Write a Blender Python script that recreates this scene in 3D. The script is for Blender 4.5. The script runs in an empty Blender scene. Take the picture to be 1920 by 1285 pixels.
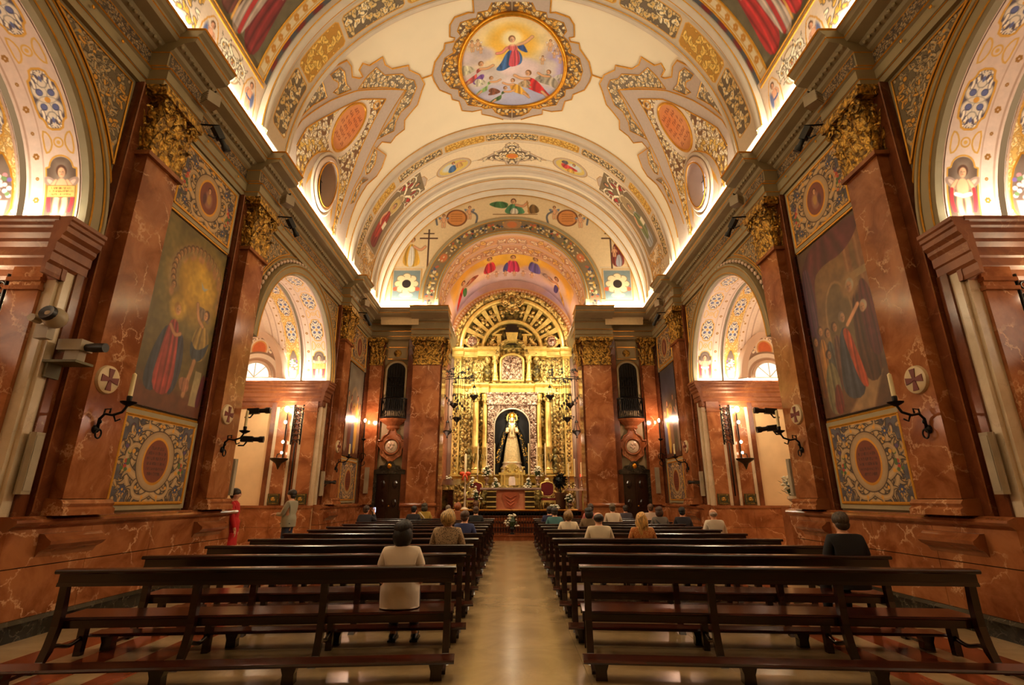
import bpy, bmesh, math, random
import numpy as np
from mathutils import Vector, Matrix
C = bpy.context.scene.collection
sc = bpy.context.scene
PI = math.pi
# ------------------------------------------------------------------ camera, world, light, exposure
cam_d = bpy.data.cameras.new('camera')
cam = bpy.data.objects.new('camera', cam_d); C.objects.link(cam)
cam.location = (0, 0, 1.57); cam.rotation_euler = (math.radians(90+17.0), 0, 0)
cam_d.sensor_width = 36; cam_d.lens = 36*948/1920; cam_d.clip_end = 200; cam_d.clip_start = .05
sc.camera = cam
sc.view_settings.view_transform = 'Standard'; sc.view_settings.look = 'None'
sc.view_settings.gamma = 1; sc.view_settings.use_curve_mapping = False
sc.view_settings.exposure = 0.0
w = bpy.data.worlds.new('world'); sc.world = w; w.use_nodes = True
w.node_tree.nodes['Background'].inputs[0].default_value = (1, .62, .3, 1)
w.node_tree.nodes['Background'].inputs[1].default_value = .3
WARM = (1, .66, .34)
def area(name, loc, sx, sy, power, col=WARM, rot=(0, 0, 0), spread=180):
    d = bpy.data.lights.new(name, 'AREA'); d.shape = 'RECTANGLE'; d.size = sx; d.size_y = sy
    d.energy = power; d.color = col; d.spread = math.radians(spread)
    o = bpy.data.objects.new(name, d); C.objects.link(o); o.location = loc; o.rotation_euler = rot; return o
def point(name, loc, power, col=WARM, r=.04):
    d = bpy.data.lights.new(name, 'POINT'); d.energy = power; d.color = col; d.shadow_soft_size = r
    o = bpy.data.objects.new(name, d); C.objects.link(o); o.location = loc; return o
def spot(name, loc, target, power, angle, col=WARM, blend=.5, r=.08):
    d = bpy.data.lights.new(name, 'SPOT'); d.energy = power; d.color = col; d.shadow_soft_size = r
    d.spot_size = math.radians(angle); d.spot_blend = blend
    o = bpy.data.objects.new(name, d); C.objects.link(o); o.location = loc
    o.rotation_euler = (Vector(target)-Vector(loc)).to_track_quat('-Z', 'Y').to_euler(); return o
YA, YB, ARCH_R, SPR = 3.68, 13.35, 2.4, 5.05         # side arches: two centres, radius, springing height
VR, VZ = 5.45, 9.1                                   # nave vault radius and springing
for s in (-1, 1):
    # cove strips along the nave cornice, shining up into the vault
    area('cove_lamp', (s*5.36, 8.8, 8.98), .06, 21.6, 400, (1, .93, .75), (PI, s*math.radians(-12), 0))
    for y, q in ((3.5, .12), (7.2, .72), (10.4, 1), (13.5, 1), (16.9, 1.1)):            # floodlights at the capitals, plus added fill spots over the arches, shining down
        spot('nave_floodlight_fill', (s*5.05, y, 8.05), (-s*3.6, y+.6, 1.2), 500*q, 120, (1, .80, .52), .9, .25)
    for yc, pw in ((YA, 130), (YB, 190)):                            # coves of the side chapels
        area('chapel_cove_lamp', (s*7.55, yc+2.2, 5.09), 3.1, .06, pw*.55, (1, .95, .84), (math.radians(180-14), 0, 0))
        area('chapel_cove_lamp', (s*7.55, yc-2.2, 5.09), 3.1, .06, pw*.45, (1, .95, .84), (math.radians(180+14), 0, 0))
        point('chapel_point_light', (s*8.3, yc-.2, 4.3), 28 if yc == YA else 70, (1, .84, .60), .6)  # soft point light inside the chapel, below the springing, no fixture built
area('end_cove_lamp', (-4.2, 19.44, 9.03), 2.6, .05, 95, (1, .93, .75), (PI*.94, 0, 0))
area('end_cove_lamp', (4.2, 19.44, 9.03), 2.6, .05, 95, (1, .93, .75), (PI*.94, 0, 0))
# spot lamps above the aisle and on the altarpiece
for i, y in enumerate((4, 8.5, 13, 17.5)):
    spot('aisle_lamp', (0, y, 13.8), (0, y, 0), 1300, 24, (1, .76, .44), .9, .3)
for s in (-1, 1):
    spot('altar_lamp', (s*2.3, 20.9, 9.2), (s*.6, 24.5, 4.2), 1150, 80, (1, .86, .58), .6, .15)
    spot('altar_lamp', (s*2.3, 21.0, 6.2), (s*.7, 24.5, 8.0), 420, 100, (1, .86, .58), .7, .15)
    point('chancel_cove_lamp', (s*2.6, 22.8, 9.25), 85, (1, .74, .54), .1)
# ------------------------------------------------------------------ helpers
MATS = {}
def link(o, parent=None):
    C.objects.link(o)
    if parent is not None: o.parent = parent
    return o
def tag(o, label=None, cat=None, group=None, kind=None):
    if label: o['label'] = label
    if cat: o['category'] = cat
    if group: o['group'] = group
    if kind: o['kind'] = kind
    return o
def empty(name, loc=(0, 0, 0), rz=0, label=None, cat=None, group=None, kind=None):
    o = bpy.data.objects.new(name, None); C.objects.link(o); o.empty_display_size = .1
    o.location = loc; o.rotation_euler = (0, 0, rz)
    return tag(o, label, cat, group, kind)
def copy_tree(o, parent=None, same_data=True):
    c = o.copy(); C.objects.link(c)
    if parent is not None: c.parent = parent
    for ch in list(o.children): copy_tree(ch, c)
    return c
def mirror_tree(o, label=None):
    c = copy_tree(o); c.scale = (-o.scale[0], o.scale[1], o.scale[2]); c.location.x = -o.location.x
    c.rotation_euler.z = -o.rotation_euler.z
    if label: c['label'] = label
    return c
class MB:
    def __init__(self): self.v = []; self.f = []; self.mi = []; self.m = 0
    def add(self, vs, fs):
        n = len(self.v); self.v += [tuple(p) for p in vs]
        for f in fs: self.f.append([i+n for i in f]); self.mi.append(self.m)
        return self
    def box(self, a, b):
        x0, y0, z0 = a; x1, y1, z1 = b
        if x0 > x1: x0, x1 = x1, x0
        if y0 > y1: y0, y1 = y1, y0
        if z0 > z1: z0, z1 = z1, z0
        return self.add([(x0, y0, z0), (x1, y0, z0), (x1, y1, z0), (x0, y1, z0), (x0, y0, z1), (x1, y0, z1), (x1, y1, z1), (x0, y1, z1)],
                        [(0, 3, 2, 1), (4, 5, 6, 7), (0, 1, 5, 4), (1, 2, 6, 5), (2, 3, 7, 6), (3, 0, 4, 7)])
    def cbox(self, c, s, M=None, bev=0):
        hx, hy, hz = s[0]/2, s[1]/2, s[2]/2
        vs = [(x*hx, y*hy, z*hz) for z in (-1, 1) for x, y in ((-1, -1), (1, -1), (1, 1), (-1, 1))]
        if M is not None: vs = [tuple(M @ Vector(p)) for p in vs]
        return self.add([(p[0]+c[0], p[1]+c[1], p[2]+c[2]) for p in vs], [(0, 3, 2, 1), (4, 5, 6, 7), (0, 1, 5, 4), (1, 2, 6, 5), (2, 3, 7, 6), (3, 0, 4, 7)])
    def prism(self, prof, fn, a, b, caps=True):
        """prof: 2D points; fn(p, q, t) -> 3D; extruded from t=a to t=b"""
        n = len(prof); vs = [fn(p[0], p[1], t) for t in (a, b) for p in prof]
        fs = [(i, (i+1) % n, n+(i+1) % n, n+i) for i in range(n)]
        if caps: fs += [tuple(range(n))[::-1], tuple(range(n, 2*n))]
        return self.add(vs, fs)
    def sweep(self, prof, frames, closed=False, capclosed=True):
        """prof list of (a,b); frames list of (origin, A, B) vectors"""
        n = len(prof); vs = []
        for o, A, B in frames:
            for a, b in prof: vs.append(tuple(Vector(o)+Vector(A)*a+Vector(B)*b))
        m = len(frames); fs = []
        for j in range(m if closed else m-1):
            k = (j+1) % m
            for i in range(n): fs.append((j*n+i, j*n+(i+1) % n, k*n+(i+1) % n, k*n+i))
        if not closed and capclosed: fs += [tuple(range(n))[::-1], tuple(range((m-1)*n, m*n))]
        return self.add(vs, fs)
    def tube(self, path, r, seg=6, closed=False):
        P = [Vector(p) for p in path]; m = len(P)
        if m < 2: return self
        rs = r if isinstance(r, (list, tuple)) else [r]*m
        fr = []; up = None
        for i in range(m):
            if closed: t = P[(i+1) % m]-P[i-1]
            else: t = P[min(i+1, m-1)]-P[max(i-1, 0)]
            if t.length < 1e-9: t = Vector((0, 0, 1))
            t.normalize()
            if up is None:
                up = Vector((0, 0, 1)) if abs(t.z) < .9 else Vector((1, 0, 0))
            a = up - t*up.dot(t)
            if a.length < 1e-6: a = t.orthogonal()
            a.normalize(); up = a
            fr.append((P[i], a*rs[i], t.cross(a)*rs[i]))
        return self.sweep([(math.cos(2*PI*k/seg), math.sin(2*PI*k/seg)) for k in range(seg)], fr, closed)
    def lathe(self, prof, c=(0, 0, 0), seg=12, M=None, cap=True):
        vs = []; n = len(prof)
        for k in range(seg):
            a = 2*PI*k/seg
            for r, z in prof: vs.append(Vector((r*math.cos(a), r*math.sin(a), z)))
        if M is not None: vs = [M @ p for p in vs]
        vs = [(p.x+c[0], p.y+c[1], p.z+c[2]) for p in vs]
        fs = []
        for k in range(seg):
            k2 = (k+1) % seg
            for i in range(n-1): fs.append((k*n+i, k2*n+i, k2*n+i+1, k*n+i+1))
        if cap:
            fs.append(tuple(k*n for k in range(seg))[::-1]); fs.append(tuple(k*n+n-1 for k in range(seg)))
        return self.add(vs, fs)
    def ball(self, c, r, seg=8, rings=6, M=None):
        rx, ry, rz = r if isinstance(r, (tuple, list)) else (r, r, r)
        pr = [(math.sin(PI*i/rings), -math.cos(PI*i/rings)) for i in range(rings+1)]
        pr[0] = (1e-4, -1); pr[-1] = (1e-4, 1)
        D = Matrix.Diagonal((rx, ry, rz))
        return self.lathe(pr, c, seg, (M @ D) if M is not None else D, cap=False)
    def build(self, name, mat, parent=None, smooth=False, loc=None, xf=None, flip=False, recalc=False):
        vs = self.v
        if xf: vs = [xf(*p) for p in vs]
        me = bpy.data.meshes.new(name)
        me.from_pydata(vs, [], [f[::-1] for f in self.f] if flip else self.f)
        for m in (mat if isinstance(mat, list) else [mat]): me.materials.append(m)
        if isinstance(mat, list): me.polygons.foreach_set('material_index', self.mi)
        if smooth: me.polygons.foreach_set('use_smooth', [True]*len(me.polygons))
        if smooth == 'auto': me.set_sharp_from_angle(angle=math.radians(40))
        if recalc:
            bm = bmesh.new(); bm.from_mesh(me); bmesh.ops.recalc_face_normals(bm, faces=bm.faces); bm.to_mesh(me); bm.free()
        me.update()
        o = bpy.data.objects.new(name, me)
        if loc: o.location = loc
        return link(o, parent)
def W(s):                                            # wall frame: (d into the nave, y, z) -> world
    return lambda d, y, z: (s*(5.9-d), y, z)
# ------------------------------------------------------------------ procedural materials
def lin(c):
    c = np.asarray(c, float)
    return np.where(c <= .04045, c/12.92, ((c+.055)/1.055)**2.4)
def L4(c): return tuple(float(x) for x in lin(c[:3]))+(1,)
def newmat(name):
    m = bpy.data.materials.new(name); m.use_nodes = True; MATS[name] = m
    return m, m.node_tree, m.node_tree.nodes['Principled BSDF']
def N(nt, t, **kw):
    n = nt.nodes.new(t)
    for k, v in kw.items():
        if k in n.inputs: n.inputs[k].default_value = v
        else: setattr(n, k, v)
    return n
def coords(nt, scale=(1, 1, 1)):
    tc = nt.nodes.new('ShaderNodeTexCoord'); mp = nt.nodes.new('ShaderNodeMapping'); mp.inputs['Scale'].default_value = scale
    nt.links.new(tc.outputs['Object'], mp.inputs[0]); return mp.outputs[0]
def simple(name, col, rough=.5, metal=0, bump=0, bscale=20, var=.15, vscale=3, coat=0, spec=.5, emit=0):
    m, nt, b = newmat(name)
    b.inputs['Roughness'].default_value = rough; b.inputs['Metallic'].default_value = metal
    b.inputs['Coat Weight'].default_value = coat; b.inputs['Specular IOR Level'].default_value = spec
    co = coords(nt); n = N(nt, 'ShaderNodeTexNoise', Scale=vscale, Detail=4.0); nt.links.new(co, n.inputs['Vector'])
    r = N(nt, 'ShaderNodeValToRGB'); c = L4(col)
    r.color_ramp.elements[0].color = tuple(x*(1-var) for x in c[:3])+(1,); r.color_ramp.elements[0].position = .3
    r.color_ramp.elements[1].color = tuple(min(1, x*(1+var)) for x in c[:3])+(1,); r.color_ramp.elements[1].position = .7
    nt.links.new(n.outputs['Fac'], r.inputs[0]); nt.links.new(r.outputs[0], b.inputs['Base Color'])
    if bump:
        n2 = N(nt, 'ShaderNodeTexNoise', Scale=bscale, Detail=3.0); nt.links.new(co, n2.inputs['Vector'])
        bp = N(nt, 'ShaderNodeBump', Strength=bump, Distance=.02); nt.links.new(n2.outputs['Fac'], bp.inputs['Height'])
        nt.links.new(bp.outputs[0], b.inputs['Normal'])
    if emit:
        b.inputs['Emission Color'].default_value = c; b.inputs['Emission Strength'].default_value = emit
    return m
def marble(name, c0, c1, vein, rough=.12, scale=1.0, veinw=.012, amount=.5):
    m, nt, b = newmat(name); b.inputs['Roughness'].default_value = rough
    co = coords(nt, (scale,)*3)
    n = N(nt, 'ShaderNodeTexNoise', Scale=1.6, Detail=7.0, Roughness=.62, Distortion=.6); nt.links.new(co, n.inputs['Vector'])
    r = N(nt, 'ShaderNodeValToRGB'); r.color_ramp.elements[0].color = L4(c0); r.color_ramp.elements[0].position = .38
    r.color_ramp.elements[1].color = L4(c1); r.color_ramp.elements[1].position = .62
    nt.links.new(n.outputs['Fac'], r.inputs[0])
    w_ = N(nt, 'ShaderNodeTexNoise', Scale=1.3, Detail=9.0, Roughness=.66); nt.links.new(co, w_.inputs['Vector'])
    mx = N(nt, 'ShaderNodeMixRGB', blend_type='ADD'); mx.inputs[0].default_value = .9
    nt.links.new(co, mx.inputs[1]); nt.links.new(w_.outputs['Color'], mx.inputs[2])
    v = N(nt, 'ShaderNodeTexVoronoi', feature='DISTANCE_TO_EDGE', Scale=1.7); nt.links.new(mx.outputs[0], v.inputs['Vector'])
    lt = N(nt, 'ShaderNodeMapRange'); lt.inputs['From Min'].default_value = 0; lt.inputs['From Max'].default_value = veinw*2
    lt.inputs['To Min'].default_value = 1; lt.inputs['To Max'].default_value = 0; nt.links.new(v.outputs['Distance'], lt.inputs['Value'])
    n3 = N(nt, 'ShaderNodeTexNoise', Scale=2.3, Detail=2.0); nt.links.new(co, n3.inputs['Vector'])
    mr = N(nt, 'ShaderNodeMapRange'); mr.inputs['From Min'].default_value = .43; mr.inputs['From Max'].default_value = .60; nt.links.new(n3.outputs['Fac'], mr.inputs['Value'])
    mul = N(nt, 'ShaderNodeMath', operation='MULTIPLY'); nt.links.new(lt.outputs[0], mul.inputs[0]); nt.links.new(mr.outputs[0], mul.inputs[1])
    mu2 = N(nt, 'ShaderNodeMath', operation='MULTIPLY'); nt.links.new(mul.outputs[0], mu2.inputs[0]); mu2.inputs[1].default_value = amount
    mix = N(nt, 'ShaderNodeMixRGB'); nt.links.new(mu2.outputs[0], mix.inputs[0]); nt.links.new(r.outputs[0], mix.inputs[1]); mix.inputs[2].default_value = L4(vein)
    nt.links.new(mix.outputs[0], b.inputs['Base Color'])
    return m
def wood(name, c0, c1, rough=.22, axis=0, scale=1.0):
    m, nt, b = newmat(name); b.inputs['Roughness'].default_value = rough; b.inputs['Coat Weight'].default_value = .25; b.inputs['Coat Roughness'].default_value = .12
    sc3 = [9*scale]*3; sc3[axis] = .8*scale
    co = coords(nt, sc3); n = N(nt, 'ShaderNodeTexNoise', Scale=1.5, Detail=5.0, Distortion=.7); nt.links.new(co, n.inputs['Vector'])
    r = N(nt, 'ShaderNodeValToRGB'); r.color_ramp.elements[0].color = L4(c0); r.color_ramp.elements[0].position = .35
    r.color_ramp.elements[1].color = L4(c1); r.color_ramp.elements[1].position = .7
    nt.links.new(n.outputs['Fac'], r.inputs[0]); nt.links.new(r.outputs[0], b.inputs['Base Color']); return m
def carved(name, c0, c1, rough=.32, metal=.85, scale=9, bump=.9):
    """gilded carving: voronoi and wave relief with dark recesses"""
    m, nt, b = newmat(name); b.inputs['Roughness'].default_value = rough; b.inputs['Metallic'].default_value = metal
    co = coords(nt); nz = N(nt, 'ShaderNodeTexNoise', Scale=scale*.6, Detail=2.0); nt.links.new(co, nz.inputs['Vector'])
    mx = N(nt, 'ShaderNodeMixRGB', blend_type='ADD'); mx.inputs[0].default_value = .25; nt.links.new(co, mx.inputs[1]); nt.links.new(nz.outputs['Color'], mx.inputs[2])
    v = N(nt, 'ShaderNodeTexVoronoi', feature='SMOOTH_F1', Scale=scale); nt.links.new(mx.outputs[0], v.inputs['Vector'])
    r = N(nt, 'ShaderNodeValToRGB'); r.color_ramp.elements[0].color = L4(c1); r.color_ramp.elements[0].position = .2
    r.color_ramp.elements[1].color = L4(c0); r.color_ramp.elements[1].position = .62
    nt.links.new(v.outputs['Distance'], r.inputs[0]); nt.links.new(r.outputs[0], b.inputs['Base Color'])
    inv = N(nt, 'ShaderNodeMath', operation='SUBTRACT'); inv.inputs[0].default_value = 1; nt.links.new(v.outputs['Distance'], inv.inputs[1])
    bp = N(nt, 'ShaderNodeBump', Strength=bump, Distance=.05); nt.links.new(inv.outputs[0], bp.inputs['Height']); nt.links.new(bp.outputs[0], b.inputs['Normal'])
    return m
def emissive(name, col, strength):
    m, nt, b = newmat(name); nt.nodes.remove(b); e = N(nt, 'ShaderNodeEmission'); e.inputs[0].default_value = L4(col); e.inputs[1].default_value = strength
    nt.links.new(e.outputs[0], nt.nodes['Material Output'].inputs[0]); return m
def painted(name, rough=.6, grain=.06):
    """colour from the painter's colour attribute; alpha of the attribute = gilding"""
    m, nt, b = newmat(name)
    a = N(nt, 'ShaderNodeAttribute', attribute_name='Col'); co = coords(nt)
    n = N(nt, 'ShaderNodeTexNoise', Scale=14.0, Detail=3.0); nt.links.new(co, n.inputs['Vector'])
    mr = N(nt, 'ShaderNodeMapRange'); mr.inputs['To Min'].default_value = 1-grain*2; mr.inputs['To Max'].default_value = 1+grain*2; nt.links.new(n.outputs['Fac'], mr.inputs['Value'])
    mx = N(nt, 'ShaderNodeMixRGB', blend_type='MULTIPLY'); mx.inputs[0].default_value = 1; nt.links.new(a.outputs['Color'], mx.inputs[1]); nt.links.new(mr.outputs[0], mx.inputs[2])
    nt.links.new(mx.outputs[0], b.inputs['Base Color'])
    mm = N(nt, 'ShaderNodeMath', operation='MULTIPLY'); nt.links.new(a.outputs['Alpha'], mm.inputs[0]); mm.inputs[1].default_value = .7; nt.links.new(mm.outputs[0], b.inputs['Metallic'])
    rr = N(nt, 'ShaderNodeMapRange'); rr.inputs['To Min'].default_value = rough; rr.inputs['To Max'].default_value = .38; nt.links.new(a.outputs['Alpha'], rr.inputs['Value']); nt.links.new(rr.outputs[0], b.inputs['Roughness'])
    return m
M_RED = marble('red_marble', (.50, .27, .14), (.68, .43, .26), (.90, .70, .52), rough=.14, veinw=.015, amount=.8)
M_RED2 = marble('red_marble_moulding', (.48, .26, .14), (.62, .38, .23), (.8, .6, .42), rough=.13, amount=.25)
M_IMPOST = marble('satin_red_marble', (.46, .25, .14), (.60, .37, .22), (.8, .6, .42), rough=.42, amount=.3)
M_DARKRED = marble('dark_red_marble', (.36, .18, .09), (.48, .26, .15), (.72, .5, .34), rough=.14, amount=.25)
M_WHITE = marble('white_marble', (.78, .70, .58), (.86, .79, .68), (.62, .52, .42), rough=.2, amount=.35)
M_PLINTH = marble('dark_green_marble', (.07, .07, .06), (.20, .19, .16), (.5, .46, .38), rough=.18, scale=3.0, amount=.7)
M_CREAMWALL = simple('cream_plaster', (.88, .76, .58), .75, bump=.05, var=.06)
M_OLIVE = simple('olive_grey_stucco', (.58, .52, .38), .6, bump=.03, var=.08)
M_OLIVE2 = simple('olive_grey_stucco_light', (.62, .56, .42), .6, var=.08)
M_VAULT = simple('cream_vault_plaster', (.95, .88, .74), .7, var=.03, vscale=1)
M_GREY = simple('warm_grey_stucco', (.82, .75, .65), .6, var=.05)
M_PINK = simple('pinkish_stucco', (.85, .73, .63), .6, var=.04)
M_GOLD = simple('gold_leaf', (.86, .60, .18), .33, .85, var=.15, vscale=12)
M_GOLDL = simple('gold_line_paint', (.84, .60, .20), .42, .55, var=.12, vscale=12)
M_DKGOLD = carved('dark_gilded_carving', (.34, .24, .08), (.90, .70, .30), scale=14, metal=.6, rough=.38)
M_RETGOLD = carved('altar_gilded_carving', (.40, .32, .14), (.92, .80, .48), scale=8, rough=.42, metal=.45)
M_RETPLAIN = simple('altar_gold', (.88, .77, .44), .4, .5, bump=.12, bscale=30, var=.2, vscale=6)
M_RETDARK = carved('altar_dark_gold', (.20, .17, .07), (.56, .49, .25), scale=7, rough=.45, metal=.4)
M_SILVER = carved('silver_repousse', (.36, .24, .18), (.86, .74, .64), scale=13, rough=.33, metal=.7)
M_WOOD = wood('dark_varnished_wood', (.08, .022, .014), (.175, .052, .031))
M_WOODL = wood('seat_varnished_wood', (.15, .045, .022), (.28, .095, .045), rough=.18)
M_DOOR = wood('door_wood', (.08, .022, .015), (.15, .045, .03), axis=2)
M_IRON = simple('dark_wrought_iron', (.09, .07, .05), .45, .6)
M_BLACK = simple('black_plastic', (.05, .045, .04), .4)
M_GREYP = simple('grey_plastic', (.62, .56, .46), .4)
M_WAX = simple('candle_wax', (.95, .88, .68), .5, var=.04)
M_PAINT = painted('fresco_paint')
M_OIL = painted('oil_paint_on_canvas', .38)
M_LED = emissive('led_strip_light', (1, .86, .60), 9)
M_BULB = emissive('lamp_bulb', (1, .90, .72), 60)
M_FLAME = emissive('small_bulb', (1, .84, .70), 25)
# ------------------------------------------------------------------ the painter: numpy drawings that become colour attributes of fine meshes
class CV:
    def __init__(s, x0, x1, y0, y1, ppm, bg=(.9, .8, .65)):
        s.x0, s.x1, s.y0, s.y1 = x0, x1, y0, y1
        s.nx = max(2, int((x1-x0)*ppm)+1); s.ny = max(2, int((y1-y0)*ppm)+1)
        s.xs = np.linspace(x0, x1, s.nx); s.ys = np.linspace(y0, y1, s.ny)
        s.px = (x1-x0)/(s.nx-1)
        s.a = np.zeros((s.ny, s.nx, 4)); s.a[..., :3] = bg; s.clip = None
    def win(s, xa, xb, ya, yb):
        i0 = max(0, int((xa-s.x0)/(s.x1-s.x0)*(s.nx-1))-1); i1 = min(s.nx, int((xb-s.x0)/(s.x1-s.x0)*(s.nx-1))+3)
        j0 = max(0, int((ya-s.y0)/(s.y1-s.y0)*(s.ny-1))-1); j1 = min(s.ny, int((yb-s.y0)/(s.y1-s.y0)*(s.ny-1))+3)
        if i0 >= i1 or j0 >= j1: return None
        X, Y = np.meshgrid(s.xs[i0:i1], s.ys[j0:j1]); return (slice(j0, j1), slice(i0, i1)), X, Y
    def put(s, sl, m, col, gold=0.):
        if s.clip is not None: m = m*s.clip[sl]
        m = m[..., None]; c = np.array(tuple(col[:3])+(gold,)); s.a[sl] = s.a[sl]*(1-m)+c*m
    def aa(s, d, soft=0): return np.clip(.5-d/max(s.px, soft), 0, 1)
    def ell(s, cx, cy, rx, ry, col, rot=0, soft=0, gold=0., op=1):
        R = max(rx, ry)+s.px*2+soft; q = s.win(cx-R, cx+R, cy-R, cy+R)
        if q is None: return
        sl, X, Y = q; c, n = math.cos(rot), math.sin(rot); u = (X-cx)*c+(Y-cy)*n; v = -(X-cx)*n+(Y-cy)*c
        k = np.sqrt((u/rx)**2+(v/ry)**2); s.put(sl, s.aa((k-1)*min(rx, ry), soft)*op, col, gold)
    def ring(s, cx, cy, rx, ry, wd, col, gold=0., rot=0):
        R = max(rx, ry)+wd+s.px*2; q = s.win(cx-R, cx+R, cy-R, cy+R)
        if q is None: return
        sl, X, Y = q; c, n = math.cos(rot), math.sin(rot); u = (X-cx)*c+(Y-cy)*n; v = -(X-cx)*n+(Y-cy)*c
        k = np.sqrt((u/rx)**2+(v/ry)**2); s.put(sl, s.aa(abs(k-1)*min(rx, ry)-wd/2), col, gold)
    def pmask(s, pts, soft=0):
        P = np.asarray(pts, float); q = s.win(P[:, 0].min()-soft, P[:, 0].max()+soft, P[:, 1].min()-soft, P[:, 1].max()+soft)
        if q is None: return None
        sl, X, Y = q; ins = np.zeros(X.shape, bool); d2 = np.full(X.shape, 1e9)
        for (ax, ay), (bx, by) in zip(P, np.roll(P, -1, 0)):
            if ay != by: ins ^= ((ay > Y) != (by > Y)) & (X < (bx-ax)*(Y-ay)/(by-ay)+ax)
            ex, ey = bx-ax, by-ay; L = ex*ex+ey*ey+1e-12; t = np.clip(((X-ax)*ex+(Y-ay)*ey)/L, 0, 1)
            d2 = np.minimum(d2, (X-ax-t*ex)**2+(Y-ay-t*ey)**2)
        d = np.sqrt(d2); d[ins] *= -1; return sl, s.aa(d, soft), d
    def poly(s, pts, col, soft=0, gold=0., op=1, edge=None, ew=0, egold=1.):
        r = s.pmask(pts, max(soft, ew))
        if r is None: return
        sl, m, d = r; s.put(sl, m*op, col, gold)
        if edge: s.put(sl, s.aa(abs(d)-ew/2), edge, egold)
    def line(s, pts, wd, col, gold=0., soft=0, op=1):
        P = np.asarray(pts, float); R = wd+s.px*2+soft; q = s.win(P[:, 0].min()-R, P[:, 0].max()+R, P[:, 1].min()-R, P[:, 1].max()+R)
        if q is None: return
        sl, X, Y = q; d2 = np.full(X.shape, 1e9)
        for (ax, ay), (bx, by) in zip(P[:-1], P[1:]):
            ex, ey = bx-ax, by-ay; L = ex*ex+ey*ey+1e-12; t = np.clip(((X-ax)*ex+(Y-ay)*ey)/L, 0, 1)
            d2 = np.minimum(d2, (X-ax-t*ex)**2+(Y-ay-t*ey)**2)
        s.put(sl, s.aa(np.sqrt(d2)-wd/2, soft)*op, col, gold)
    def rect(s, xa, xb, ya, yb, col, gold=0.): s.poly([(xa, ya), (xb, ya), (xb, yb), (xa, yb)], col, gold=gold)
    def frame(s, xa, xb, ya, yb, wd, col, gold=1.): s.line([(xa, ya), (xb, ya), (xb, yb), (xa, yb), (xa, ya)], wd, col, gold)
    def discs(s, D, col, grow=0, gold=0., dx=0, dy=0):
        for x, y, r in D:
            r = r+grow
            if r <= 0: continue
            q = s.win(x-r+dx, x+r+dx, y-r+dy, y+r+dy)
            if q is None: continue
            sl, X, Y = q; s.put(sl, s.aa(np.sqrt((X-x-dx)**2+(Y-y-dy)**2)-r), col, gold)
    def noise(s, amt, scale, seed=0):
        rng = np.random.RandomState(seed); k = (max(2, int((s.y1-s.y0)/scale)+2), max(2, int((s.x1-s.x0)/scale)+2)); g = rng.rand(*k)
        fy = np.linspace(0, k[0]-1.001, s.ny); fx = np.linspace(0, k[1]-1.001, s.nx); iy, ix = fy.astype(int), fx.astype(int); ty, tx = (fy-iy)[:, None], (fx-ix)[None]
        ty, tx = ty*ty*(3-2*ty), tx*tx*(3-2*tx)
        n = g[iy][:, ix]*(1-ty)*(1-tx)+g[iy+1][:, ix]*ty*(1-tx)+g[iy][:, ix+1]*(1-ty)*tx+g[iy+1][:, ix+1]*ty*tx
        s.a[..., :3] = np.clip(s.a[..., :3]*(1+amt*(n[..., None]*2-1)), 0, 1); return n
    def mirrorx(s): s.a = np.concatenate([s.a, s.a[:, -2::-1]], 1); s.x1 = 2*s.x1-s.x0; s.nx = s.a.shape[1]; s.xs = np.linspace(s.x0, s.x1, s.nx)
    def mesh(s, name, fn, mat, parent=None, mask=None, flip=False):
        X, Y = np.meshgrid(s.xs, s.ys); p = np.stack(np.broadcast_arrays(*fn(X, Y)), -1).reshape(-1, 3)
        idx = np.arange(s.nx*s.ny).reshape(s.ny, s.nx); f = np.stack([idx[:-1, :-1], idx[:-1, 1:], idx[1:, 1:], idx[1:, :-1]], -1).reshape(-1, 4)
        if flip: f = f[:, ::-1]
        col = s.a.reshape(-1, 4).copy(); col[:, :3] = lin(np.clip(col[:, :3], 0, 1))
        if mask is not None:
            mk = mask(X, Y).reshape(-1); f = f[mk[f].all(1)]; used = np.zeros(len(p), bool); used[f.ravel()] = True
            mp = np.cumsum(used)-1; f = mp[f]; p = p[used]; col = col[used]
        me = bpy.data.meshes.new(name); me.vertices.add(len(p)); me.vertices.foreach_set('co', p.ravel().astype(np.float32))
        me.loops.add(f.size); me.polygons.add(len(f)); me.loops.foreach_set('vertex_index', f.ravel().astype(np.int32))
        me.polygons.foreach_set('loop_start', np.arange(0, f.size, 4, dtype=np.int32))
        me.polygons.foreach_set('use_smooth', np.ones(len(f), bool))
        ca = me.color_attributes.new('Col', 'FLOAT_COLOR', 'POINT'); ca.data.foreach_set('color', col.ravel().astype(np.float32))
        me.update(calc_edges=True); me.materials.append(mat); o = bpy.data.objects.new(name, me); return link(o, parent)
def scroll_discs(x, y, ang, size, turn, w, n=34, leaves=True, rnd=random):
    D = []; ds = size*3.2/n; h = ang
    for i in range(n):
        t = i/(n-1); D.append((x, y, w*(1-.62*t)))
        if leaves and i in (6, 12, 18, 24):
            lx, ly, lh = x, y, h-turn*1.0
            for j in range(8):
                u = j/7; D.append((lx, ly, w*(.75-.62*u)*(1-.4*t))); lx += math.cos(lh)*ds*.8; ly += math.sin(lh)*ds*.8; lh -= turn*.16
        x += math.cos(h)*ds; y += math.sin(h)*ds; h += turn*(.06+.30*t*t+.16*t)*34/n
    D.append((x, y, w*.62)); return D
WHT, GLD, DRK, BLU = (.93, .86, .72), (.86, .62, .2), (.30, .22, .14), (.27, .30, .46)
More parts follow.
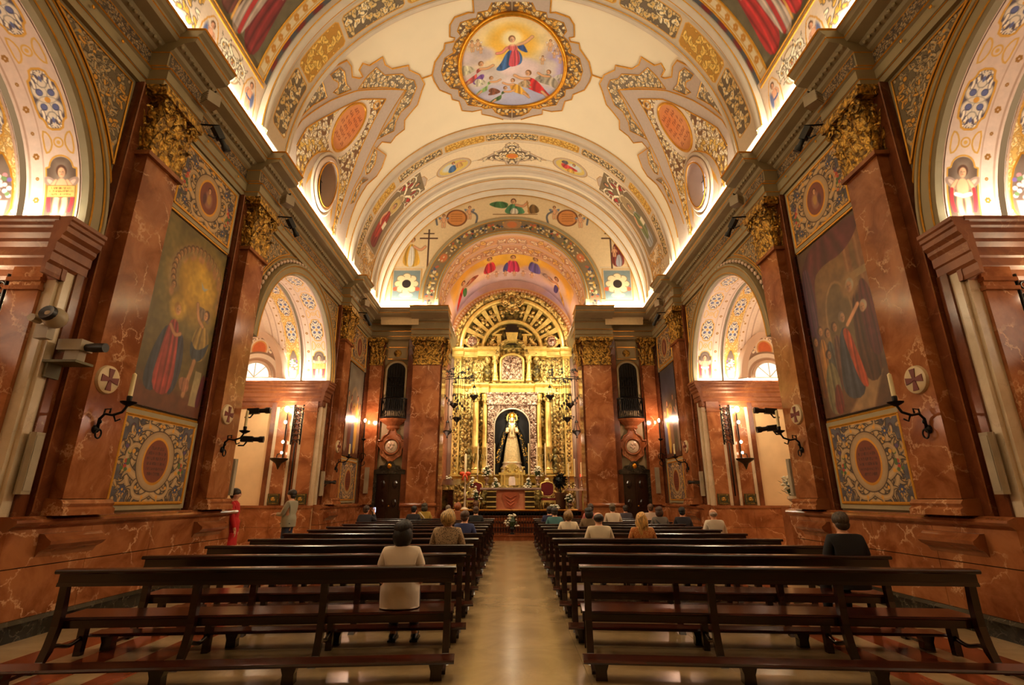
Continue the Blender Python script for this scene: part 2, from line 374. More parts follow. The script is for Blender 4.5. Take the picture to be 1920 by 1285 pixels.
def acanthus(cv, x, y, ang, size, turn, w, fill=WHT, dark=DRK, tip=GLD, n=30, gold=0.):
    D = scroll_discs(x, y, ang, size, turn, w, n); g = max(cv.px*.9, w*.28)
    cv.discs(D, dark, g); cv.discs(D, fill, 0, gold); cv.discs(D, tuple(min(1, c*1.12) for c in fill), -w*.45, gold, dx=-w*.12, dy=w*.12)
    if tip: cv.discs(D[-1:], tip, -w*.1, .6); cv.discs(D[6:10], tip, -w*.35, .6)
def arabesque(cv, inside, step, seed, w=None, fills=(WHT,), dark=DRK, accents=(), acc_p=.25, tip=GLD, sym=None, size=1.0):
    """fills a region with scrolling leaves; sym = x of the mirror axis"""
    rng = random.Random(seed); xs = np.arange(cv.x0+step*.5, cv.x1, step); ys = np.arange(cv.y0+step*.5, cv.y1, step*.9); w = w or step*.16
    for j, y in enumerate(ys):
        for i, x in enumerate(xs):
            x2 = x+(step*.5 if j % 2 else 0)+rng.uniform(-.18, .18)*step; y2 = y+rng.uniform(-.18, .18)*step
            if sym is not None and x2 > sym: continue
            if not inside(x2, y2): continue
            a = rng.uniform(0, 2*PI); tn = rng.choice((-1, 1)); f = rng.choice(fills); ac = rng.random() < acc_p and accents; c = rng.choice(accents) if ac else None
            for mir in ((0, 1) if sym is not None else (0,)):
                xx = 2*sym-x2 if mir else x2; aa = PI-a if mir else a; tt = -tn if mir else tn
                if c:
                    cv.ell(xx, y2, step*.42, step*.34, dark, aa); cv.ell(xx, y2, step*.34, step*.26, c, aa)
                acanthus(cv, xx, y2, aa, step*.62*size, tt, w, f, dark, tip, n=22)
def inpoly(P):
    P = list(P)
    def f(x, y):
        r = False; j = len(P)-1
        for i in range(len(P)):
            if (P[i][1] > y) != (P[j][1] > y) and x < (P[j][0]-P[i][0])*(y-P[i][1])/(P[j][1]-P[i][1])+P[i][0]: r = not r
            j = i
        return r
    return f
def vin(P):                                          # vectorised inside test for mesh masks
    P = np.asarray(P, float)
    def f(X, Y):
        ins = np.zeros(X.shape, bool)
        for (ax, ay), (bx, by) in zip(P, np.roll(P, -1, 0)):
            if ay != by: ins ^= ((ay > Y) != (by > Y)) & (X < (bx-ax)*(Y-ay)/(by-ay)+ax)
        return ins
    return f
def smooth_poly(P, it=2, closed=True):
    P = [tuple(p) for p in P]
    for _ in range(it):
        Q = [] if closed else [P[0]]
        for i in range(len(P) if closed else len(P)-1):
            a, b = P[i], P[(i+1) % len(P)]
            Q += [tuple(.75*x+.25*y for x, y in zip(a, b)), tuple(.25*x+.75*y for x, y in zip(a, b))]
        if not closed: Q.append(P[-1])
        P = Q
    return P
def head(cv, x, y, r, skin=(.86, .62, .45), hair=(.32, .18, .09), lean=0., halo=None):
    if halo: cv.ell(x, y+r*.2, r*2.0, r*2.0, halo, soft=r*.8, op=.85)
    r = r*.86; cv.ell(x-lean*r*.2, y+r*.2, r*1.0, r*1.12, hair, soft=r*.25); cv.ell(x+lean*r*.4, y-r*.12, r*.7, r*.98, skin, soft=r*.2); cv.ell(x-r*.35+lean*r*.4, y-r*.2, r*.3, r*.6, tuple(c*.72 for c in skin), soft=r*.4, op=.7)
    for k in (-.26, .28): cv.ell(x+(k+lean*.45)*r, y+r*.03, r*.13, r*.06, tuple(c*.5 for c in skin), soft=r*.12)
    cv.ell(x+lean*r*.5, y-r*.2, r*.08, r*.2, tuple(c*.8 for c in skin), soft=r*.15); cv.ell(x+lean*r*.48, y-r*.5, r*.18, r*.06, tuple(a*b for a, b in zip(skin, (.85, .55, .5))), soft=r*.1)
def drape(cv, pts, col, folds=5, seed=0):
    """a garment: soft-edged shape with painted folds"""
    P = smooth_poly(pts, 2); cv.poly(P, col, soft=cv.px*1.5); A = np.array(P); r = random.Random(seed); y0, y1 = A[:, 1].min(), A[:, 1].max(); cx = A[:, 0].mean(); hw = (A[:, 0].max()-A[:, 0].min())/2
    old = cv.clip; res = cv.pmask(P)
    if res is None: return
    m = np.zeros((cv.ny, cv.nx)); m[res[0]] = res[1]; cv.clip = m if old is None else m*old
    for k in range(folds):
        xa = cx+hw*((k+.5)/folds*2-1)*.9; dk = k % 2 == 0; c = tuple(min(1, v*(.62 if dk else 1.3)) for v in col)
        cv.line(smooth_poly([(cx+(xa-cx)*.55, y1), (xa+r.uniform(-.2, .2)*hw, (y0+y1)/2), (xa+r.uniform(-.25, .25)*hw, y0)], 2, False), hw*.16, c, soft=hw*.16, op=.75)
    cv.clip = old
def limb(cv, pts, w, skin=(.86, .62, .45)):
    P = smooth_poly(pts, 2, False); cv.line(P, w*1.15, tuple(c*.7 for c in skin), soft=w*.3); cv.line(P, w*.85, skin, soft=w*.25)
def cherub(cv, x, y, h, skin=(.88, .66, .48), wing=(.62, .5, .42), sash=None):
    if wing:
        for k in (-1, 1): cv.ell(x+k*h*.2, y+h*.62, h*.17, h*.09, wing, rot=k*.7); cv.ell(x+k*h*.2, y+h*.63, h*.1, h*.04, tuple(min(1, c*1.35) for c in wing), rot=k*.7)
    for k in (-1, 1):
        limb(cv, [(x+k*h*.07, y+h*.36), (x+k*h*.09, y+h*.2), (x+k*h*.07, y+h*.02)], h*.11, skin); limb(cv, [(x+k*h*.11, y+h*.66), (x+k*h*.21, y+h*.54), (x+k*h*.2, y+h*.42)], h*.075, skin)
    cv.ell(x, y+h*.52, h*.135, h*.2, tuple(c*.72 for c in skin)); cv.ell(x, y+h*.53, h*.115, h*.185, skin)
    if sash: cv.line([(x-h*.14, y+h*.4), (x, y+h*.36), (x+h*.14, y+h*.4)], h*.08, sash)
    head(cv, x, y+h*.84, h*.12, skin)
def cloud(cv, x, y, r, col=(.93, .86, .82), n=9, seed=0):
    g = random.Random(seed)
    for i in range(n):
        a = g.uniform(0, 2*PI); q = g.uniform(.35, .62)*r; k = g.uniform(.88, 1.06); cv.ell(x+math.cos(a)*r*.7, y+math.sin(a)*r*.4, q, q*.75, tuple(min(1, c*k) for c in col), soft=q*.7, op=.8)
def glyphs(cv, cx, cy, w, h, rows, col, seed):
    """worn illegible lettering, as the photograph shows it: rows of small strokes"""
    g = random.Random(seed)
    for r in range(rows):
        y = cy+h*(.5-(r+.5)/rows); hw = w*.5*math.sqrt(max(.1, 1-(2*(y-cy)/h)**2*.8)); x = cx-hw; lh = h/rows*.5
        while x < cx+hw:
            k = g.random(); sw = lh*.22
            if k < .2: x += lh*.5; continue
            cv.line([(x, y-lh/2), (x+g.uniform(-.1, .2)*lh, y+lh/2)], sw, col)
            if k > .5: cv.line([(x, y+g.choice((-.5, 0, .5))*lh), (x+lh*.5, y+g.choice((-.5, 0, .5))*lh)], sw, col)
            if k > .75: cv.line([(x+lh*.5, y-lh/2), (x+lh*.5, y+lh/2)], sw, col)
            x += lh*.85
# ------------------------------------------------------------------ floor
fl = MB().box((-12, -4, -.3), (12, 20.2, -.03)).build('floor', M_DARKRED); tag(fl, kind='structure')
M_SLAB = marble('beige_floor_marble', (.50, .41, .28), (.58, .48, .34), (.42, .34, .24), rough=.22, amount=.2)
M_SLABC = marble('cream_floor_marble', (.64, .54, .40), (.72, .62, .47), (.55, .45, .33), rough=.22, amount=.25)
M_SLABR = marble('red_floor_marble', (.46, .19, .09), (.58, .27, .14), (.75, .5, .36), rough=.16, amount=.25)
TILES = {}
def tile(sx, sy, m, x, y):
    k = (round(sx, 3), round(sy, 3), m.name)
    if k not in TILES:
        mb = MB(); e = .0015; h = .03
        mb.add([(-sx/2, -sy/2, -h), (sx/2, -sy/2, -h), (sx/2, sy/2, -h), (-sx/2, sy/2, -h), (-sx/2+.001, -sy/2+.001, -e), (sx/2-.001, -sy/2+.001, -e), (sx/2-.001, sy/2-.001, -e), (-sx/2+.001, sy/2-.001, -e),
                (-sx/2+.0025, -sy/2+.0025, 0), (sx/2-.0025, -sy/2+.0025, 0), (sx/2-.0025, sy/2-.0025, 0), (-sx/2+.0025, sy/2-.0025, 0)],
               [(8, 9, 10, 11)]+[(i, (i+1) % 4, 4+(i+1) % 4, 4+i) for i in range(4)]+[(4+i, 4+(i+1) % 4, 8+(i+1) % 4, 8+i) for i in range(4)])
        o = mb.build('floor_slab', m, fl); TILES[k] = o.data
    else: o = link(bpy.data.objects.new('floor_slab', TILES[k]), fl)
    o.location = (x, y, 0)
y = 3.2
while y < 20.1:
    for i in range(5): tile(1.4, 1.2, M_SLAB, -2.8+1.4*i, y)
    for s in (-1, 1):
        for xa, xb, m in ((3.5, 3.78, M_SLABR), (3.78, 4.06, M_SLABC), (4.06, 4.38, M_SLABR), (4.38, 4.62, M_SLABC), (4.62, 5.05, M_SLABR), (5.05, 5.8, M_SLABC)):
            if (xb-xa < .4 and int(round(y/1.2*2)) % 2): pass
            tile(xb-xa, 1.2, m, s*(xa+xb)/2, y)
    y += 1.2
MB().box((-12, -4, -.03), (12, 2.6, 0)).build('floor_field', M_SLABC, fl)
MB().box((-12, 2.6, -.03), (-5.8, 20.2, 0)).box((5.8, 2.6, -.03), (12, 20.2, 0)).build('floor_field', M_SLABC, fl)
# ------------------------------------------------------------------ side walls
PIL = (6.95, 10.05, 16.6); PW = .72
def arch_low(y):
    for yc in (YA, YB):
        if abs(y-yc) < ARCH_R-1e-6: return SPR+math.sqrt(ARCH_R**2-(y-yc)**2)
    return 0
def ring_frames(yc, R0, fn, n=40, a0=0, a1=PI):      # frames round an arch in the (y,z) plane; A = radial, B = d
    out = []
    for i in range(n+1):
        a = a0+(a1-a0)*i/n; out.append((R0, a))
    return out
def arch_sweep(mb, yc, prof, n=40, z0=SPR, a0=0, a1=PI):
    """prof: (radius, d) points swept round the arch"""
    m = len(prof); vs = []
    for i in range(n+1):
        a = a0+(a1-a0)*i/n
        for r, d in prof: vs.append((d, yc+r*math.cos(a), z0+r*math.sin(a)))
    fs = [(i*m+j, i*m+(j+1) % m, (i+1)*m+(j+1) % m, (i+1)*m+j) for i in range(n) for j in range(m)]
    fs += [tuple(range(m))[::-1], tuple(range(n*m, n*m+m))]
    mb.add(vs, fs)
def leaf(mb, d, y, z, wd, h, out=.09, lean=0):
    """one acanthus leaf standing on the bell of a capital and curling outwards"""
    rows = ((0, 1, .0), (.35, 1.15, .02), (.65, 1.0, .06), (.88, .75, out), (1.0, .42, out*1.7), (.9, .2, out*2.0))
    vs = []
    for t, k, o in rows:
        for u in (-1, -.5, 0, .5, 1): vs.append((d+o+(.018 if u == 0 else (0 if abs(u) == .5 else -.012)), y+u*wd*.5*k+lean*t, z+t*h-(.03*h if abs(u) == .5 else 0)))
    fs = [(r*5+c, r*5+c+1, r*5+c+6, r*5+c+5) for r in range(5) for c in range(4)]
    mb.add(vs, fs)
def spiral(mb, d, y, z, r, sgn, th=.022):
    P = []
    for i in range(22):
        a = i/21*PI*3.2; q = r*(1-.8*i/21); P.append((d, y+sgn*(r-q*math.cos(a))*.9-sgn*r, z+q*math.sin(a)))
    mb.tube(P, [th*(1-.4*i/21) for i in range(22)], 5)
def capital_mb(w=PW, h=1.12, dp=.3):
    mb = MB()
    mb.box((0, -w/2-.03, 0), (dp+.04, w/2+.03, .05)); mb.box((0, -w/2, .05), (dp, w/2, h*.86))
    for zz, n, hh, o in ((.05, 4, .40, .08), (.33, 3, .44, .10)):
        for i in range(n): leaf(mb, dp, -w/2+w*(i+.5)/n, zz, w/n*1.02, hh, o)
        for i in range(2):
            for sg in (-1, 1):                        # leaves on the two sides
                b = MB(); leaf(b, 0, 0, zz, dp/2*1.0, hh, o*.8)
                mb.add([(dp*(i+.5)/2+p[1], sg*(w/2+p[0]), p[2]) for p in b.v], b.f)
    for sg in (-1, 1):
        spiral(mb, dp+.10, sg*(w/2-.02), h*.76, .13, sg, .032); spiral(mb, dp+.07, sg*.1, h*.78, .08, sg, .024)
        mb.tube([(dp+.03, sg*.12, .6*h), (dp+.06, sg*.2, .72*h), (dp+.1, sg*(w/2-.1), .84*h)], .025, 5)
        mb.ball((dp+.05, sg*w*.2, h*.62), (.04, .05, .06))
    mb.ball((dp+.1, 0, h*.9), (.06, .08, .07)); leaf(mb, dp+.03, 0, h*.55, .16, .3, .06)
    mb.prism([(-w/2-.12, h*.86), (-w/2-.12, h*.90), (-w/2-.16, h*.93), (-w/2-.16, h), (w/2+.16, h), (w/2+.16, h*.93), (w/2+.12, h*.90), (w/2+.12, h*.86)], lambda a, b, t: (t, a, b), 0, dp+.14)
    return mb
CAP = None
ENT = [(0, 7.80), (.07, 7.80), (.07, 7.92), (.10, 7.94), (.10, 8.10), (.13, 8.12), (.13, 8.16), (.05, 8.18), (.05, 8.50), (.10, 8.53), (.13, 8.58), (.20, 8.61), (.24, 8.66), (.42, 8.70), (.45, 8.76), (.45, 8.84), (.50, 8.88), (.54, 8.94), (.54, 8.97), (0, 8.97)]
for s in (-1, 1):
    sd = 'left' if s < 0 else 'right'; F = W(s); fp = s > 0
    ys = [-3]+[YA+ARCH_R*math.cos(PI*(1-i/40)) for i in range(41)]+[YB+ARCH_R*math.cos(PI*(1-i/40)) for i in range(41)]+[20.2]
    mb = MB()
    for a, b in zip(ys[:-1], ys[1:]):
        m_ = (a+b)/2
        if arch_low(m_) == 0: mb.add([(0, a, 0), (0, b, 0), (0, b, 9.3), (0, a, 9.3)], [(0, 1, 2, 3)])
        else:
            za = arch_low(a+1e-4) or SPR; zb = arch_low(b-1e-4) or SPR; mb.add([(0, a, za), (0, b, zb), (0, b, 9.3), (0, a, 9.3)], [(0, 1, 2, 3)])
    wl = mb.build('wall_'+sd, M_OLIVE, xf=F, flip=fp); tag(wl, kind='structure')
    # dado slabs, rail, plinth, between the openings
    for i, (a, b) in enumerate(((YA+ARCH_R, YB-ARCH_R), (YB+ARCH_R, 20))):
        bb = MB().prism([(0, 0), (.26, 0), (.26, .18), (.22, .22), (0, .22)], lambda p, q, t: (p, t, q), a, b).build('baseboard_'+sd, M_PLINTH, xf=F, flip=fp); tag(bb, kind='structure')
        n = 4 if i == 0 else 4; L = (b-a)/n
        for k in range(n):
            for z0, z1 in ((.22, .78), (.785, 1.22)):
                MB().box((0, a+k*L+.004, z0+.003), (.2, a+(k+1)*L-.004, z1-.003)).build('dado_slab', M_RED, wl, xf=F, flip=fp)
        rail = [(0, 1.2), (.2, 1.2), (.23, 1.23), (.27, 1.25), (.29, 1.28), (.28, 1.31), (.22, 1.33), (.18, 1.35), (0, 1.35)]
        t = MB().prism(rail, lambda p, q, t: (p, t, q), a, b).build('trim_dado_rail_'+sd, M_RED2, xf=F, flip=fp); tag(t, kind='structure')
        for yc in PIL[:2] if i == 0 else PIL[2:]:
            p2 = MB(); p2.prism([(0, .86), (.205, .88), (.24, .94), (.32, .98), (.36, 1.02), (.36, 1.06), (.30, 1.10), (.26, 1.14), (0, 1.16)], lambda p, q, t: (p, t, q), yc-PW/2-.08, yc+PW/2+.08)
            p2.build('pedestal', M_RED2, wl, xf=F, flip=fp)
    # pilasters
    for k, yc in enumerate(PIL):
        nm = ('first', 'second', 'third')[k]
        e = empty('pillar', F(0, yc, 0), label=f'{nm} red marble wall pillar with gilded leaf capital on {sd} nave wall, counted from the nearest', kind='structure')
        def LP(d, y, z, s=s): return (-s*d, y, z)
        MB().box((0, -PW/2-.20, 1.35), (.13, PW/2+.20, 7.81)).build('back_pilaster', M_DARKRED, e, xf=LP, flip=fp)
        mb = MB(); mb.box((.13, -PW/2, 1.55), (.30, PW/2, 6.66)); mb.prism([(.1, 1.35), (.40, 1.35), (.40, 1.42), (.36, 1.45), (.38, 1.49), (.34, 1.54), (.1, 1.56)], lambda p, q, t: (p, t, q), -PW/2-.06, PW/2+.06)
        mb.build('shaft', M_RED, e, xf=LP, flip=fp)
        MB().box((.1, -PW/2-.05, 6.59), (.36, PW/2+.05, 6.66)).build('neck_moulding', M_RED2, e, xf=LP, flip=fp)
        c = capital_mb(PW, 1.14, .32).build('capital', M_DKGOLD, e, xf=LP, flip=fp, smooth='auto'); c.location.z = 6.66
        for q in (-1, 1): MB().tube([(.14, q*(PW/2+.19), 1.4), (.14, q*(PW/2+.19), 7.8)], .012, 4).build('edge_moulding', M_RED2, e, xf=LP, flip=fp)
    # archivolts with leaf moulding
    for yc in (YA, YB):
        mb = MB(); R = ARCH_R
        arch_sweep(mb, yc, [(R, 0), (R, .10), (R+.04, .13), (R+.22, .13), (R+.24, .16), (R+.28, .16), (R+.30, .10), (R+.31, 0)])
        t = mb.build('trim_archivolt_'+sd, M_OLIVE, xf=F, flip=fp); tag(t, kind='structure')
        mb = MB()
        for r, d in ((R+.05, .135), (R+.22, .14), (R+.47, .03)): mb.tube([(d, yc+r*math.cos(a), SPR+r*math.sin(a)) for a in np.linspace(0.0, PI, 50)], .014, 4)
        mb.build('gold_line', M_GOLDL, t, xf=F, flip=fp)
        mb = MB(); n = 46
        for i in range(n):
            a = PI*(i+.5)/n; r = R+.36
            M = Matrix.Rotation(a+PI/2, 3, 'X'); mb.ball((.04, yc+r*math.cos(a), SPR+r*math.sin(a)), (.04, .085, .045), 6, 5, M=Matrix.Rotation(-(PI/2-a) if False else a-PI/2, 3, 'X'))
        tag(mb.build('leaf_and_dart_moulding', M_PINK, t, xf=F, flip=fp, smooth=True), kind='stuff')
    # entablature with its breaks over the pilasters
    mb = MB(); mb.prism(ENT, lambda p, q, t: (p, t, q), -3, 20)
    for yc in PIL: mb.prism([(d+.30, z) if d > 0 else (d, z) for d, z in ENT], lambda p, q, t: (p, t, q), yc-PW/2-.12, yc+PW/2+.12)
    co = mb.build('trim_cornice_'+sd, M_OLIVE, xf=F, flip=fp); tag(co, kind='structure')
    mb = MB()
    for d, z, r in ((.075, 7.93, .010), (.135, 8.14, .014), (.055, 8.205, .010), (.055, 8.475, .010), (.45, 8.78, .014), (.545, 8.955, .022)):
        yy = -3
        P = [(d, -3, z)]
        for yc in PIL: P += [(d, yc-PW/2-.121, z), (d+.30, yc-PW/2-.121, z), (d+.30, yc+PW/2+.121, z), (d, yc+PW/2+.121, z)]
        P.append((d, 20, z))
        for a, b in zip(P[:-1], P[1:]): mb.tube([a, b], r, 4)
    mb.build('gold_line', M_GOLD, co, xf=F, flip=fp)
    mb = MB(); y = 2.0                                # dentils / egg course under the corona
    while y < 19.9:
        bo = .30 if any(abs(y-p) < PW/2+.1 for p in PIL) else 0
        mb.ball((.20+bo, y, 8.61), (.035, .035, .04), 5, 4); y += .11
    tag(mb.build('egg_moulding', M_OLIVE2, co, xf=F, flip=fp), kind='stuff')
    MB().box((.36, -3, 8.972), (.42, 19.5, 8.99)).build('led_strip', M_LED, co, xf=F, flip=fp)
    # ---------------- side chapels behind the arches
    for yc in (YA, YB):
        yf = yc+ARCH_R; dd = -5.0
        mb = MB(); mb.add([(0, yf, 0), (dd, yf, 0), (dd, yf, SPR), (0, yf, SPR)], [(0, 1, 2, 3)])
        mb.add([(0, yc-ARCH_R, 0), (dd, yc-ARCH_R, 0), (dd, yc-ARCH_R, SPR), (0, yc-ARCH_R, SPR)], [(3, 2, 1, 0)])
        mb.add([(dd, yc-ARCH_R, 0), (dd, yf, 0), (dd, yf, 8), (dd, yc-ARCH_R, 8)], [(0, 1, 2, 3)])
        wc = mb.build('wall_chapel_'+sd, M_CREAMWALL, xf=F, flip=not fp); tag(wc, kind='structure')
        for z0, z1 in ((0.2, .72), (.724, 1.26)):
            for a, b in ((-.02, -1.2), (-1.205, -2.6), (-2.605, -4.9)): MB().box((a, yf, z0), (b, yf-.12, z1)).build('dado_slab', M_RED, wc, xf=F)
        MB().box((0, yf, 0), (dd, yf-.14, .2)).build('plinth', M_PLINTH, wc, xf=F)
        MB().box((.0, yf-.16, 1.26), (dd, yf, 1.33)).build('dado_rail', M_RED2, wc, xf=F)
        for a, b, m, t, nm in ((-.01, -.15, M_WHITE, .05, 'white_marble_strip'), (-.15, -.55, M_RED, .10, 'marble_pilaster'), (-.55, -.66, M_WHITE, .05, 'white_marble_strip'), (-.66, -.86, M_DARKRED, .01, 'recess_panel'),
                               (-.86, -.94, M_WHITE, .05, 'white_marble_strip'), (-.94, -1.35, M_RED, .03, 'marble_panel'), (-1.35, -1.44, M_WHITE, .05, 'white_marble_strip'), (-1.44, -1.58, M_DARKRED, .07, 'marble_strip'), (-2.95, -3.5, M_RED, .08, 'marble_pilaster')):
            MB().box((a, yf, 1.33), (b, yf-t, 4.45)).build(nm, m, wc, xf=F)
        MB().box((-1.58, yf, 4.2), (-2.95, yf-.05, 4.45)).build('marble_band', M_RED2, wc, xf=F)
        for z in (4.1, 4.22): MB().box((-.13, yf, z), (-.57, yf-.14, z+.05)).build('neck_moulding', M_RED2, wc, xf=F)
        prof = [(0, 4.26), (.07, 4.26), (.09, 4.31), (.09, 4.40), (.15, 4.44), (.15, 4.55), (.19, 4.57), (.19, 4.69), (.26, 4.74), (.26, 4.79), (.34, 4.84), (.34, 4.91), (.38, 4.93), (.38, 4.98), (.42, 5.0), (.42, 5.05), (0, 5.05)]
        t = MB().prism(prof, lambda p, q, u: (u, yf-p*.75, q), .06, dd)
        t.prism(prof, lambda p, q, u: (p*.55, u, q), yf-.30, yf+.27)
        t = t.build('trim_impost_'+sd, M_IMPOST, xf=F, recalc=True); tag(t, kind='structure')
        MB().box((-.1, yf-.20, 5.055), (-4.8, yf-.16, 5.07)).build('led_strip', M_LED, t, xf=F)
        MB().box((.002, yf, 1.35), (.05, yf+.13, 4.45)).build('white_marble_strip', M_WHITE, wl, xf=F)
        MB().box((.002, yf+.13, 1.35), (.08, yf+.30, 4.45)).build('marble_strip', M_DARKRED, wl, xf=F)
        # barrel vault over the chapel: plain shell with a slot between the two bands
        mb = MB(); n = 32
        for d0, d1, R in ((0, -.76, ARCH_R), (-.76, -.85, ARCH_R+.12), (-.85, dd, ARCH_R)):
            vs = []
            for i in range(n+1):
                a = PI*i/n
                for d in (d0, d1): vs.append((d, yc+R*math.cos(a), SPR+R*math.sin(a)))
            mb.add(vs, [(2*i, 2*i+1, 2*i+3, 2*i+2) for i in range(n)])
        v = mb.build('ceiling_chapel_'+sd, M_PINK, xf=F, flip=not fp, smooth=True); tag(v, kind='structure')
# ------------------------------------------------------------------ nave vault
def vpt(Y, phi, off=0):                              # phi in radians from +X
    r = VR-off; return r*np.cos(phi), Y, VZ+r*np.sin(phi)
def vband(mb, prof, n=72, a0=0, a1=PI):
    m = len(prof); vs = []
    for i in range(n+1):
        a = a0+(a1-a0)*i/n
        for y, o in prof: r = VR-o; vs.append((r*math.cos(a), y, VZ+r*math.sin(a)))
    mb.add(vs, [(i*m+j, i*m+(j+1) % m, (i+1)*m+(j+1) % m, (i+1)*m+j) for i in range(n) for j in range(m)])
OVY, OVP, OVA, OVB = 12.45, math.radians(10.5), .56, .66     # oval windows: Y, angle, half sizes
cv = CV(0, PI, -3, 20.1, 1, (.93, .85, .70)); cv.nx, cv.ny = 241, 346
cv.xs = np.linspace(0, PI, cv.nx); cv.ys = np.linspace(-3, 20.1, cv.ny); cv.a = np.zeros((cv.ny, cv.nx, 4))
def notoval(P, Y):
    q = np.minimum(P, PI-P); return (((Y-OVY)/OVA)**2+((q-OVP)*VR/OVB)**2) > 1
ceil_ = cv.mesh('ceiling', lambda P, Y: vpt(Y, P), M_VAULT, mask=notoval); tag(ceil_, kind='structure')
for nm, prof in (('near', [(8.9, 0), (8.9, .14), (8.98, .2), (9.06, .2), (9.12, .13), (9.16, .12), (10.02, .12), (10.06, .18), (10.14, .18), (10.16, .1), (10.25, .08), (10.28, 0)]),
                 ('far', [(15.2, 0), (15.22, .06), (15.3, .12), (15.38, .12), (15.42, .06), (15.52, .06), (15.55, .12), (17.45, .12), (17.5, .2), (17.6, .2), (17.65, .14), (17.75, .14), (17.8, .22), (17.95, .22), (18.0, .08), (18.2, .06), (18.2, 0)]),
                 ('end', [(18.45, 0), (18.45, .1), (18.6, .14), (18.75, .1), (18.78, .04), (19.2, .04), (19.25, .12), (19.5, .16), (19.6, .08), (19.6, 0)])):
    mb = MB(); vband(mb, prof); t = mb.build('trim_vault_band_'+nm, M_GREY, smooth='auto'); tag(t, kind='structure')
    mb = MB()
    for y, o in {'near': ((9.12, .14), (10.03, .14), (10.16, .12), (10.29, .02), (8.9, .15)), 'far': ((15.2, .02), (15.42, .08), (17.46, .14), (17.65, .16), (18.02, .1)), 'end': ((18.45, .1), (18.78, .05), (19.2, .06), (19.6, .09))}[nm]:
        r = VR-o; mb.tube([(r*math.cos(a), y, VZ+r*math.sin(a)) for a in np.linspace(0, PI, 73)], .016, 4)
    mb.build('gold_line', M_GOLDL, t)
for s in (-1, 1):                                    # oval windows with deep reveals
    wn = empty('window_1' if s < 0 else 'window_2', kind='structure', label='dark oval window in the vault above the left cornice' if s < 0 else 'pale lit oval window in the vault above the right cornice')
    n = 40; mb = MB(); vs = []
    for i in range(n):
        a = 2*PI*i/n; y = OVY+OVA*math.cos(a); p = OVP+OVB*math.sin(a)/VR
        vs += [(s*(VR-.06)*math.cos(p), y, VZ+(VR-.06)*math.sin(p)), (s*5.62, OVY+OVA*.86*math.cos(a), VZ+VR*math.sin(OVP)+OVB*.9*math.sin(a))]
    mb.add(vs, [(2*i, 2*i+1, (2*i+3) % (2*n), (2*i+2) % (2*n)) for i in range(n)]); mb.build('reveal', M_PINK, wn, smooth=True, flip=s < 0)
    for off, gr, m, nm in ((.05, .07, M_PINK, 'oval_frame'), (.13, .018, M_GOLD, 'gold_line'), (.02, .2, M_GREY, 'outer_frame')):
        mb = MB(); k = {'oval_frame': 1.12, 'gold_line': 1.0, 'outer_frame': 1.36}[nm]; P = []
        for i in range(n):
            a = 2*PI*i/n; p = OVP+OVB*k*math.sin(a)/VR; P.append((s*(VR-off)*math.cos(p), OVY+OVA*k*math.cos(a), VZ+(VR-off)*math.sin(p)))
        if nm == 'outer_frame': P = [p for p in P if p[2] > 9.02]; mb.tube(P[1:] if False else sorted(P, key=lambda q: 0) if False else P, .05, 6)
        else: mb.tube(P, gr, 8, closed=True)
        mb.build(nm, m, wn, smooth=True)
    mb = MB(); mb.lathe([(.001, 0), (1, 0)], seg=n, cap=False); me = [(s*5.62, OVY+OVA*.86*p[0], VZ+VR*math.sin(OVP)+OVB*.9*p[1]) for p in mb.v]
    m2 = MB(); m2.add(me, mb.f); m2.build('pane', simple('night_glass', (.05, .04, .03), .1) if s < 0 else emissive('lit_window_glass', (.95, .88, .86), 1.1), wn)
    mb = MB()
    for q in (-.5, 0, .5):
        mb.tube([(s*5.59, OVY+q*OVA, VZ+VR*math.sin(OVP)-OVB*.75), (s*5.59, OVY+q*OVA, VZ+VR*math.sin(OVP)+OVB*.75)], .012, 4); mb.tube([(s*5.59, OVY-OVA*.75, VZ+VR*math.sin(OVP)+q*OVB), (s*5.59, OVY+OVA*.75, VZ+VR*math.sin(OVP)+q*OVB)], .012, 4)
    mb.build('lead_bars', M_IRON, wn)
# ------------------------------------------------------------------ end wall, chancel arch and chancel shell
CR, CZ, EY, EU = 3.065, 9.446, 20.0, 19.62           # opening radius and centre; lower wall plane, upper wall plane
mb = MB(); n = 48; vs = []
arc = [(CR*math.cos(PI*i/n), CZ+CR*math.sin(PI*i/n)) for i in range(n+1)]
for (xa, za), (xb, zb) in zip(arc[:-1], arc[1:]): mb.add([(xa, EU, za), (xb, EU, zb), (xb, EU, 15.2), (xa, EU, 15.2)], [(0, 1, 2, 3)])
for s in (-1, 1): mb.add([(s*CR, EY, 0), (s*6.2, EY, 0), (s*6.2, EY, 8.97), (s*CR, EY, 8.97)], [(0, 1, 2, 3)]).add([(s*CR, EU, 8.97), (s*6.2, EU, 8.97), (s*6.2, EU, 15.2), (s*CR, EU, 15.2)], [(0, 1, 2, 3)]).add([(s*CR, EU, 8.97), (s*CR, EY, 8.97), (s*CR, EY, CZ), (s*CR, EU, CZ)], [(0, 1, 2, 3)])
we = mb.build('wall_end', M_OLIVE); tag(we, kind='structure')
mb = MB()
for i in range(n):                                   # reveal and chancel barrel
    a, b = arc[i], arc[i+1]; mb.add([(a[0], EU, a[1]), (b[0], EU, b[1]), (b[0], 24.6, b[1]), (a[0], 24.6, a[1])], [(0, 1, 2, 3)])
cc = mb.build('ceiling_chancel', M_PINK, smooth=True); tag(cc, kind='structure')
for s in (-1, 1):
    sd = 'left' if s < 0 else 'right'
    wcl = MB().box((s*CR, EY, 0), (s*(CR+.4), 25.3, CZ)).build('wall_chancel_'+sd, marble('salmon_marble_'+sd, (.62, .33, .20), (.72, .43, .28), (.9, .7, .55), rough=.2)); tag(wcl, kind='structure')
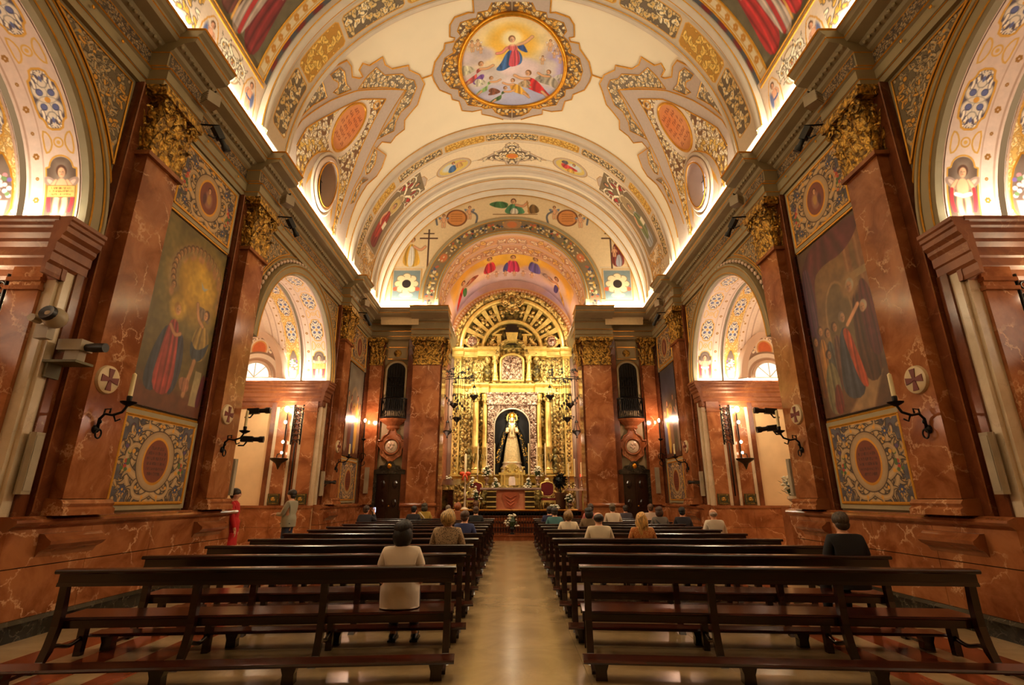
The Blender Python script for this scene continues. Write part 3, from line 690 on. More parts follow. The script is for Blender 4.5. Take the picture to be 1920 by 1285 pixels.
wb = MB().box((-3.8, 24.52, 0), (3.8, 24.7, 13.6)).build('wall_chancel_back', M_PINK); tag(wb, kind='structure')
for s in (-1, 1):
    sd = 'left' if s < 0 else 'right'
    def FE(x, d, z, s=s): return (s*x, EY-d, z)       # x outward from the axis, d into the nave
    e = empty('pillar', (0, 0, 0), label=f'red marble chancel pillar with gilded capital at {sd} of the altar opening', kind='structure')
    MB().box((2.82, 0, 1.1), (4.22, .12, 7.81)).build('back_pilaster', M_DARKRED, e, xf=FE, recalc=True)
    MB().box((2.88, .12, 1.3), (3.98, .28, 6.66)).box((2.82, 0, 1.0), (2.88, -.9, 6.66)).build('shaft', M_RED, e, xf=FE, recalc=True)
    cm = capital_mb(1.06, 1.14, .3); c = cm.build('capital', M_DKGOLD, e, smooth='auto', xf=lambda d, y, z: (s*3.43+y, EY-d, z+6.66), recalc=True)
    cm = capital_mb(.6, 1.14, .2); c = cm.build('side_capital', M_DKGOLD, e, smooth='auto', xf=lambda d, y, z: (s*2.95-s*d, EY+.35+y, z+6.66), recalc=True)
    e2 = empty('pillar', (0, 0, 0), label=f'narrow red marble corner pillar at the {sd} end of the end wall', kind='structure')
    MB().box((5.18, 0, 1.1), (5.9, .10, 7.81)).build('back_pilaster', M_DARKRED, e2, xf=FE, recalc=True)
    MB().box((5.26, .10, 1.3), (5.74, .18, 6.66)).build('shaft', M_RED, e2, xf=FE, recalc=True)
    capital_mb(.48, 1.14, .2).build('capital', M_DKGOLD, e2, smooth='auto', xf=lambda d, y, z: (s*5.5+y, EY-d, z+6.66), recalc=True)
    for z0, z1 in ((.22, .7), (.704, 1.2)):
        for xa, xb in ((2.86, 4.14), (5.22, 5.9)): MB().box((xa, 0, z0), (xb, .3, z1)).build('dado_slab', M_RED, we, xf=FE, recalc=True)
    t = MB().prism([(0, 1.2), (.3, 1.2), (.36, 1.25), (.36, 1.3), (.28, 1.35), (0, 1.35)], lambda p, q, u: (u, p, q), 2.82, 4.18).build('trim_dado_end', M_RED2, xf=FE, recalc=True); tag(t, kind='structure')
    mb = MB(); EN2 = [(d if d < .22 else d+.16, z) for d, z in ENT]; mb.prism(EN2, lambda p, q, u: (u, p, q), 2.62, 5.9); mb.prism([(d+.26, z) if d > 0 else (d, z) for d, z in EN2], lambda p, q, u: (u, p, q), 2.58, 4.12)
    mb.prism([(d*.7, z) for d, z in ENT], lambda p, q, u: (CR-p, u, q), -.3, -4.2)
    t = mb.build('trim_cornice_end_'+sd, M_OLIVE, xf=FE, recalc=True); tag(t, kind='structure')
    mb = MB()
    for d, z, r in ((.075, 7.93, .010), (.135, 8.14, .014), (.055, 8.475, .008), (.61, 8.78, .014), (.705, 8.955, .022)):
        P = [(5.9, d, z), (4.121, d, z), (4.121, d+.26, z), (2.57, d+.26, z), (2.57, -.2, z)]
        for a, b in zip(P[:-1], P[1:]): mb.tube([a, b], r, 4)
    mb.build('gold_line', M_GOLD, t, xf=FE, recalc=True)
    MB().box((2.9, .48, 8.972), (5.6, .54, 8.99)).build('led_strip', M_LED, t, xf=FE, recalc=True)
# archivolt of the chancel arch
mb = MB(); prof = [(CR, 0), (CR, .06), (CR+.08, .1), (CR+.14, .05), (CR+.66, .05), (CR+.70, .1), (CR+.79, .1), (CR+.81, 0)]; m = len(prof); vs = []
for i in range(n+1):
    a = PI*i/n
    for r, d in prof: vs.append((r*math.cos(a), EU-d, CZ+r*math.sin(a)))
mb.add(vs, [(i*m+j, i*m+(j+1) % m, (i+1)*m+(j+1) % m, (i+1)*m+j) for i in range(n) for j in range(m)])
for s in (-1, 1): mb.box((s*CR, EU-.05, 8.97), (s*(CR+.81), EU, CZ))
t = mb.build('trim_chancel_arch', M_OLIVE2); tag(t, kind='structure')
mb = MB()
for r, d in ((CR+.02, .07), (CR+.14, .06), (CR+.66, .06), (CR+.81, .05)): mb.tube([(s_*r, EY-d, z_) if False else (r*math.cos(a), EU-d, CZ+r*math.sin(a)) for a in np.linspace(0, PI, 60)], .016, 4)
mb.build('gold_line', M_GOLDL, t)
# back wall behind the camera
wk = MB().box((-6.2, -3.2, 0), (6.2, -3, 15)).build('wall_back', M_OLIVE2); tag(wk, kind='structure')
# chancel floor and steps
M_STEP = marble('brown_step_marble', (.40, .20, .10), (.52, .28, .15), (.8, .6, .45), rough=.18, amount=.3)
fc = MB().box((-3.2, 21.89, -.02), (3.2, 24.6, 1.05)).build('floor_chancel', M_STEP); tag(fc, kind='structure')
for i in range(5):
    y0 = 20.25 if i == 0 else 21.25+.16*i
    st = MB().box((-2.84, y0, -.02), (2.84, 22.2, .21*(i+1)-.04)).box((-2.87, y0-.03, .21*(i+1)-.04), (2.87, 22.2, .21*(i+1))).build('trim_step_%d' % (i+1), M_STEP); tag(st, kind='structure')
# ------------------------------------------------------------------ benches
BW = 3.92
def bench_parts(root):
    hw = BW/2
    def rail(y0, y1, z0, z1, name, mat, w=hw, bev=.012):
        mb = MB(); mb.prism([(y0+bev, z0), (y1-bev, z0), (y1, z0+bev), (y1, z1-bev), (y1-bev, z1), (y0+bev, z1), (y0, z1-bev), (y0, z0+bev)], lambda a, b, t: (t, a, b), -w, w)
        return mb.build(name, mat, root)
    rail(-.10, .055, .835, .875, 'top_rail', M_WOOD, hw+.02)
    mb = MB(); mb.prism([(-.055, .745), (-.025, .745), (-.015, .835), (-.05, .835)], lambda a, b, t: (t, a, b), -hw, hw); mb.prism([(-.07, .718), (-.012, .718), (-.012, .748), (-.062, .754)], lambda a, b, t: (t, a, b), -hw, hw)
    mb.build('back_board', M_WOOD, root)
    rail(.02, .47, .395, .425, 'seat', M_WOODL)
    mb = MB(); mb.box((-hw, .03, .325), (hw, .06, .395)); mb.box((-hw, .40, .33), (hw, .43, .395)); mb.build('seat_apron', M_WOOD, root)
    for i, fx in enumerate((-hw+.06, -hw/3+.02, hw/3-.02, hw-.06)):
        mb = MB(); t = .035                            # back leg, swept towards the rear at the foot
        prof = [(-.05, .84), (.0, .84), (.03, .5), (.02, .34), (-.04, .14), (-.12, .045), (-.16, .0), (-.24, 0), (-.20, .035), (-.14, .08), (-.09, .2), (-.05, .36), (-.045, .5)]
        mb.prism(prof, lambda a, b, u: (fx+u, a, b), -t, t); mb.build('rear_leg', M_WOOD, root, recalc=True)
        mb = MB(); mb.prism([(.36, .40), (.44, .40), (.435, .2), (.42, 0), (.35, 0), (.355, .2)], lambda a, b, u: (fx+u, a, b), -t*.95, t*.95); mb.build('front_leg', M_WOOD, root, recalc=True)
        mb = MB(); P = [(fx, -.06+.42*k/10, .155+.022*math.sin(k/10*2*PI+.6)) for k in range(11)]; mb.tube(P, .022, 5); mb.build('stretcher', M_WOOD, root, smooth=True)
    k = MB(); k.prism([(-.74, .145), (-.53, .145), (-.52, .16), (-.53, .175), (-.74, .175), (-.75, .16)], lambda a, b, t: (t, a, b), -hw-.04, hw+.04); k.build('kneeler_board', M_WOODL, root)
    for fx in (-hw+.12, -hw/3+.1, hw/3-.1, hw-.12):
        mb = MB(); mb.prism([(-.10, .145), (.10, .145), (.085, .11), (.07, .08), (.075, 0), (-.075, 0), (-.07, .08), (-.085, .11)], lambda a, b, t: (fx+a*.7, -.635+t, b), -.05, .05); mb.build('kneeler_foot', M_WOOD, root, recalc=True)
    for fx in (-hw+.06, hw-.06):
        mb = MB(); mb.box((fx-.02, -.58, .02), (fx+.02, -.18, .05)); mb.build('kneeler_brace', M_WOOD, root)
ORD = ('first', 'second', 'third', 'fourth', 'fifth', 'sixth', 'seventh', 'eighth', 'ninth', 'tenth', 'eleventh')
BX = 2.63; BENCH = {}
ROWY = (5.72, 6.95, 8.25, 9.5, 10.85, 12.1, 13.3, 14.5, 15.7, 16.9, 18.1)
ROWA = (4.6, 4.6, 3.6, 2.8, 2.2, 1.8, 1.5, 1.2, 1, 1, 1)
for s in (-1, 1):
    sd = 'left' if s < 0 else 'right'; proto = None
    for i in range(11):
        lab = f'dark varnished wooden bench, {ORD[i]} row from the nearest, {sd} of the aisle'
        if proto is None:
            o = empty('church_bench', label=lab, cat='bench', group=f'church benches {sd} of the aisle'); bench_parts(o); proto = o
        else: o = copy_tree(proto); o['label'] = lab
        o.location = (s*BX+.06, ROWY[i], 0); o.rotation_euler = (0, 0, math.radians(-s*ROWA[i])); BENCH[(s, i)] = o
# ------------------------------------------------------------------ painted ornament of the side walls
def place(mesh_ob, name, s, yc=0., ym=1, parent=None):
    o = bpy.data.objects.new(name, mesh_ob.data); link(o, parent); o.scale = (-s, ym, 1); o.location = (s*5.9, yc, 0); return o
def LF(d, y, z): return (d, y, z)                    # mesh made in (d, y, z); object scale/location carry it to a wall
OL, OLD = (.52, .45, .33), (.36, .30, .20)
FR, GRN, PUR, ORA = (.72, .26, .18), (.32, .40, .20), (.36, .26, .42), (.80, .44, .22)
def ornament_panel(w, h, ppm, seed, medal, ground=(.60, .50, .36), rx=.3, ry=.4):
    cv = CV(-w/2, 0, -h/2, h/2, ppm, (.33, .31, .33)); cv.noise(.2, .12, seed)
    r = random.Random(seed)
    arabesque(cv, lambda x, y: (x/(rx*1.6))**2+(y/(ry*1.5))**2 > .9, .15, seed, w=.026, fills=((.70, .58, .42), (.66, .53, .36), (.74, .60, .36)), dark=(.22, .17, .12), accents=((.26, .28, .40), (.30, .36, .22), (.40, .26, .36), (.25, .25, .35)), acc_p=.45, tip=(.85, .60, .22))
    # strapwork cartouche round the medallion
    g = (.64, .52, .37)
    for a, t, q in ((.1, 1, 1), (.75, -1, .9), (1.3, 1, .9), (-.55, -1, 1), (-1.1, 1, .9), (-1.5, -1, .8), (1.57, -1, .6)):
        x, y = -rx*1.5*math.cos(a), ry*1.38*math.sin(a); acanthus(cv, x, y, PI-a+t*.9, .36*q, t, .062*q, (.68, .56, .40), (.25, .19, .13), (.86, .62, .24), n=36)
    cv.ell(0, 0, rx*1.52, ry*1.36, (.30, .21, .13)); cv.ell(0, 0, rx*1.46, ry*1.31, g); cv.ell(0, 0, rx*1.32, ry*1.22, (.70, .58, .42), soft=.05)
    for k in (0, 1):
        x, y = -w*.39, h*(.05 if k else -.1)
        for j in range(7): cv.ell(x+r.uniform(-.06, .06), y+r.uniform(-.13, .13), .035, .03, r.choice((FR, GRN, ORA, (.75, .6, .3), PUR)))
    for x, y in ((-w*.30, h*.33), (-w*.36, -h*.34)):   # star flowers
        for j in range(8):
            a = j*PI/4; cv.ell(x+.045*math.cos(a), y+.045*math.sin(a), .035, .016, (.24, .26, .36), rot=a)
        cv.ell(x, y, .02, .02, GLD)
    cv.mirrorx()
    cv.ell(0, 0, rx, ry, (.48, .23, .12)); cv.ring(0, 0, rx, ry, .035, (.86, .62, .24), 1.)
    if medal == 'text': glyphs(cv, 0, 0, rx*1.5, ry*1.35, 6, (.28, .13, .08), seed)
    else:
        cv.ell(0, 0, rx*.92, ry*.92, (.50, .27, .20)); cv.ell(.0, -.04, rx*.45, ry*.5, (.60, .40, .32), soft=.04); cv.ell(.02, -.02, rx*.22, ry*.3, (.70, .52, .28), soft=.03); head(cv, .0, ry*.45, rx*.22)
        cv.ell(-rx*.4, -ry*.2, rx*.2, ry*.35, (.38, .22, .22), soft=.03)
    b = .016
    cv.frame(-w/2+b, w/2-b, -h/2+b, h/2-b, .03, (.86, .62, .22)); return cv
PY = (8.5, 18.62)
lowp = ornament_panel(1.72, 1.32, 150, 5, 'text', rx=.30, ry=.36)
topp = ornament_panel(1.72, 1.22, 130, 11, 'figure', rx=.28, ry=.34)
proto = {}
for key, cvx in (('l', lowp), ('t', topp)):
    o = cvx.mesh('painted_field', lambda X, Y: (.06+X*0, X, Y), M_PAINT); C.objects.unlink(o); proto[key] = o
for s in (-1, 1):
    sd = 'left' if s < 0 else 'right'
    for i, yc in enumerate(PY):
        nf = ('near', 'far')[i]
        for key, zc, h, what in (('l', 2.13, 1.32, 'lower ornamental wall panel with oval inscription below the %s %s canvas' % (nf, sd)), ('t', 7.07, 1.22, 'upper ornamental wall panel with small medallion above the %s %s canvas' % (nf, sd))):
            e = empty('ornamental_panel', (s*5.9, yc, zc), label=what, cat='wall panel', group='ornamental wall panels'); e.scale = (-s, 1, 1)
            o = bpy.data.objects.new('painted_field', proto[key].data); link(o, e)
            mb = MB(); w = 1.72
            mb.box((0, -w/2-.09, -h/2-.09), (.05, w/2+.09, h/2+.09)); mb.build('backing', M_OLIVE2, e)
            mb = MB()
            for a, b in (((-w/2, -h/2), (w/2, -h/2)), ((w/2, -h/2), (w/2, h/2)), ((w/2, h/2), (-w/2, h/2)), ((-w/2, h/2), (-w/2, -h/2))): mb.tube([(.06, a[0], a[1]), (.06, b[0], b[1])], .018, 5)
            mb.build('gold_frame', M_GOLDL, e)
        for z in (2.9, 6.35):
            MB().tube([(.03, yc-.93, z), (.03, yc+.93, z)], .022, 5).build('gold_line', M_GOLDL, bpy.data.objects['wall_'+sd], xf=W(s))
# ---- the big canvases (painted top to bottom of each bay)
def canvas(): return CV(-.92, .92, 2.96, 6.28, 82, (.42, .36, .20))
def annunciation():
    cv = canvas(); cv.a[..., :3] = (.36, .30, .15); cv.poly([(-.92, 4.3), (.92, 4.3), (.92, 6.28), (-.92, 6.28)], (.44, .38, .20), soft=.4)
    cv.rect(-.92, .92, 2.96, 3.35, (.40, .22, .12)); cv.poly([(-.92, 3.3), (.92, 3.3), (.92, 3.5), (-.92, 3.5)], (.38, .27, .14), soft=.15)
    cv.ell(.25, 5.35, .75, .65, (.66, .50, .17), soft=.5); cv.ell(.3, 5.35, .42, .36, (.76, .60, .22), soft=.3)
    r = random.Random(3)
    for k in range(24):
        a = -.3+k/23*3.9; x, y = .22+.72*math.cos(a), 5.35+.62*math.sin(a); cv.ell(x, y, .13, .10, (.56, .46, .28), soft=.06); head(cv, x, y+.02, .075, (.72, .52, .33), (.38, .25, .12)); cv.ell(x+.03*(-1)**k, y-.11, .06, .08, (.66, .47, .29), soft=.04)
    cv.poly([(.28, 5.45), (.40, 5.36), (.52, 5.40), (.42, 5.30), (.34, 5.32)], (.62, .62, .58), soft=.02)
    drape(cv, [(-.72, 3.25), (-.30, 3.2), (-.2, 4.2), (-.38, 4.45), (-.62, 3.9)], (.20, .23, .27), 4, 1)
    drape(cv, [(.1, 3.3), (-.1, 3.2), (-.12, 4.3), (.08, 4.35), (.2, 3.8)], (.20, .22, .28), 3, 8)
    drape(cv, [(-.52, 3.22), (.05, 3.2), (-.02, 4.1), (-.12, 4.55), (-.34, 4.5), (-.42, 4.0)], (.58, .22, .20), 6, 2)
    head(cv, -.20, 4.72, .11, (.78, .58, .38), (.66, .48, .20), .5, (.74, .58, .22)); limb(cv, [(-.3, 4.4), (-.15, 4.25), (-.02, 4.32)], .07, (.72, .5, .34))
    for p in ([(.3, 5.0), (.62, 4.98), (.75, 4.7), (.5, 4.82)], [(.32, 4.95), (.5, 4.98), (.6, 4.72), (.42, 4.78)]): drape(cv, p, (.46, .38, .30), 3, 3)
    drape(cv, [(.35, 3.9), (.85, 4.05), (.82, 4.55), (.55, 4.7), (.3, 4.45)], (.60, .48, .24), 5, 4)
    drape(cv, [(.28, 4.35), (.35, 3.95), (.7, 3.98), (.88, 4.45), (.7, 4.25), (.45, 4.15)], (.22, .25, .28), 4, 5)
    head(cv, .62, 4.88, .10, (.76, .56, .38), (.34, .22, .10), -.6); limb(cv, [(.55, 4.65), (.38, 4.75), (.30, 5.0)], .08, (.74, .54, .36)); limb(cv, [(.5, 3.95), (.42, 3.6), (.36, 3.3)], .1, (.70, .50, .34))
    drape(cv, [(.25, 3.35), (.15, 3.6), (.45, 3.62), (.5, 3.36)], (.58, .38, .28), 2, 6); cv.poly([(.55, 3.15), (.8, 3.15), (.78, 3.8), (.6, 3.8)], (.60, .53, .38)); drape(cv, [(.72, 3.1), (.92, 3.2), (.92, 3.8), (.8, 3.75)], (.34, .10, .13), 3, 7)
    cv.noise(.10, .25, 1); cv.noise(.08, .07, 2); return cv
def betrothal():
    cv = canvas(); cv.a[..., :3] = (.34, .24, .17); cv.poly([(-.6, 3.8), (.92, 3.8), (.92, 5.9), (-.6, 5.9)], (.46, .34, .20), soft=.2)
    cv.poly([(-.35, 3.9), (.35, 3.9), (.35, 4.95), (.2, 5.25), (-.15, 5.3), (-.33, 5.0)], (.40, .32, .20), soft=.04); cv.line(smooth_poly([(-.36, 4.2), (-.36, 5.0), (0, 5.4), (.36, 5.0), (.36, 4.2)], 2, False), .05, (.56, .43, .28), soft=.03)
    for x in (.48, .78): cv.rect(x-.09, x+.09, 4.2, 6.0, (.50, .33, .20)); cv.line([(x-.03, 4.2), (x-.03, 6.0)], .05, (.60, .42, .28), soft=.04)
    cv.rect(.4, .92, 5.15, 5.28, (.58, .46, .30)); cv.poly([(-.92, 2.96), (.92, 2.96), (.92, 3.55), (-.92, 3.3)], (.36, .24, .14)); cv.poly([(-.2, 2.96), (.4, 2.96), (.75, 3.5), (.35, 3.5), (.1, 3.2)], (.60, .46, .30), soft=.06)
    drape(cv, [(-.92, 4.6), (-.6, 4.75), (-.55, 5.6), (-.2, 5.75), (.4, 5.7), (.9, 5.95), (.92, 6.28), (-.92, 6.28)], (.33, .15, .16), 8, 3); drape(cv, [(-.92, 4.3), (-.62, 4.4), (-.58, 5.9), (-.92, 5.9)], (.30, .18, .24), 5, 4)
    cols = ((.42, .26, .14), (.62, .42, .20), (.30, .30, .28), (.36, .24, .20), (.46, .34, .26))
    for i, (x, h) in enumerate(((-.82, 4.45), (-.62, 4.6), (-.42, 4.5), (-.2, 4.55))): drape(cv, [(x-.15, 3.35), (x+.16, 3.3), (x+.13, h-.2), (x-.1, h-.18)], cols[i], 4, i); head(cv, x, h-.03, .095, (.64, .45, .30), (.26, .17, .10), .5)
    drape(cv, [(.28, 3.4), (.78, 3.35), (.82, 4.5), (.7, 5.0), (.45, 5.0), (.3, 4.4)], (.30, .18, .11), 6, 9); drape(cv, [(.55, 3.8), (.9, 3.7), (.88, 4.8), (.72, 5.15), (.55, 4.9)], (.34, .15, .14), 4, 10)
    head(cv, .4, 5.08, .12, (.66, .48, .34), (.60, .54, .44), -.4, (.56, .42, .26)); head(cv, .62, 4.62, .10, (.70, .52, .38), (.62, .56, .46), -.6); limb(cv, [(.5, 4.7), (.3, 4.55), (.16, 4.45)], .08)
    drape(cv, [(-.28, 3.2), (.35, 3.15), (.25, 4.0), (.12, 4.45), (-.08, 4.4), (-.2, 3.9)], (.20, .22, .26), 5, 11); drape(cv, [(-.02, 4.42), (.16, 4.4), (.28, 3.9), (.42, 3.3), (.22, 3.32), (.06, 3.95)], (.62, .24, .12), 4, 12)
    head(cv, .05, 4.62, .10, (.74, .55, .40), (.50, .42, .34), .5); drape(cv, [(-.75, 3.0), (-.35, 2.98), (-.3, 3.7), (-.5, 4.0), (-.72, 3.7)], (.44, .40, .28), 4, 13); drape(cv, [(-.6, 2.98), (-.32, 2.98), (-.32, 3.5), (-.5, 3.5)], (.42, .16, .12), 3, 14); head(cv, -.5, 4.08, .09, (.64, .46, .32), (.24, .15, .09), .6)
    cv.noise(.10, .25, 4); cv.noise(.08, .07, 5); return cv
def procession(k):
    cv = canvas(); cv.a[..., :3] = (.46, .42, .34) if k == 0 else (.34, .30, .24); cv.poly([(-.92, 5.2), (.92, 5.2), (.92, 6.28), (-.92, 6.28)], (.52, .50, .44) if k == 0 else (.25, .27, .32), soft=.5)
    r = random.Random(20+k); cv.rect(-.92, .92, 2.96, 3.3, (.34, .22, .15))
    if k == 0: cv.line(smooth_poly([(-.5, 3.3), (-.5, 5.0), (0, 5.6), (.45, 5.0), (.45, 3.3)], 3, False), .12, (.62, .55, .42), soft=.06)
    pal = ((.56, .50, .40), (.40, .22, .17), (.30, .34, .42), (.70, .56, .26), (.50, .40, .30), (.30, .32, .24))
    for i in range(5):
        x = -.7+i*.36; h = r.uniform(4.5, 5.2); drape(cv, [(x-.2, 3.1), (x+.2, 3.1), (x+.16, h-.35), (x, h-.1), (x-.15, h-.3)], pal[(i+k*2) % 6], 5, i+k*9); head(cv, x, h, .11, (.72, .52, .38), (.3, .2, .12), r.uniform(-.6, .6), (.7, .56, .28) if i == 2 else None); limb(cv, [(x+.1, h-.4), (x+.22, h-.6), (x+.3, h-.35)], .08)
    cv.noise(.12, .25, 6+k); return cv
CANV = (('left', 0, annunciation, 'kneeling woman in red under a golden sky of small heads'), ('right', 0, betrothal, 'crowd under a dark red curtain'), ('left', 1, lambda: procession(0), 'pale figures below a painted arch'), ('right', 1, lambda: procession(1), 'robed figures on a dark blue ground'))
for sd, i, fn, what in CANV:
    s = -1 if sd == 'left' else 1; cvx = fn(); yc = PY[i]
    if s > 0: cvx.a = cvx.a[:, ::-1]                  # seen from the nave the right wall reads the other way round
    e = empty('wall_painting', (s*5.9, yc, 2.96), label='painting of '+what+f', {("near", "far")[i]} {sd} bay', cat='painting', group='tall wall paintings')
    cvx.mesh('canvas', lambda X, Y: (-s*(.05+X*0), X, Y-2.96), M_OIL, e, flip=s > 0)
    MB().box((0, -.93, -.01), (-s*.045, .93, 3.33)).build('stretcher', M_WOOD, e, recalc=True)
    for q in (-1, 1): MB().box((-s*.01, q*.93, 0), (-s*.09, q*.97, 3.34)).build('frame_strip', M_WOODL, e, recalc=True)
# ---- spandrels of the side arches
def spandrel():
    R = ARCH_R+.53; P = [(R*math.cos(a), SPR+R*math.sin(a)) for a in np.linspace(.425, 1.125, 24)]; P += [(P[-1][0], 7.71), (2.62, 7.71), (2.65, 6.8)]
    cv = CV(1.1, 2.8, 6.1, 7.8, 120, (.40, .34, .23)); ins = inpoly([(x*.97+.06, y*.99+.06) for x, y in P])
    for x, y, a, sz, t in ((2.2, 7.3, 2.6, .5, 1), (1.8, 7.6, 3.0, .34, -1), (2.4, 6.75, 1.2, .34, 1), (2.5, 7.5, 4.3, .4, -1), (2.58, 6.45, 1.6, .22, -1), (1.5, 7.65, 3.0, .22, 1), (2.4, 7.0, 3.6, .34, -1)):
        if True: acanthus(cv, x, y, a, sz, t, .062*max(.5, sz/.5), (.60, .52, .38), (.24, .19, .11), (.84, .60, .20), n=44)
    arabesque(cv, ins, .14, 31, w=.02, fills=((.60, .52, .38), (.66, .57, .42), (.78, .56, .2)), dark=(.25, .20, .12), tip=(.84, .6, .2))
    for q in ((2.05, 7.25), (2.4, 7.55), (2.45, 6.85)): cv.ell(q[0], q[1], .05, .05, (.25, .2, .12)); cv.ell(q[0], q[1], .035, .035, (.84, .6, .2), gold=.6)
    m = cv.mesh('spandrel_ornament', lambda X, Y: (.022+X*0, X, Y), M_PAINT, mask=vin(P)); C.objects.unlink(m); return m, P
spm, spP = spandrel()
mb = MB(); mb.tube([(.03, p[0], p[1]) for p in spP], .016, 5, closed=True); spf = mb.build('spandrel_frame', M_GOLDL); C.objects.unlink(spf)
for s in (-1, 1):
    wl = bpy.data.objects['wall_'+('left' if s < 0 else 'right')]
    for yc, ym in ((YA, 1), (YB, 1), (YB, -1)): place(spm, 'spandrel_ornament', s, yc, ym, wl); place(spf, 'spandrel_frame', s, yc, ym, wl)
# ---- frieze of the entablature (repeats of one painted length)
def frieze(L=1.5):
    cv = CV(0, L/2, 8.21, 8.47, 105, (.33, .28, .20))
    for k in range(3): acanthus(cv, .06+k*.24, 8.29 if k % 2 else 8.39, .4 if k % 2 else -.4, .17, 1 if k % 2 else -1, .022, (.66, .57, .42), (.2, .15, .1), (.84, .6, .2), n=26)
    arabesque(cv, lambda x, y: True, .085, 7, w=.013, fills=((.62, .54, .42), (.55, .46, .33)), dark=(.22, .17, .12), accents=((.27, .28, .36),), acc_p=.25)
    cv.mirrorx(); return cv
fz = frieze().mesh('frieze_ornament', lambda X, Y: (.056+X*0, X, Y), M_PAINT); C.objects.unlink(fz)
ros = MB(); ros.ball((.105, 0, 8.02), (.012, .03, .03), 6, 4); ros = ros.build('rosette', M_GOLD, smooth=True); C.objects.unlink(ros)
for s in (-1, 1):
    wl = bpy.data.objects['trim_cornice_'+('left' if s < 0 else 'right')]
    for k in range(13): place(fz, 'frieze_ornament', s, 1.0+1.42*k, 1, wl)
    for yc in PIL:
        o = place(fz, 'frieze_ornament', s, yc-.45, 1, wl); o.scale = (-s, .6, 1); o.location.x = s*5.6
    for k in range(32):
        y = 2+.55*k
        if not any(abs(y-p) < .55 for p in PIL): place(ros, 'rosette', s, y, 1, wl).location.x = s*5.86
# ---- soffits of the chapel arches
def hourglass(cv, x, y, w, h, g=(.86, .66, .30)):
    for k in (-1, 1):
        P = smooth_poly([(x+k*w*.5, y-h*.5), (x+k*w*.5, y+h*.5), (x+k*w*.32, y+h*.42), (x+k*w*.2, y), (x+k*w*.32, y-h*.42)], 1); cv.line(P+[P[0]], .022, g, .5)
    cv.ring(x, y, .06, .06, .02, g, .5); cv.ell(x, y, .025, .025, g)
def dogbone(cv, x, y, w, h, seed, base=(.90, .83, .72)):
    P = smooth_poly([(x-w*.5, y-h*.28), (x-w*.32, y-h*.34), (x-w*.25, y-h*.5), (x+w*.25, y-h*.5), (x+w*.32, y-h*.34), (x+w*.5, y-h*.28), (x+w*.5, y+h*.28), (x+w*.32, y+h*.34), (x+w*.25, y+h*.5), (x-w*.25, y+h*.5), (x-w*.32, y+h*.34), (x-w*.5, y+h*.28)], 1)
    dk = (.36, .31, .34); bl = (.38, .40, .56)
    cv.poly(P, dk, edge=(.86, .64, .26), ew=.03, egold=.6)
    old = cv.clip; r = cv.pmask(P)
    if r is None: return
    m = np.zeros((cv.ny, cv.nx)); m[r[0]] = (r[2] < -.015); cv.clip = m; sh = tuple(c*.72 for c in base)
    for kx in (-1, 1):
        for ky in (-1, 1):                            # strapwork lobes, their blue eyes, leaf ends
            cv.ell(x+kx*w*.2, y+ky*h*.13, w*.27, h*.14, sh); cv.ell(x+kx*w*.19, y+ky*h*.135, w*.24, h*.125, base); cv.ell(x+kx*w*.2, y+ky*h*.12, w*.12, h*.06, tuple(c*.7 for c in bl)); cv.ell(x+kx*w*.2, y+ky*h*.115, w*.1, h*.048, bl)
            acanthus(cv, x+kx*w*.05, y+ky*h*.24, ky*PI/2-kx*ky*.75, w*.42, kx*ky, w*.062, base, dk, (.86, .66, .3), n=26); acanthus(cv, x+kx*w*.3, y+ky*h*.2, ky*PI/2+kx*ky*.2, w*.26, -kx*ky, w*.05, base, dk, None, n=20)
    for ky in (-1, 1):
        cv.ell(x, y+ky*h*.26, w*.16, h*.07, sh); cv.ell(x, y+ky*h*.265, w*.13, h*.055, base); cv.ell(x, y+ky*h*.41, w*.07, h*.05, base); cv.ell(x, y+ky*h*.34, w*.05, h*.05, bl)
    cv.ell(x, y, w*.3, h*.06, sh); cv.ell(x, y, w*.27, h*.048, base); cv.ell(x, y, w*.1, h*.05, (.86, .6, .22)); cv.clip = old
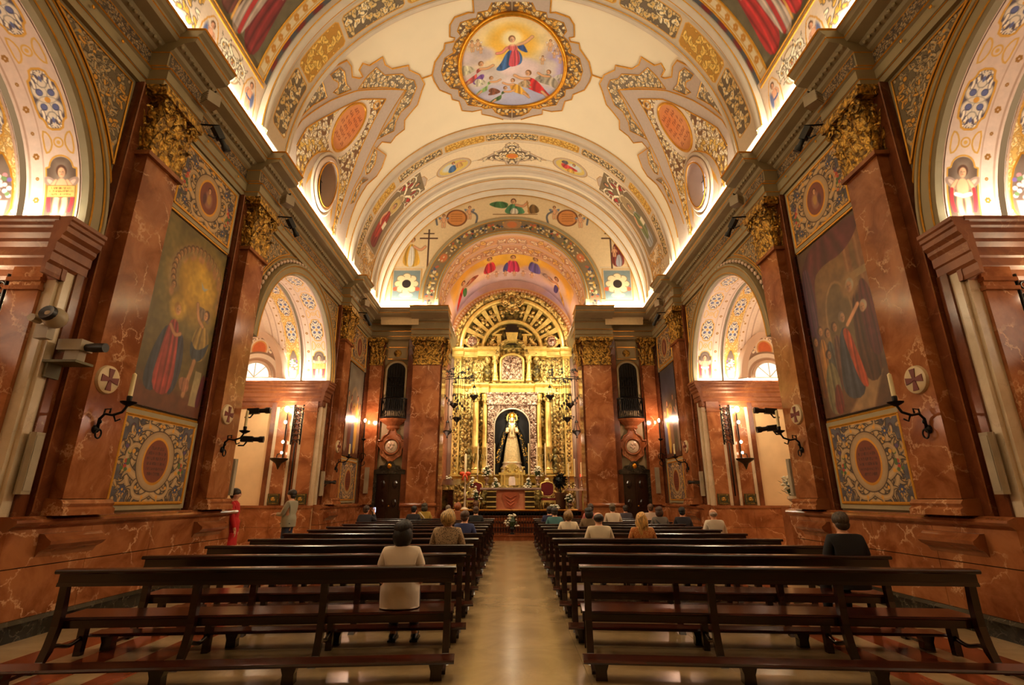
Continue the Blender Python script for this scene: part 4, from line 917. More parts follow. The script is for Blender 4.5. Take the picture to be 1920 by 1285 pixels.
def soffit(kind):
    L = ARCH_R*1.95; cv = CV(.02, .75, 0, L, 125, (.86, .75, .66)); c = .27; w = .42
    cv.rect(c-w/2, c+w/2, .14, .86, (.36, .27, .20)); cv.ell(c, .86, w*.36, .14, (.36, .27, .20)); cv.poly([(c-w*.3, .5), (c+w*.3, .5), (c+w*.2, .95), (c-w*.2, .95)], (.54, .46, .38), soft=.15)
    P = [(c-w/2, .14), (c+w/2, .14), (c+w/2, .85), (c+w*.4, .86)]+[(c+w*.38*math.cos(a), .87+.15*math.sin(a)) for a in np.linspace(.1, PI-.1, 12)]+[(c-w*.4, .86), (c-w/2, .85), (c-w/2, .14)]
    cv.line(P, .022, (.86, .64, .26), .6); cv.rect(c-.11, c+.11, .16, .22, (.72, .46, .34))
    cherub(cv, c, .21, .70, sash=(.72, .2, .2) if kind < 0 else (.9, .85, .78))
    for k in (-1, 1): cv.line(smooth_poly([(c+k*.15, .56), (c+k*.165, .4), (c+k*.14, .25)], 2, False), .05, (.66, .16, .18))
    if kind < 0: cv.rect(c-.19, c+.19, .45, .61, (.80, .66, .34)); cv.frame(c-.19, c+.19, .45, .61, .01, (.6, .42, .18), 0); glyphs(cv, c, .53, .33, .13, 3, (.45, .28, .1), 3)
    y = 1.03
    for k in range(4):
        hourglass(cv, c, y+.16, w*.95, .29); dogbone(cv, c, y+.69, w*.92, .73, k); y += 1.1
    for k in range(16):
        q = .1+k*.3; rr = .035 if k % 2 else .02
        for j in range(6): cv.ell(.60+rr*.8*math.cos(j), q+rr*.8*math.sin(j), rr*.5, rr*.5, (.62, .42, .16), gold=.4)
    for x, wd, cc in ((.51, .02, (.76, .62, .52)), (.70, .03, (.72, .58, .48))): cv.line([(x, 0), (x, L)], wd, cc)
    return cv
def soffit2():
    L = ARCH_R*1.95; cv = CV(.86, 1.9, 0, L, 95, (.88, .77, .66)); c = 1.09; w = .36
    cv.rect(c-.21, c+.21, 0, L, (.86, .68, .36)); arabesque(cv, lambda x, y: abs(x-c) < .2, .11, 77, w=.016, fills=((.92, .82, .58), (.86, .72, .42)), dark=(.70, .50, .22))
    P = smooth_poly([(c-.16, .12), (c+.16, .12), (c+.16, .75), (c, 1.15), (c-.16, .75)], 1); cv.poly(P, (.42, .34, .27), edge=(.86, .62, .22), ew=.03); cv.poly([(c-.12, .15), (c+.12, .15), (c+.1, .7), (c-.1, .7)], (.36, .27, .22), soft=.1)
    r = random.Random(5)
    for k in range(26): cv.ell(c+r.uniform(-.11, .11), .45+r.uniform(-.05, .32), .035, .03, r.choice(((.85, .7, .66), (.9, .86, .8), (.42, .32, .55), (.35, .45, .25), (.78, .45, .45))))
    cv.poly([(c-.07, .17), (c+.07, .17), (c+.1, .4), (c-.1, .4)], (.66, .6, .56), soft=.02); y = 1.25
    for k in range(4): dogbone(cv, c, y+.4, w*.95, .76, k); y += .92
    for k in range(16): cv.ell(1.42, .2+k*.29, .03, .03, (.66, .46, .2), gold=.4)
    for x, wd in ((.88, .03), (1.33, .02), (1.52, .03), (1.7, .04)): cv.line([(x, 0), (x, L)], wd, (.74, .6, .5))
    return cv
sof = {s: soffit(s).mesh('soffit_painting', lambda X, Y: (-X, (ARCH_R-.012)*np.cos(Y/ARCH_R), SPR+(ARCH_R-.012)*np.sin(Y/ARCH_R)), M_PAINT) for s in (-1, 1)}
sof2 = soffit2().mesh('soffit_painting', lambda X, Y: (-X, (ARCH_R-.012)*np.cos(Y/ARCH_R), SPR+(ARCH_R-.012)*np.sin(Y/ARCH_R)), M_PAINT)
for o in list(sof.values())+[sof2]: C.objects.unlink(o)
# ---- painted lunette with a small lit window on the far side of each chapel
def tympanum():
    cv = CV(1.2, 3.4, 5.1, 7.0, 70, (.62, .50, .42)); arabesque(cv, lambda x, y: True, .2, 91, w=.034, fills=((.92, .86, .78), (.88, .76, .56)), dark=(.46, .34, .28), accents=((.82, .62, .2), (.5, .48, .5)), acc_p=.3)
    cv.ell(2.08, 6.04, .30, .33, (.92, .85, .76)); cv.ell(2.08, 6.04, .21, .24, (.82, .42, .22)); cv.ring(2.08, 6.04, .23, .26, .03, (.86, .62, .3), .5)
    for r_, cc in ((.86, (.55, .43, .34)), (.80, (.93, .86, .78)), (.66, (.7, .56, .46)), (.58, (.95, .90, .84))): cv.ell(2.1, 5.1, r_, r_, cc)
    return cv
ty = tympanum().mesh('lunette_painting', lambda X, Y: (-X, ARCH_R-.42+X*0, Y), M_PAINT, mask=lambda X, Y: (X-3.1)**2+(Y-5.1)**2 < 1.72**2)
C.objects.unlink(ty)
M_LITGLASS = emissive('lit_lunette_glass', (1, .93, .82), 1.6)
for s in (-1, 1):
    for yc in (YA, YB):
        v = [o for o in bpy.data.objects if o.name.startswith('ceiling_chapel_'+('left' if s < 0 else 'right'))][0 if yc == YA else 1]
        place(sof[s], 'soffit_painting', s, yc, 1, v); place(sof2, 'soffit_painting', s, yc, 1, v); place(ty, 'lunette_painting', s, yc, 1, v)
        mb = MB(); m = 28; vs = []
        for i in range(m+1):
            a = PI/2*.98*i/m
            for r_, dy in ((1.70, -.43), (1.70, -.50), (1.78, -.54), (1.90, -.54), (1.93, -.48), (1.93, -.2)): vs.append((-3.1+r_*math.cos(a), yc+ARCH_R+dy, 5.1+r_*math.sin(a)))
        mb.add(vs, [(i*6+j, i*6+(j+1) % 6, (i+1)*6+(j+1) % 6, (i+1)*6+j) for i in range(m) for j in range(6)]); mb.build('lunette_arch', M_PINK, v, xf=W(s), smooth='auto')
        wn = empty('window_%d' % (3+(s > 0)+2*(yc == YB)), kind='structure'); mb = MB(); P = [(-2.1+.5*math.cos(a), yc+ARCH_R-.45, 5.13+.5*math.sin(a)) for a in np.linspace(0, PI, 20)]
        mb.add(P, [tuple(range(20))]); mb.build('pane', M_LITGLASS, wn, xf=W(s))
        MB().tube(P, .05, 6).build('window_frame', M_PINK, wn, xf=W(s), smooth=True)
        mb = MB()
        for a in (PI/4, PI/2, 3*PI/4): mb.tube([(-2.1, yc+ARCH_R-.46, 5.13), (-2.1+.5*math.cos(a), yc+ARCH_R-.46, 5.13+.5*math.sin(a))], .012, 4)
        mb.build('glazing_bar', M_GREY, wn, xf=W(s))
        # small carved panels at the foot of the chapel pilasters
        for d0 in (-.35, -1.15):
            e = empty('carved_plaque', W(s)(d0, yc+ARCH_R-.12, 1.36), label=f'small dark green carved plaque at the foot of the {"outer" if d0 > -1 else "inner"} pilaster, {"near" if yc == YA else "far"} {"left" if s < 0 else "right"} chapel', cat='plaque', group='carved plaques in the side chapels')
            MB().box((-.17, -.02, 0), (.17, .02, .3)).build('plate', simple('green_bronze_%d%d' % (s+1, int(d0*10)), (.26, .26, .15), .4, .4, bump=.8, bscale=30), e)
            mb = MB(); mb.tube([(-.13, -.025, .03), (.13, -.025, .03), (.13, -.025, .27), (-.13, -.025, .27)], .012, 4, closed=True); mb.ball((0, -.02, .15), (.07, .02, .06)); mb.build('raised_border', M_DKGOLD, e)
# ------------------------------------------------------------------ frescoes and stucco of the nave vault
# painter coordinates: x = arc from the crown (negative = left side), y = -Y, so that "up" points to the back of the nave
def vmap(off): return lambda x, y: vpt(-y, PI/2-x/VR, off)
def vtube(mb, P, r=.018, off=.012, closed=False, seg=5):
    Q = []
    for (xa, ya), (xb, yb) in zip(P, P[1:]+(P[:1] if closed else [])):
        n = max(1, int(math.hypot(xb-xa, yb-ya)/.35))
        for i in range(n): Q.append((xa+(xb-xa)*i/n, ya+(yb-ya)*i/n))
    if not closed: Q.append(P[-1])
    mb.tube([tuple(float(c) for c in vpt(-y, PI/2-x/VR, off)) for x, y in Q], r, seg, closed)
def lf(P): return [(-a, -Y) for a, Y in P]
OUTER = lf([(5.36, 10.3), (4.96, 10.43), (4.9, 10.67), (4.99, 10.95), (4.8, 11.15), (4.67, 11.19), (4.71, 10.93), (4.54, 10.84), (4.37, 11.03), (4.12, 11.05), (3.91, 11.05), (3.9, 11.32), (3.73, 11.57), (3.21, 11.75), (3.22, 11.91), (2.93, 12.25), (2.88, 12.48), (2.84, 12.63), (2.98, 12.84), (3.22, 13.28), (3.49, 13.42), (3.8, 13.59), (3.89, 13.93), (4.27, 13.95), (4.53, 14.05), (4.82, 13.73), (5.09, 13.77), (4.84, 14.37), (5.17, 14.67), (5.5, 14.77), (6.0, 14.62), (6.73, 14.62), (8.0, 14.75)])
ORNS = [lf(p) for p in ([(5.6, 10.38), (5.25, 10.44), (5.16, 10.64), (5.25, 10.97), (5.17, 11.24), (5.62, 11.04), (5.74, 10.84), (5.52, 10.86), (5.46, 10.74), (5.57, 10.55)], [(5.91, 10.3), (5.99, 10.78), (6.48, 10.54), (7.2, 10.3), (6.53, 10.28)],
        [(4.95, 11.40), (4.55, 11.28), (4.19, 11.22), (4.0, 11.62), (3.46, 11.92), (3.39, 12.13), (3.15, 12.33), (3.12, 12.62), (3.49, 13.12), (3.83, 13.18), (4.12, 13.42), (4.27, 13.7), (4.59, 13.6), (4.97, 13.47), (4.21, 13.2), (3.47, 12.52), (4.1, 12.0)],
        [(5.13, 13.64), (5.16, 13.95), (5.37, 14.25), (5.7, 14.33), (5.86, 14.24), (5.77, 13.97), (5.54, 13.98)], [(5.88, 14.49), (6.23, 14.32), (6.84, 14.47), (7.01, 14.31), (6.5, 14.16), (6.04, 14.19)])]
TRI_IN = lf([(4.2, 12.38), (4.98, 11.76), (6.11, 11.25), (7.08, 10.72), (7.7, 10.62), (8.4, 11.0), (8.4, 13.9), (7.69, 13.88), (6.82, 13.71), (6.18, 13.47), (5.17, 12.95)])
TRI_OUT = lf([(3.5, 12.5), (4.99, 11.43), (5.9, 10.96), (7.09, 10.43), (7.86, 10.28), (8.5, 10.28), (8.5, 14.12), (7.89, 14.08), (7.18, 14.12), (6.05, 14.0), (4.97, 13.47)])
region = OUTER+[(-8.5, -14.75), (-8.5, -10.3)]
def bay_canvas():
    cv = CV(-8.5, -2.75, -14.85, -10.28, 64, (.74, .65, .57))
    for P in ORNS:
        cv.poly(P, (.52, .45, .36)); old = cv.clip; r = cv.pmask(P); m = np.zeros((cv.ny, cv.nx)); m[r[0]] = r[1]; cv.clip = m
        arabesque(cv, inpoly([(p[0], p[1]) for p in P]), .15, 3, w=.028, fills=((.90, .83, .68), (.84, .74, .55)), dark=(.38, .31, .23), accents=((.55, .58, .36), (.42, .44, .48)), acc_p=.25); cv.clip = old
    cv.poly(TRI_OUT, (.76, .68, .61)); cv.poly(TRI_IN, (.48, .33, .20)); old = cv.clip; r = cv.pmask(TRI_IN); m = np.zeros((cv.ny, cv.nx)); m[r[0]] = r[1]; cv.clip = m
    ins = inpoly(TRI_IN); arabesque(cv, lambda x, y: ins(x, y) and x > -7.3, .17, 8, w=.036, fills=((.93, .86, .74), (.90, .83, .66)), dark=(.45, .31, .18), accents=((.62, .46, .28), (.84, .62, .22)), acc_p=.3)
    arabesque(cv, lambda x, y: ins(x, y) and x < -6.7, .15, 9, w=.026, fills=((.93, .86, .74), (.88, .72, .36)), dark=(.50, .36, .18), accents=((.84, .62, .22), (.42, .44, .40)), acc_p=.4)
    cv.ell(-5.75, -12.12, .98, .70, (.90, .82, .72)); cv.clip = old
    cv.ring(-4.55, -12.35, .13, .12, .05, (.86, .62, .24), .5)
    cv.ell(-5.75, -12.12, .80, .53, (.86, .56, .34)); cv.ell(-5.5, -12.2, .4, .3, (.87, .50, .26), soft=.3); cv.ring(-5.75, -12.12, .80, .53, .06, (.88, .62, .2), 1.)
    # lettering too small to read: rows run across the oval
    g = random.Random(4)
    for rr in range(6):
        x = -6.2+rr*.19
        y = -12.12-.34*math.sqrt(max(.1, 1-((x+5.75)/.75)**2)); y1 = -24.24-y
        while y < y1:
            if g.random() > .22: cv.line([(x-.05, y), (x+.05, y+.02)], .018, (.55, .25, .13)); cv.line([(x+g.choice((-.05, 0, .05)), y), (x+g.choice((-.05, 0, .05)), y+.05)], .018, (.55, .25, .13))
            y += .075
    cv.poly(smooth_poly(lf([(8.6, 11.2), (7.4, 11.35), (6.72, 12.0), (6.62, 12.45), (6.72, 12.9), (7.4, 13.55), (8.6, 13.7)]), 2), (.70, .60, .51)); cv.poly(smooth_poly(lf([(8.6, 11.45), (7.5, 11.6), (6.92, 12.15), (6.8, 12.45), (6.92, 12.75), (7.5, 13.3), (8.6, 13.45)]), 2), (.78, .69, .60))
    for q in (-1, 1): cv.poly(lf([(7.2, 12.45+q*.70), (7.9, 12.45+q*.78), (8.25, 12.45+q*.95), (7.9, 12.45+q*.92)]), (.86, .62, .2), gold=.6)
    return cv
bc = bay_canvas(); rv = vin(region)
bm_ = bc.mesh('vault_stucco', vmap(.012), M_PAINT, ceil_, mask=lambda x, y: rv(x, y) & notoval(-x/VR+PI/2, -y))
br = bpy.data.objects.new('vault_stucco', bm_.data); link(br, ceil_); br.scale = (-1, 1, 1)
mb = MB(); vtube(mb, OUTER, .022)
for P in ORNS: vtube(mb, P, .016, .014, True)
vtube(mb, smooth_poly(lf([(8.5, 11.2), (7.4, 11.35), (6.72, 12.0), (6.62, 12.45), (6.72, 12.9), (7.4, 13.55), (8.5, 13.7)]), 2, False), .02, .016); vtube(mb, TRI_IN[:5], .02, .014); vtube(mb, TRI_IN[7:]+TRI_IN[:1], .02, .014); vtube(mb, TRI_OUT[:5], .018); vtube(mb, TRI_OUT[7:]+TRI_OUT[:1], .018)
vtube(mb, [(-5.75+.8*math.cos(a), -12.12+.53*math.sin(a)) for a in np.linspace(0, 2*PI, 30)[:-1]], .03, .016, True)
gl = mb.build('gilt_moulding', M_GOLDL, ceil_); g2 = bpy.data.objects.new('gilt_moulding', gl.data); link(g2, ceil_); g2.scale = (-1, 1, 1)
# ---- medallion of the crown
OB = lf([(0, 10.32), (1.07, 10.35), (1.07, 10.74), (1.22, 10.71), (1.62, 10.77), (1.78, 10.96), (1.83, 11.33), (1.69, 11.4), (1.73, 11.52), (2.0, 11.5), (2.05, 11.68), (2.39, 12.01), (2.55, 12.43), (2.52, 12.69), (2.4, 13.09), (2.05, 13.43), (2.03, 13.65), (1.81, 13.81), (1.75, 14.26), (1.4, 14.42), (1.07, 14.41), (1.07, 14.63), (.72, 14.79), (.32, 15.0), (0, 15.05)])
IB = lf([(0, 10.5), (.55, 10.5), (.67, 10.73), (.96, 10.75), (1.0, 10.92), (1.15, 10.92), (1.48, 10.97), (1.59, 11.21), (1.5, 11.39), (1.68, 11.53), (1.79, 11.76), (1.78, 11.89), (2.08, 11.99), (2.24, 12.41), (2.2, 12.8), (2.02, 13.17), (1.78, 13.3), (1.78, 13.58), (1.61, 13.8), (1.53, 14.07), (1.06, 14.28), (.97, 14.39), (.7, 14.39), (.58, 14.63), (.32, 14.83), (0, 14.94)])
cv = CV(-2.6, 0, -15.1, -10.3, 62, (.74, .66, .59)); cv.poly(IB, (.42, .31, .2)); old = cv.clip; r = cv.pmask(IB); m = np.zeros((cv.ny, cv.nx)); m[r[0]] = r[1]; cv.clip = m
arabesque(cv, inpoly(IB), .14, 12, w=.028, fills=((.86, .66, .28), (.90, .82, .62), (.84, .60, .2)), dark=(.38, .26, .14), accents=((.5, .5, .36),), acc_p=.15); cv.clip = None
ob = vin(OB); sur = cv.mesh('medallion_surround', vmap(.02), M_PAINT, ceil_, mask=lambda x, y: ob(x, y) & ((x/1.62)**2+((y+12.6)/1.7)**2 > 1)); s2 = bpy.data.objects.new('medallion_surround', sur.data); link(s2, ceil_); s2.scale = (-1, 1, 1)
mb = MB(); vtube(mb, OB[1:-1], .022, .02); vtube(mb, IB[1:-1], .016, .022); vtube(mb, lf([(2.55, 12.43), (2.9, 12.4)]), .022, .015)
gl = mb.build('gilt_moulding', M_GOLDL, ceil_); g2 = bpy.data.objects.new('gilt_moulding', gl.data); link(g2, ceil_); g2.scale = (-1, 1, 1)
mb = MB(); vtube(mb, [(1.68*math.cos(a)+.02, -12.6+1.77*math.sin(a)) for a in np.linspace(0, 2*PI, 61)[:-1]], .07, .05, True, 8)
med = empty('ceiling_medallion', (0, 12.6, VZ+VR), label='large oval ceiling painting of a woman in red and blue rising on clouds', cat='ceiling painting')
fr = mb.build('gilded_oval_frame', M_GOLD, med, smooth=True); fr.location = (0, -12.6, -VZ-VR)
def assumption():
    cv = CV(-1.75, 1.75, -14.45, -10.75, 74, (.88, .80, .74)); Y0 = -12.6
    cv.ell(0, -11.75, 1.3, 1.0, (.93, .82, .55), soft=.8); cv.ell(0, -11.8, .72, .62, (.95, .74, .28), soft=.25); cv.ell(0, -11.65, .3, .28, (.98, .90, .68), soft=.2)
    cv.poly([(-1.8, -13.4), (1.8, -13.4), (1.8, -14.5), (-1.8, -14.5)], (.70, .70, .80), soft=.4); cv.ell(1.5, -12.4, .5, .7, (.72, .64, .76), soft=.4)
    for x, y, r_, c in ((-.1, -12.95, .55, (.88, .80, .78)), (-1.1, -12.2, .45, (.84, .76, .74)), (-.8, -13.1, .5, (.86, .80, .76)), (.95, -12.6, .5, (.84, .78, .72)), (.3, -12.75, .5, (.90, .80, .78)), (-.6, -13.7, .45, (.78, .74, .80))): cloud(cv, x, y, r_, c, 10, int(x*10))
    drape(cv, [(-.55, -12.78), (-.35, -12.55), (-.18, -12.15), (.0, -12.0), (.2, -12.05), (.34, -12.3), (.28, -12.6), (0, -12.62), (-.3, -12.85)], (.22, .38, .58), 6, 1)
    drape(cv, [(-.12, -12.7), (.22, -12.62), (.26, -12.3), (.16, -12.0), (.0, -12.02), (-.08, -12.35)], (.84, .32, .36), 5, 2); drape(cv, [(-.2, -11.98), (-.02, -11.82), (.12, -11.84), (.2, -12.05), (.0, -12.1)], (.86, .42, .40), 3, 3)
    drape(cv, [(.12, -11.85), (.32, -11.8), (.44, -12.0), (.5, -12.15), (.22, -12.05)], (.20, .32, .56), 3, 4); limb(cv, [(-.16, -11.98), (-.3, -12.15), (-.46, -12.16)], .09, (.88, .55, .48)); limb(cv, [(.18, -11.86), (.4, -11.78), (.6, -11.56)], .09, (.90, .68, .5))
    head(cv, 0, -11.68, .12, (.92, .72, .56), (.52, .34, .18), .2, (.98, .90, .66))
    for x, y, s_ in ((-1.2, -12.0, .42), (-1.02, -11.98, .4), (-.95, -12.1, .3), (1.15, -11.98, .42), (1.4, -12.05, .34), (1.3, -12.2, .3), (.95, -12.5, .34), (1.5, -12.35, .3)): cherub(cv, x, y, s_, (.90, .70, .50), (.82, .72, .66))
    def ang(x, y, robe, k, wing, sz=1.0, sd=0):
        for w_ in (0, 1): drape(cv, [(x+k*.1*sz, y+.1*sz), (x+k*(.55+.1*w_)*sz, y+(.38-.3*w_)*sz), (x+k*.72*sz, y+(.12-.2*w_)*sz), (x+k*.35*sz, y-.05*sz)], wing, 3, 5+w_)
        drape(cv, [(x-.15*sz, y+.12*sz), (x+.18*sz, y+.1*sz), (x+k*.5*sz, y-.3*sz), (x+k*.7*sz, y-.5*sz), (x+k*.2*sz, y-.4*sz), (x-.12*sz, y-.22*sz)], robe, 5, 6+sd)
        limb(cv, [(x, y+.08*sz), (x-k*.22*sz, y+.05*sz), (x-k*.4*sz, y+.16*sz)], .09*sz, (.88, .66, .46)); limb(cv, [(x+k*.4*sz, y-.35*sz), (x+k*.62*sz, y-.55*sz)], .09*sz, (.86, .64, .45)); head(cv, x-k*.03, y+.26*sz, .1*sz, (.88, .66, .48), (.50, .32, .14), -k*.4)
    ang(-1.0, -12.75, (.78, .32, .30), -1, (.80, .76, .62), 1., 1); drape(cv, [(-1.35, -13.2), (-1.0, -12.85), (-.85, -12.95), (-1.1, -13.3)], (.48, .30, .60), 3, 7)
    ang(.55, -13.2, (.80, .16, .16), 1, (.62, .58, .50), 1.15, 2); ang(1.2, -13.0, (.72, .66, .56), 1, (.84, .80, .72), .9, 3); ang(-.7, -13.3, (.58, .72, .42), -1, (.82, .78, .66), .8, 4); ang(.05, -13.45, (.86, .62, .22), 1, (.72, .6, .44), .85, 5); ang(-.25, -13.75, (.30, .42, .20), -1, (.52, .3, .2), .8, 6)
    cv.noise(.05, .3, 3); return cv
o = assumption().mesh('painted_oval', vmap(.028), M_PAINT, med, mask=lambda x, y: ((x-.02)/1.68)**2+((y+12.6)/1.77)**2 < 1); o.location = (0, -12.6, -VZ-VR)
# ---- painted strips of the transverse bands
def band_strip(y0, y1, segs, ppm=66):
    """segs: list of (a0, a1, kind) for the left half"""
    cv = CV(-8.5, 0, -y1, -y0, ppm, (.80, .72, .60)); h = y1-y0; c = -(y0+y1)/2
    for a0, a1, k in segs:
        P = [(-a1, c-h*.32), (-a1+.08, c-h*.4), (-a0-.08, c-h*.4), (-a0, c-h*.32), (-a0, c+h*.32), (-a0-.08, c+h*.4), (-a1+.08, c+h*.4), (-a1, c+h*.32)]
        cv.poly(P, (.74, .53, .18) if k == 'g' else (.44, .37, .28), gold=.3 if k == 'g' else 0, edge=(.86, .62, .22), ew=.025, egold=.6); old = cv.clip; r = cv.pmask(P); m = np.zeros((cv.ny, cv.nx)); m[r[0]] = r[2] < -.02; cv.clip = m
        arabesque(cv, inpoly(P), h*.26, int(a0*10), w=h*(.042 if k == 'g' else .05), fills=((.90, .74, .36),) if k == 'g' else ((.90, .82, .64), (.80, .68, .45)), dark=(.60, .42, .13) if k == 'g' else (.28, .22, .16), tip=(.9, .7, .3)); cv.clip = old
    return cv
nb = band_strip(9.2, 9.98, ((0, 1.2, 'o'), (1.35, 2.85, 'g'), (2.96, 4.75, 'o'), (4.88, 6.4, 'g'), (6.5, 8.1, 'o')), 72)
fb = band_strip(15.56, 15.98, ((0, 1.0, 'o'), (1.06, 2.62, 'g'), (2.76, 4.75, 'o'), (5.0, 6.35, 'g'), (6.5, 8.1, 'o')))
for cvx, off, nm in ((nb, .125, 'trim_vault_band_near'), (fb, .125, 'trim_vault_band_far')):
    par = bpy.data.objects[nm]; o = cvx.mesh('band_ornament', vmap(off), M_PAINT, par); o2 = bpy.data.objects.new('band_ornament', o.data); link(o2, par); o2.scale = (-1, 1, 1)
# ---- far band: ovals, cartouche, seated saints between drapery
def farband(side):
    cv = CV(-8.5, 0, -17.43, -16.02, 62, (.90, .81, .66)); g = (.62, .52, .38); ol = (.74, .65, .56)
    P = [(0, -16.2), (-.16, -16.25), (-.2, -16.5), (-.5, -16.62), (-.8, -16.8), (-1.15, -16.93), (-.8, -17.0), (-.5, -17.1), (-.2, -17.22), (-.16, -17.38), (0, -17.4)]
    cv.line([(-8.4, -16.08), (0, -16.08)], .03, ol); cv.line([(-8.4, -17.38), (0, -17.38)], .03, ol); cv.line([(-1.15, -16.92), (-3.6, -16.92)], .035, ol)
    cv.poly([(x*1.18-.05, (y+16.85)*1.12-16.85) for x, y in P], ol, edge=(.70, .52, .26), ew=.02); cv.poly(P, (.42, .34, .25)); arabesque(cv, inpoly(P), .17, 2, w=.03, fills=((.9, .83, .68),), dark=(.34, .26, .18)); cv.ell(0, -16.9, .22, .14, (.85, .46, .2)); cv.ring(0, -16.9, .22, .14, .04, GLD, .6)
    cv.ell(-2.42, -16.9, .74, .43, ol); cv.ring(-2.42, -16.9, .74, .43, .02, (.70, .52, .26), .3); cv.ell(-2.42, -16.9, .62, .34, (.84, .72, .36)); cv.ell(-2.6, -16.85, .3, .2, (.80, .80, .76), soft=.1)
    if side < 0: drape(cv, [(-2.7, -17.15), (-2.4, -17.2), (-2.25, -16.95), (-2.4, -16.75), (-2.6, -16.85)], (.28, .42, .58), 3, 1); drape(cv, [(-2.3, -17.1), (-1.95, -17.0), (-2.1, -16.7), (-2.35, -16.8)], (.82, .62, .34), 3, 2); head(cv, -2.4, -16.68, .08); limb(cv, [(-2.3, -16.8), (-2.05, -16.72), (-1.9, -16.8)], .06)
    else: drape(cv, [(-2.85, -16.95), (-2.4, -17.15), (-2.05, -17.05), (-2.0, -16.8), (-2.4, -16.85)], (.80, .26, .24), 3, 1); drape(cv, [(-2.3, -16.85), (-2.0, -16.8), (-2.05, -16.65), (-2.3, -16.62)], (.38, .34, .36), 3, 2); head(cv, -2.55, -16.72, .08); drape(cv, [(-2.7, -17.2), (-2.2, -17.25), (-2.3, -17.0), (-2.6, -17.0)], (.84, .64, .28), 3, 3)
    Q = [(-3.6, -16.8), (-3.7, -16.55), (-4.3, -16.3), (-5.0, -16.1), (-7.4, -16.12), (-7.4, -17.35), (-5.2, -17.36), (-4.6, -17.2), (-4.2, -17.15), (-3.75, -17.1)]
    cv.poly(Q, ol, edge=(.70, .52, .26), ew=.025); cv.poly([(-3.8, -16.8), (-4.5, -16.45), (-5.1, -16.25), (-7.2, -16.25), (-7.2, -17.25), (-5.2, -17.25), (-4.4, -17.05)], (.50, .42, .30))
    # the figures stand with their heads towards the crown: turned by 90 degrees
    sub = CV(-.72, .72, 0, 4.0, 60, (.50, .42, .30)); sub.ell(0, 2.0, .3, .5, (.64, .54, .38)); sub.ring(0, 2.0, .3, .5, .05, (.86, .78, .6))
    for k in (-1, 1): drape(sub, [(k*.2, 3.1), (k*.5, 2.95), (k*.62, 2.3), (k*.45, 2.45), (k*.25, 2.6)], (.66, .16, .14), 3, k); acanthus(sub, k*.1, 2.55, PI/2-k*.8, .5, -k, .06, (.9, .84, .7)); acanthus(sub, k*.1, 2.9, PI/2-k*.3, .4, -k, .05, (.9, .84, .7))
    sub.ell(0, 3.2, .22, .2, (.45, .40, .30)); head(sub, 0, 3.2, .12)
    robe = ((.66, .22, .16), (.48, .16, .13)) if side < 0 else ((.46, .48, .30), (.62, .60, .58))
    drape(sub, [(-.4, .1), (.4, .1), (.34, .9), (.26, 1.5), (0, 1.7), (-.26, 1.5), (-.34, .8)], robe[1], 6, 3); drape(sub, [(-.3, .7), (.2, .3), (.34, 1.2), (.2, 1.6), (-.2, 1.6)], robe[0], 4, 4); head(sub, 0, 1.92, .15, (.80, .58, .42), (.42, .36, .3), 0, (.80, .66, .36) if side < 0 else None); limb(sub, [(.2, 1.5), (.36, 1.15), (.15, 1.0)], .11); sub.rect(-.32, -.08, .95, 1.25, (.9, .84, .7))
    i0 = int((-7.3-cv.x0)/cv.px); n = int(3.5/cv.px); j0 = int((-17.3+17.43)/cv.px); mh = int(1.12/cv.px)
    xi = np.linspace(0, 3.45, n); yj = np.linspace(-.62, .62, mh)
    A = sub.a[np.clip((xi*60).astype(int), 0, sub.ny-1)][:, np.clip(((yj+.72)*60).astype(int), 0, sub.nx-1)]
    cv.a[j0:j0+mh, i0:i0+n] = A.transpose(1, 0, 2)[::(-1 if side > 0 else 1)]
    cv.poly([(-7.4, -16.02), (-7.2, -16.02), (-8.5, -17.43), (-8.5, -16.02)], (.80, .70, .58)); arabesque(cv, lambda x, y: x < -7.45, .2, 14, w=.03, fills=((.9, .82, .66), (.8, .6, .3)), dark=(.5, .4, .28), accents=((.6, .3, .2),), acc_p=.2)
    return cv
for s in (-1, 1):
    par = bpy.data.objects['trim_vault_band_far']; o = farband(s).mesh('band_fresco', vmap(.127), M_PAINT, par); o.scale = (-s, 1, 1)
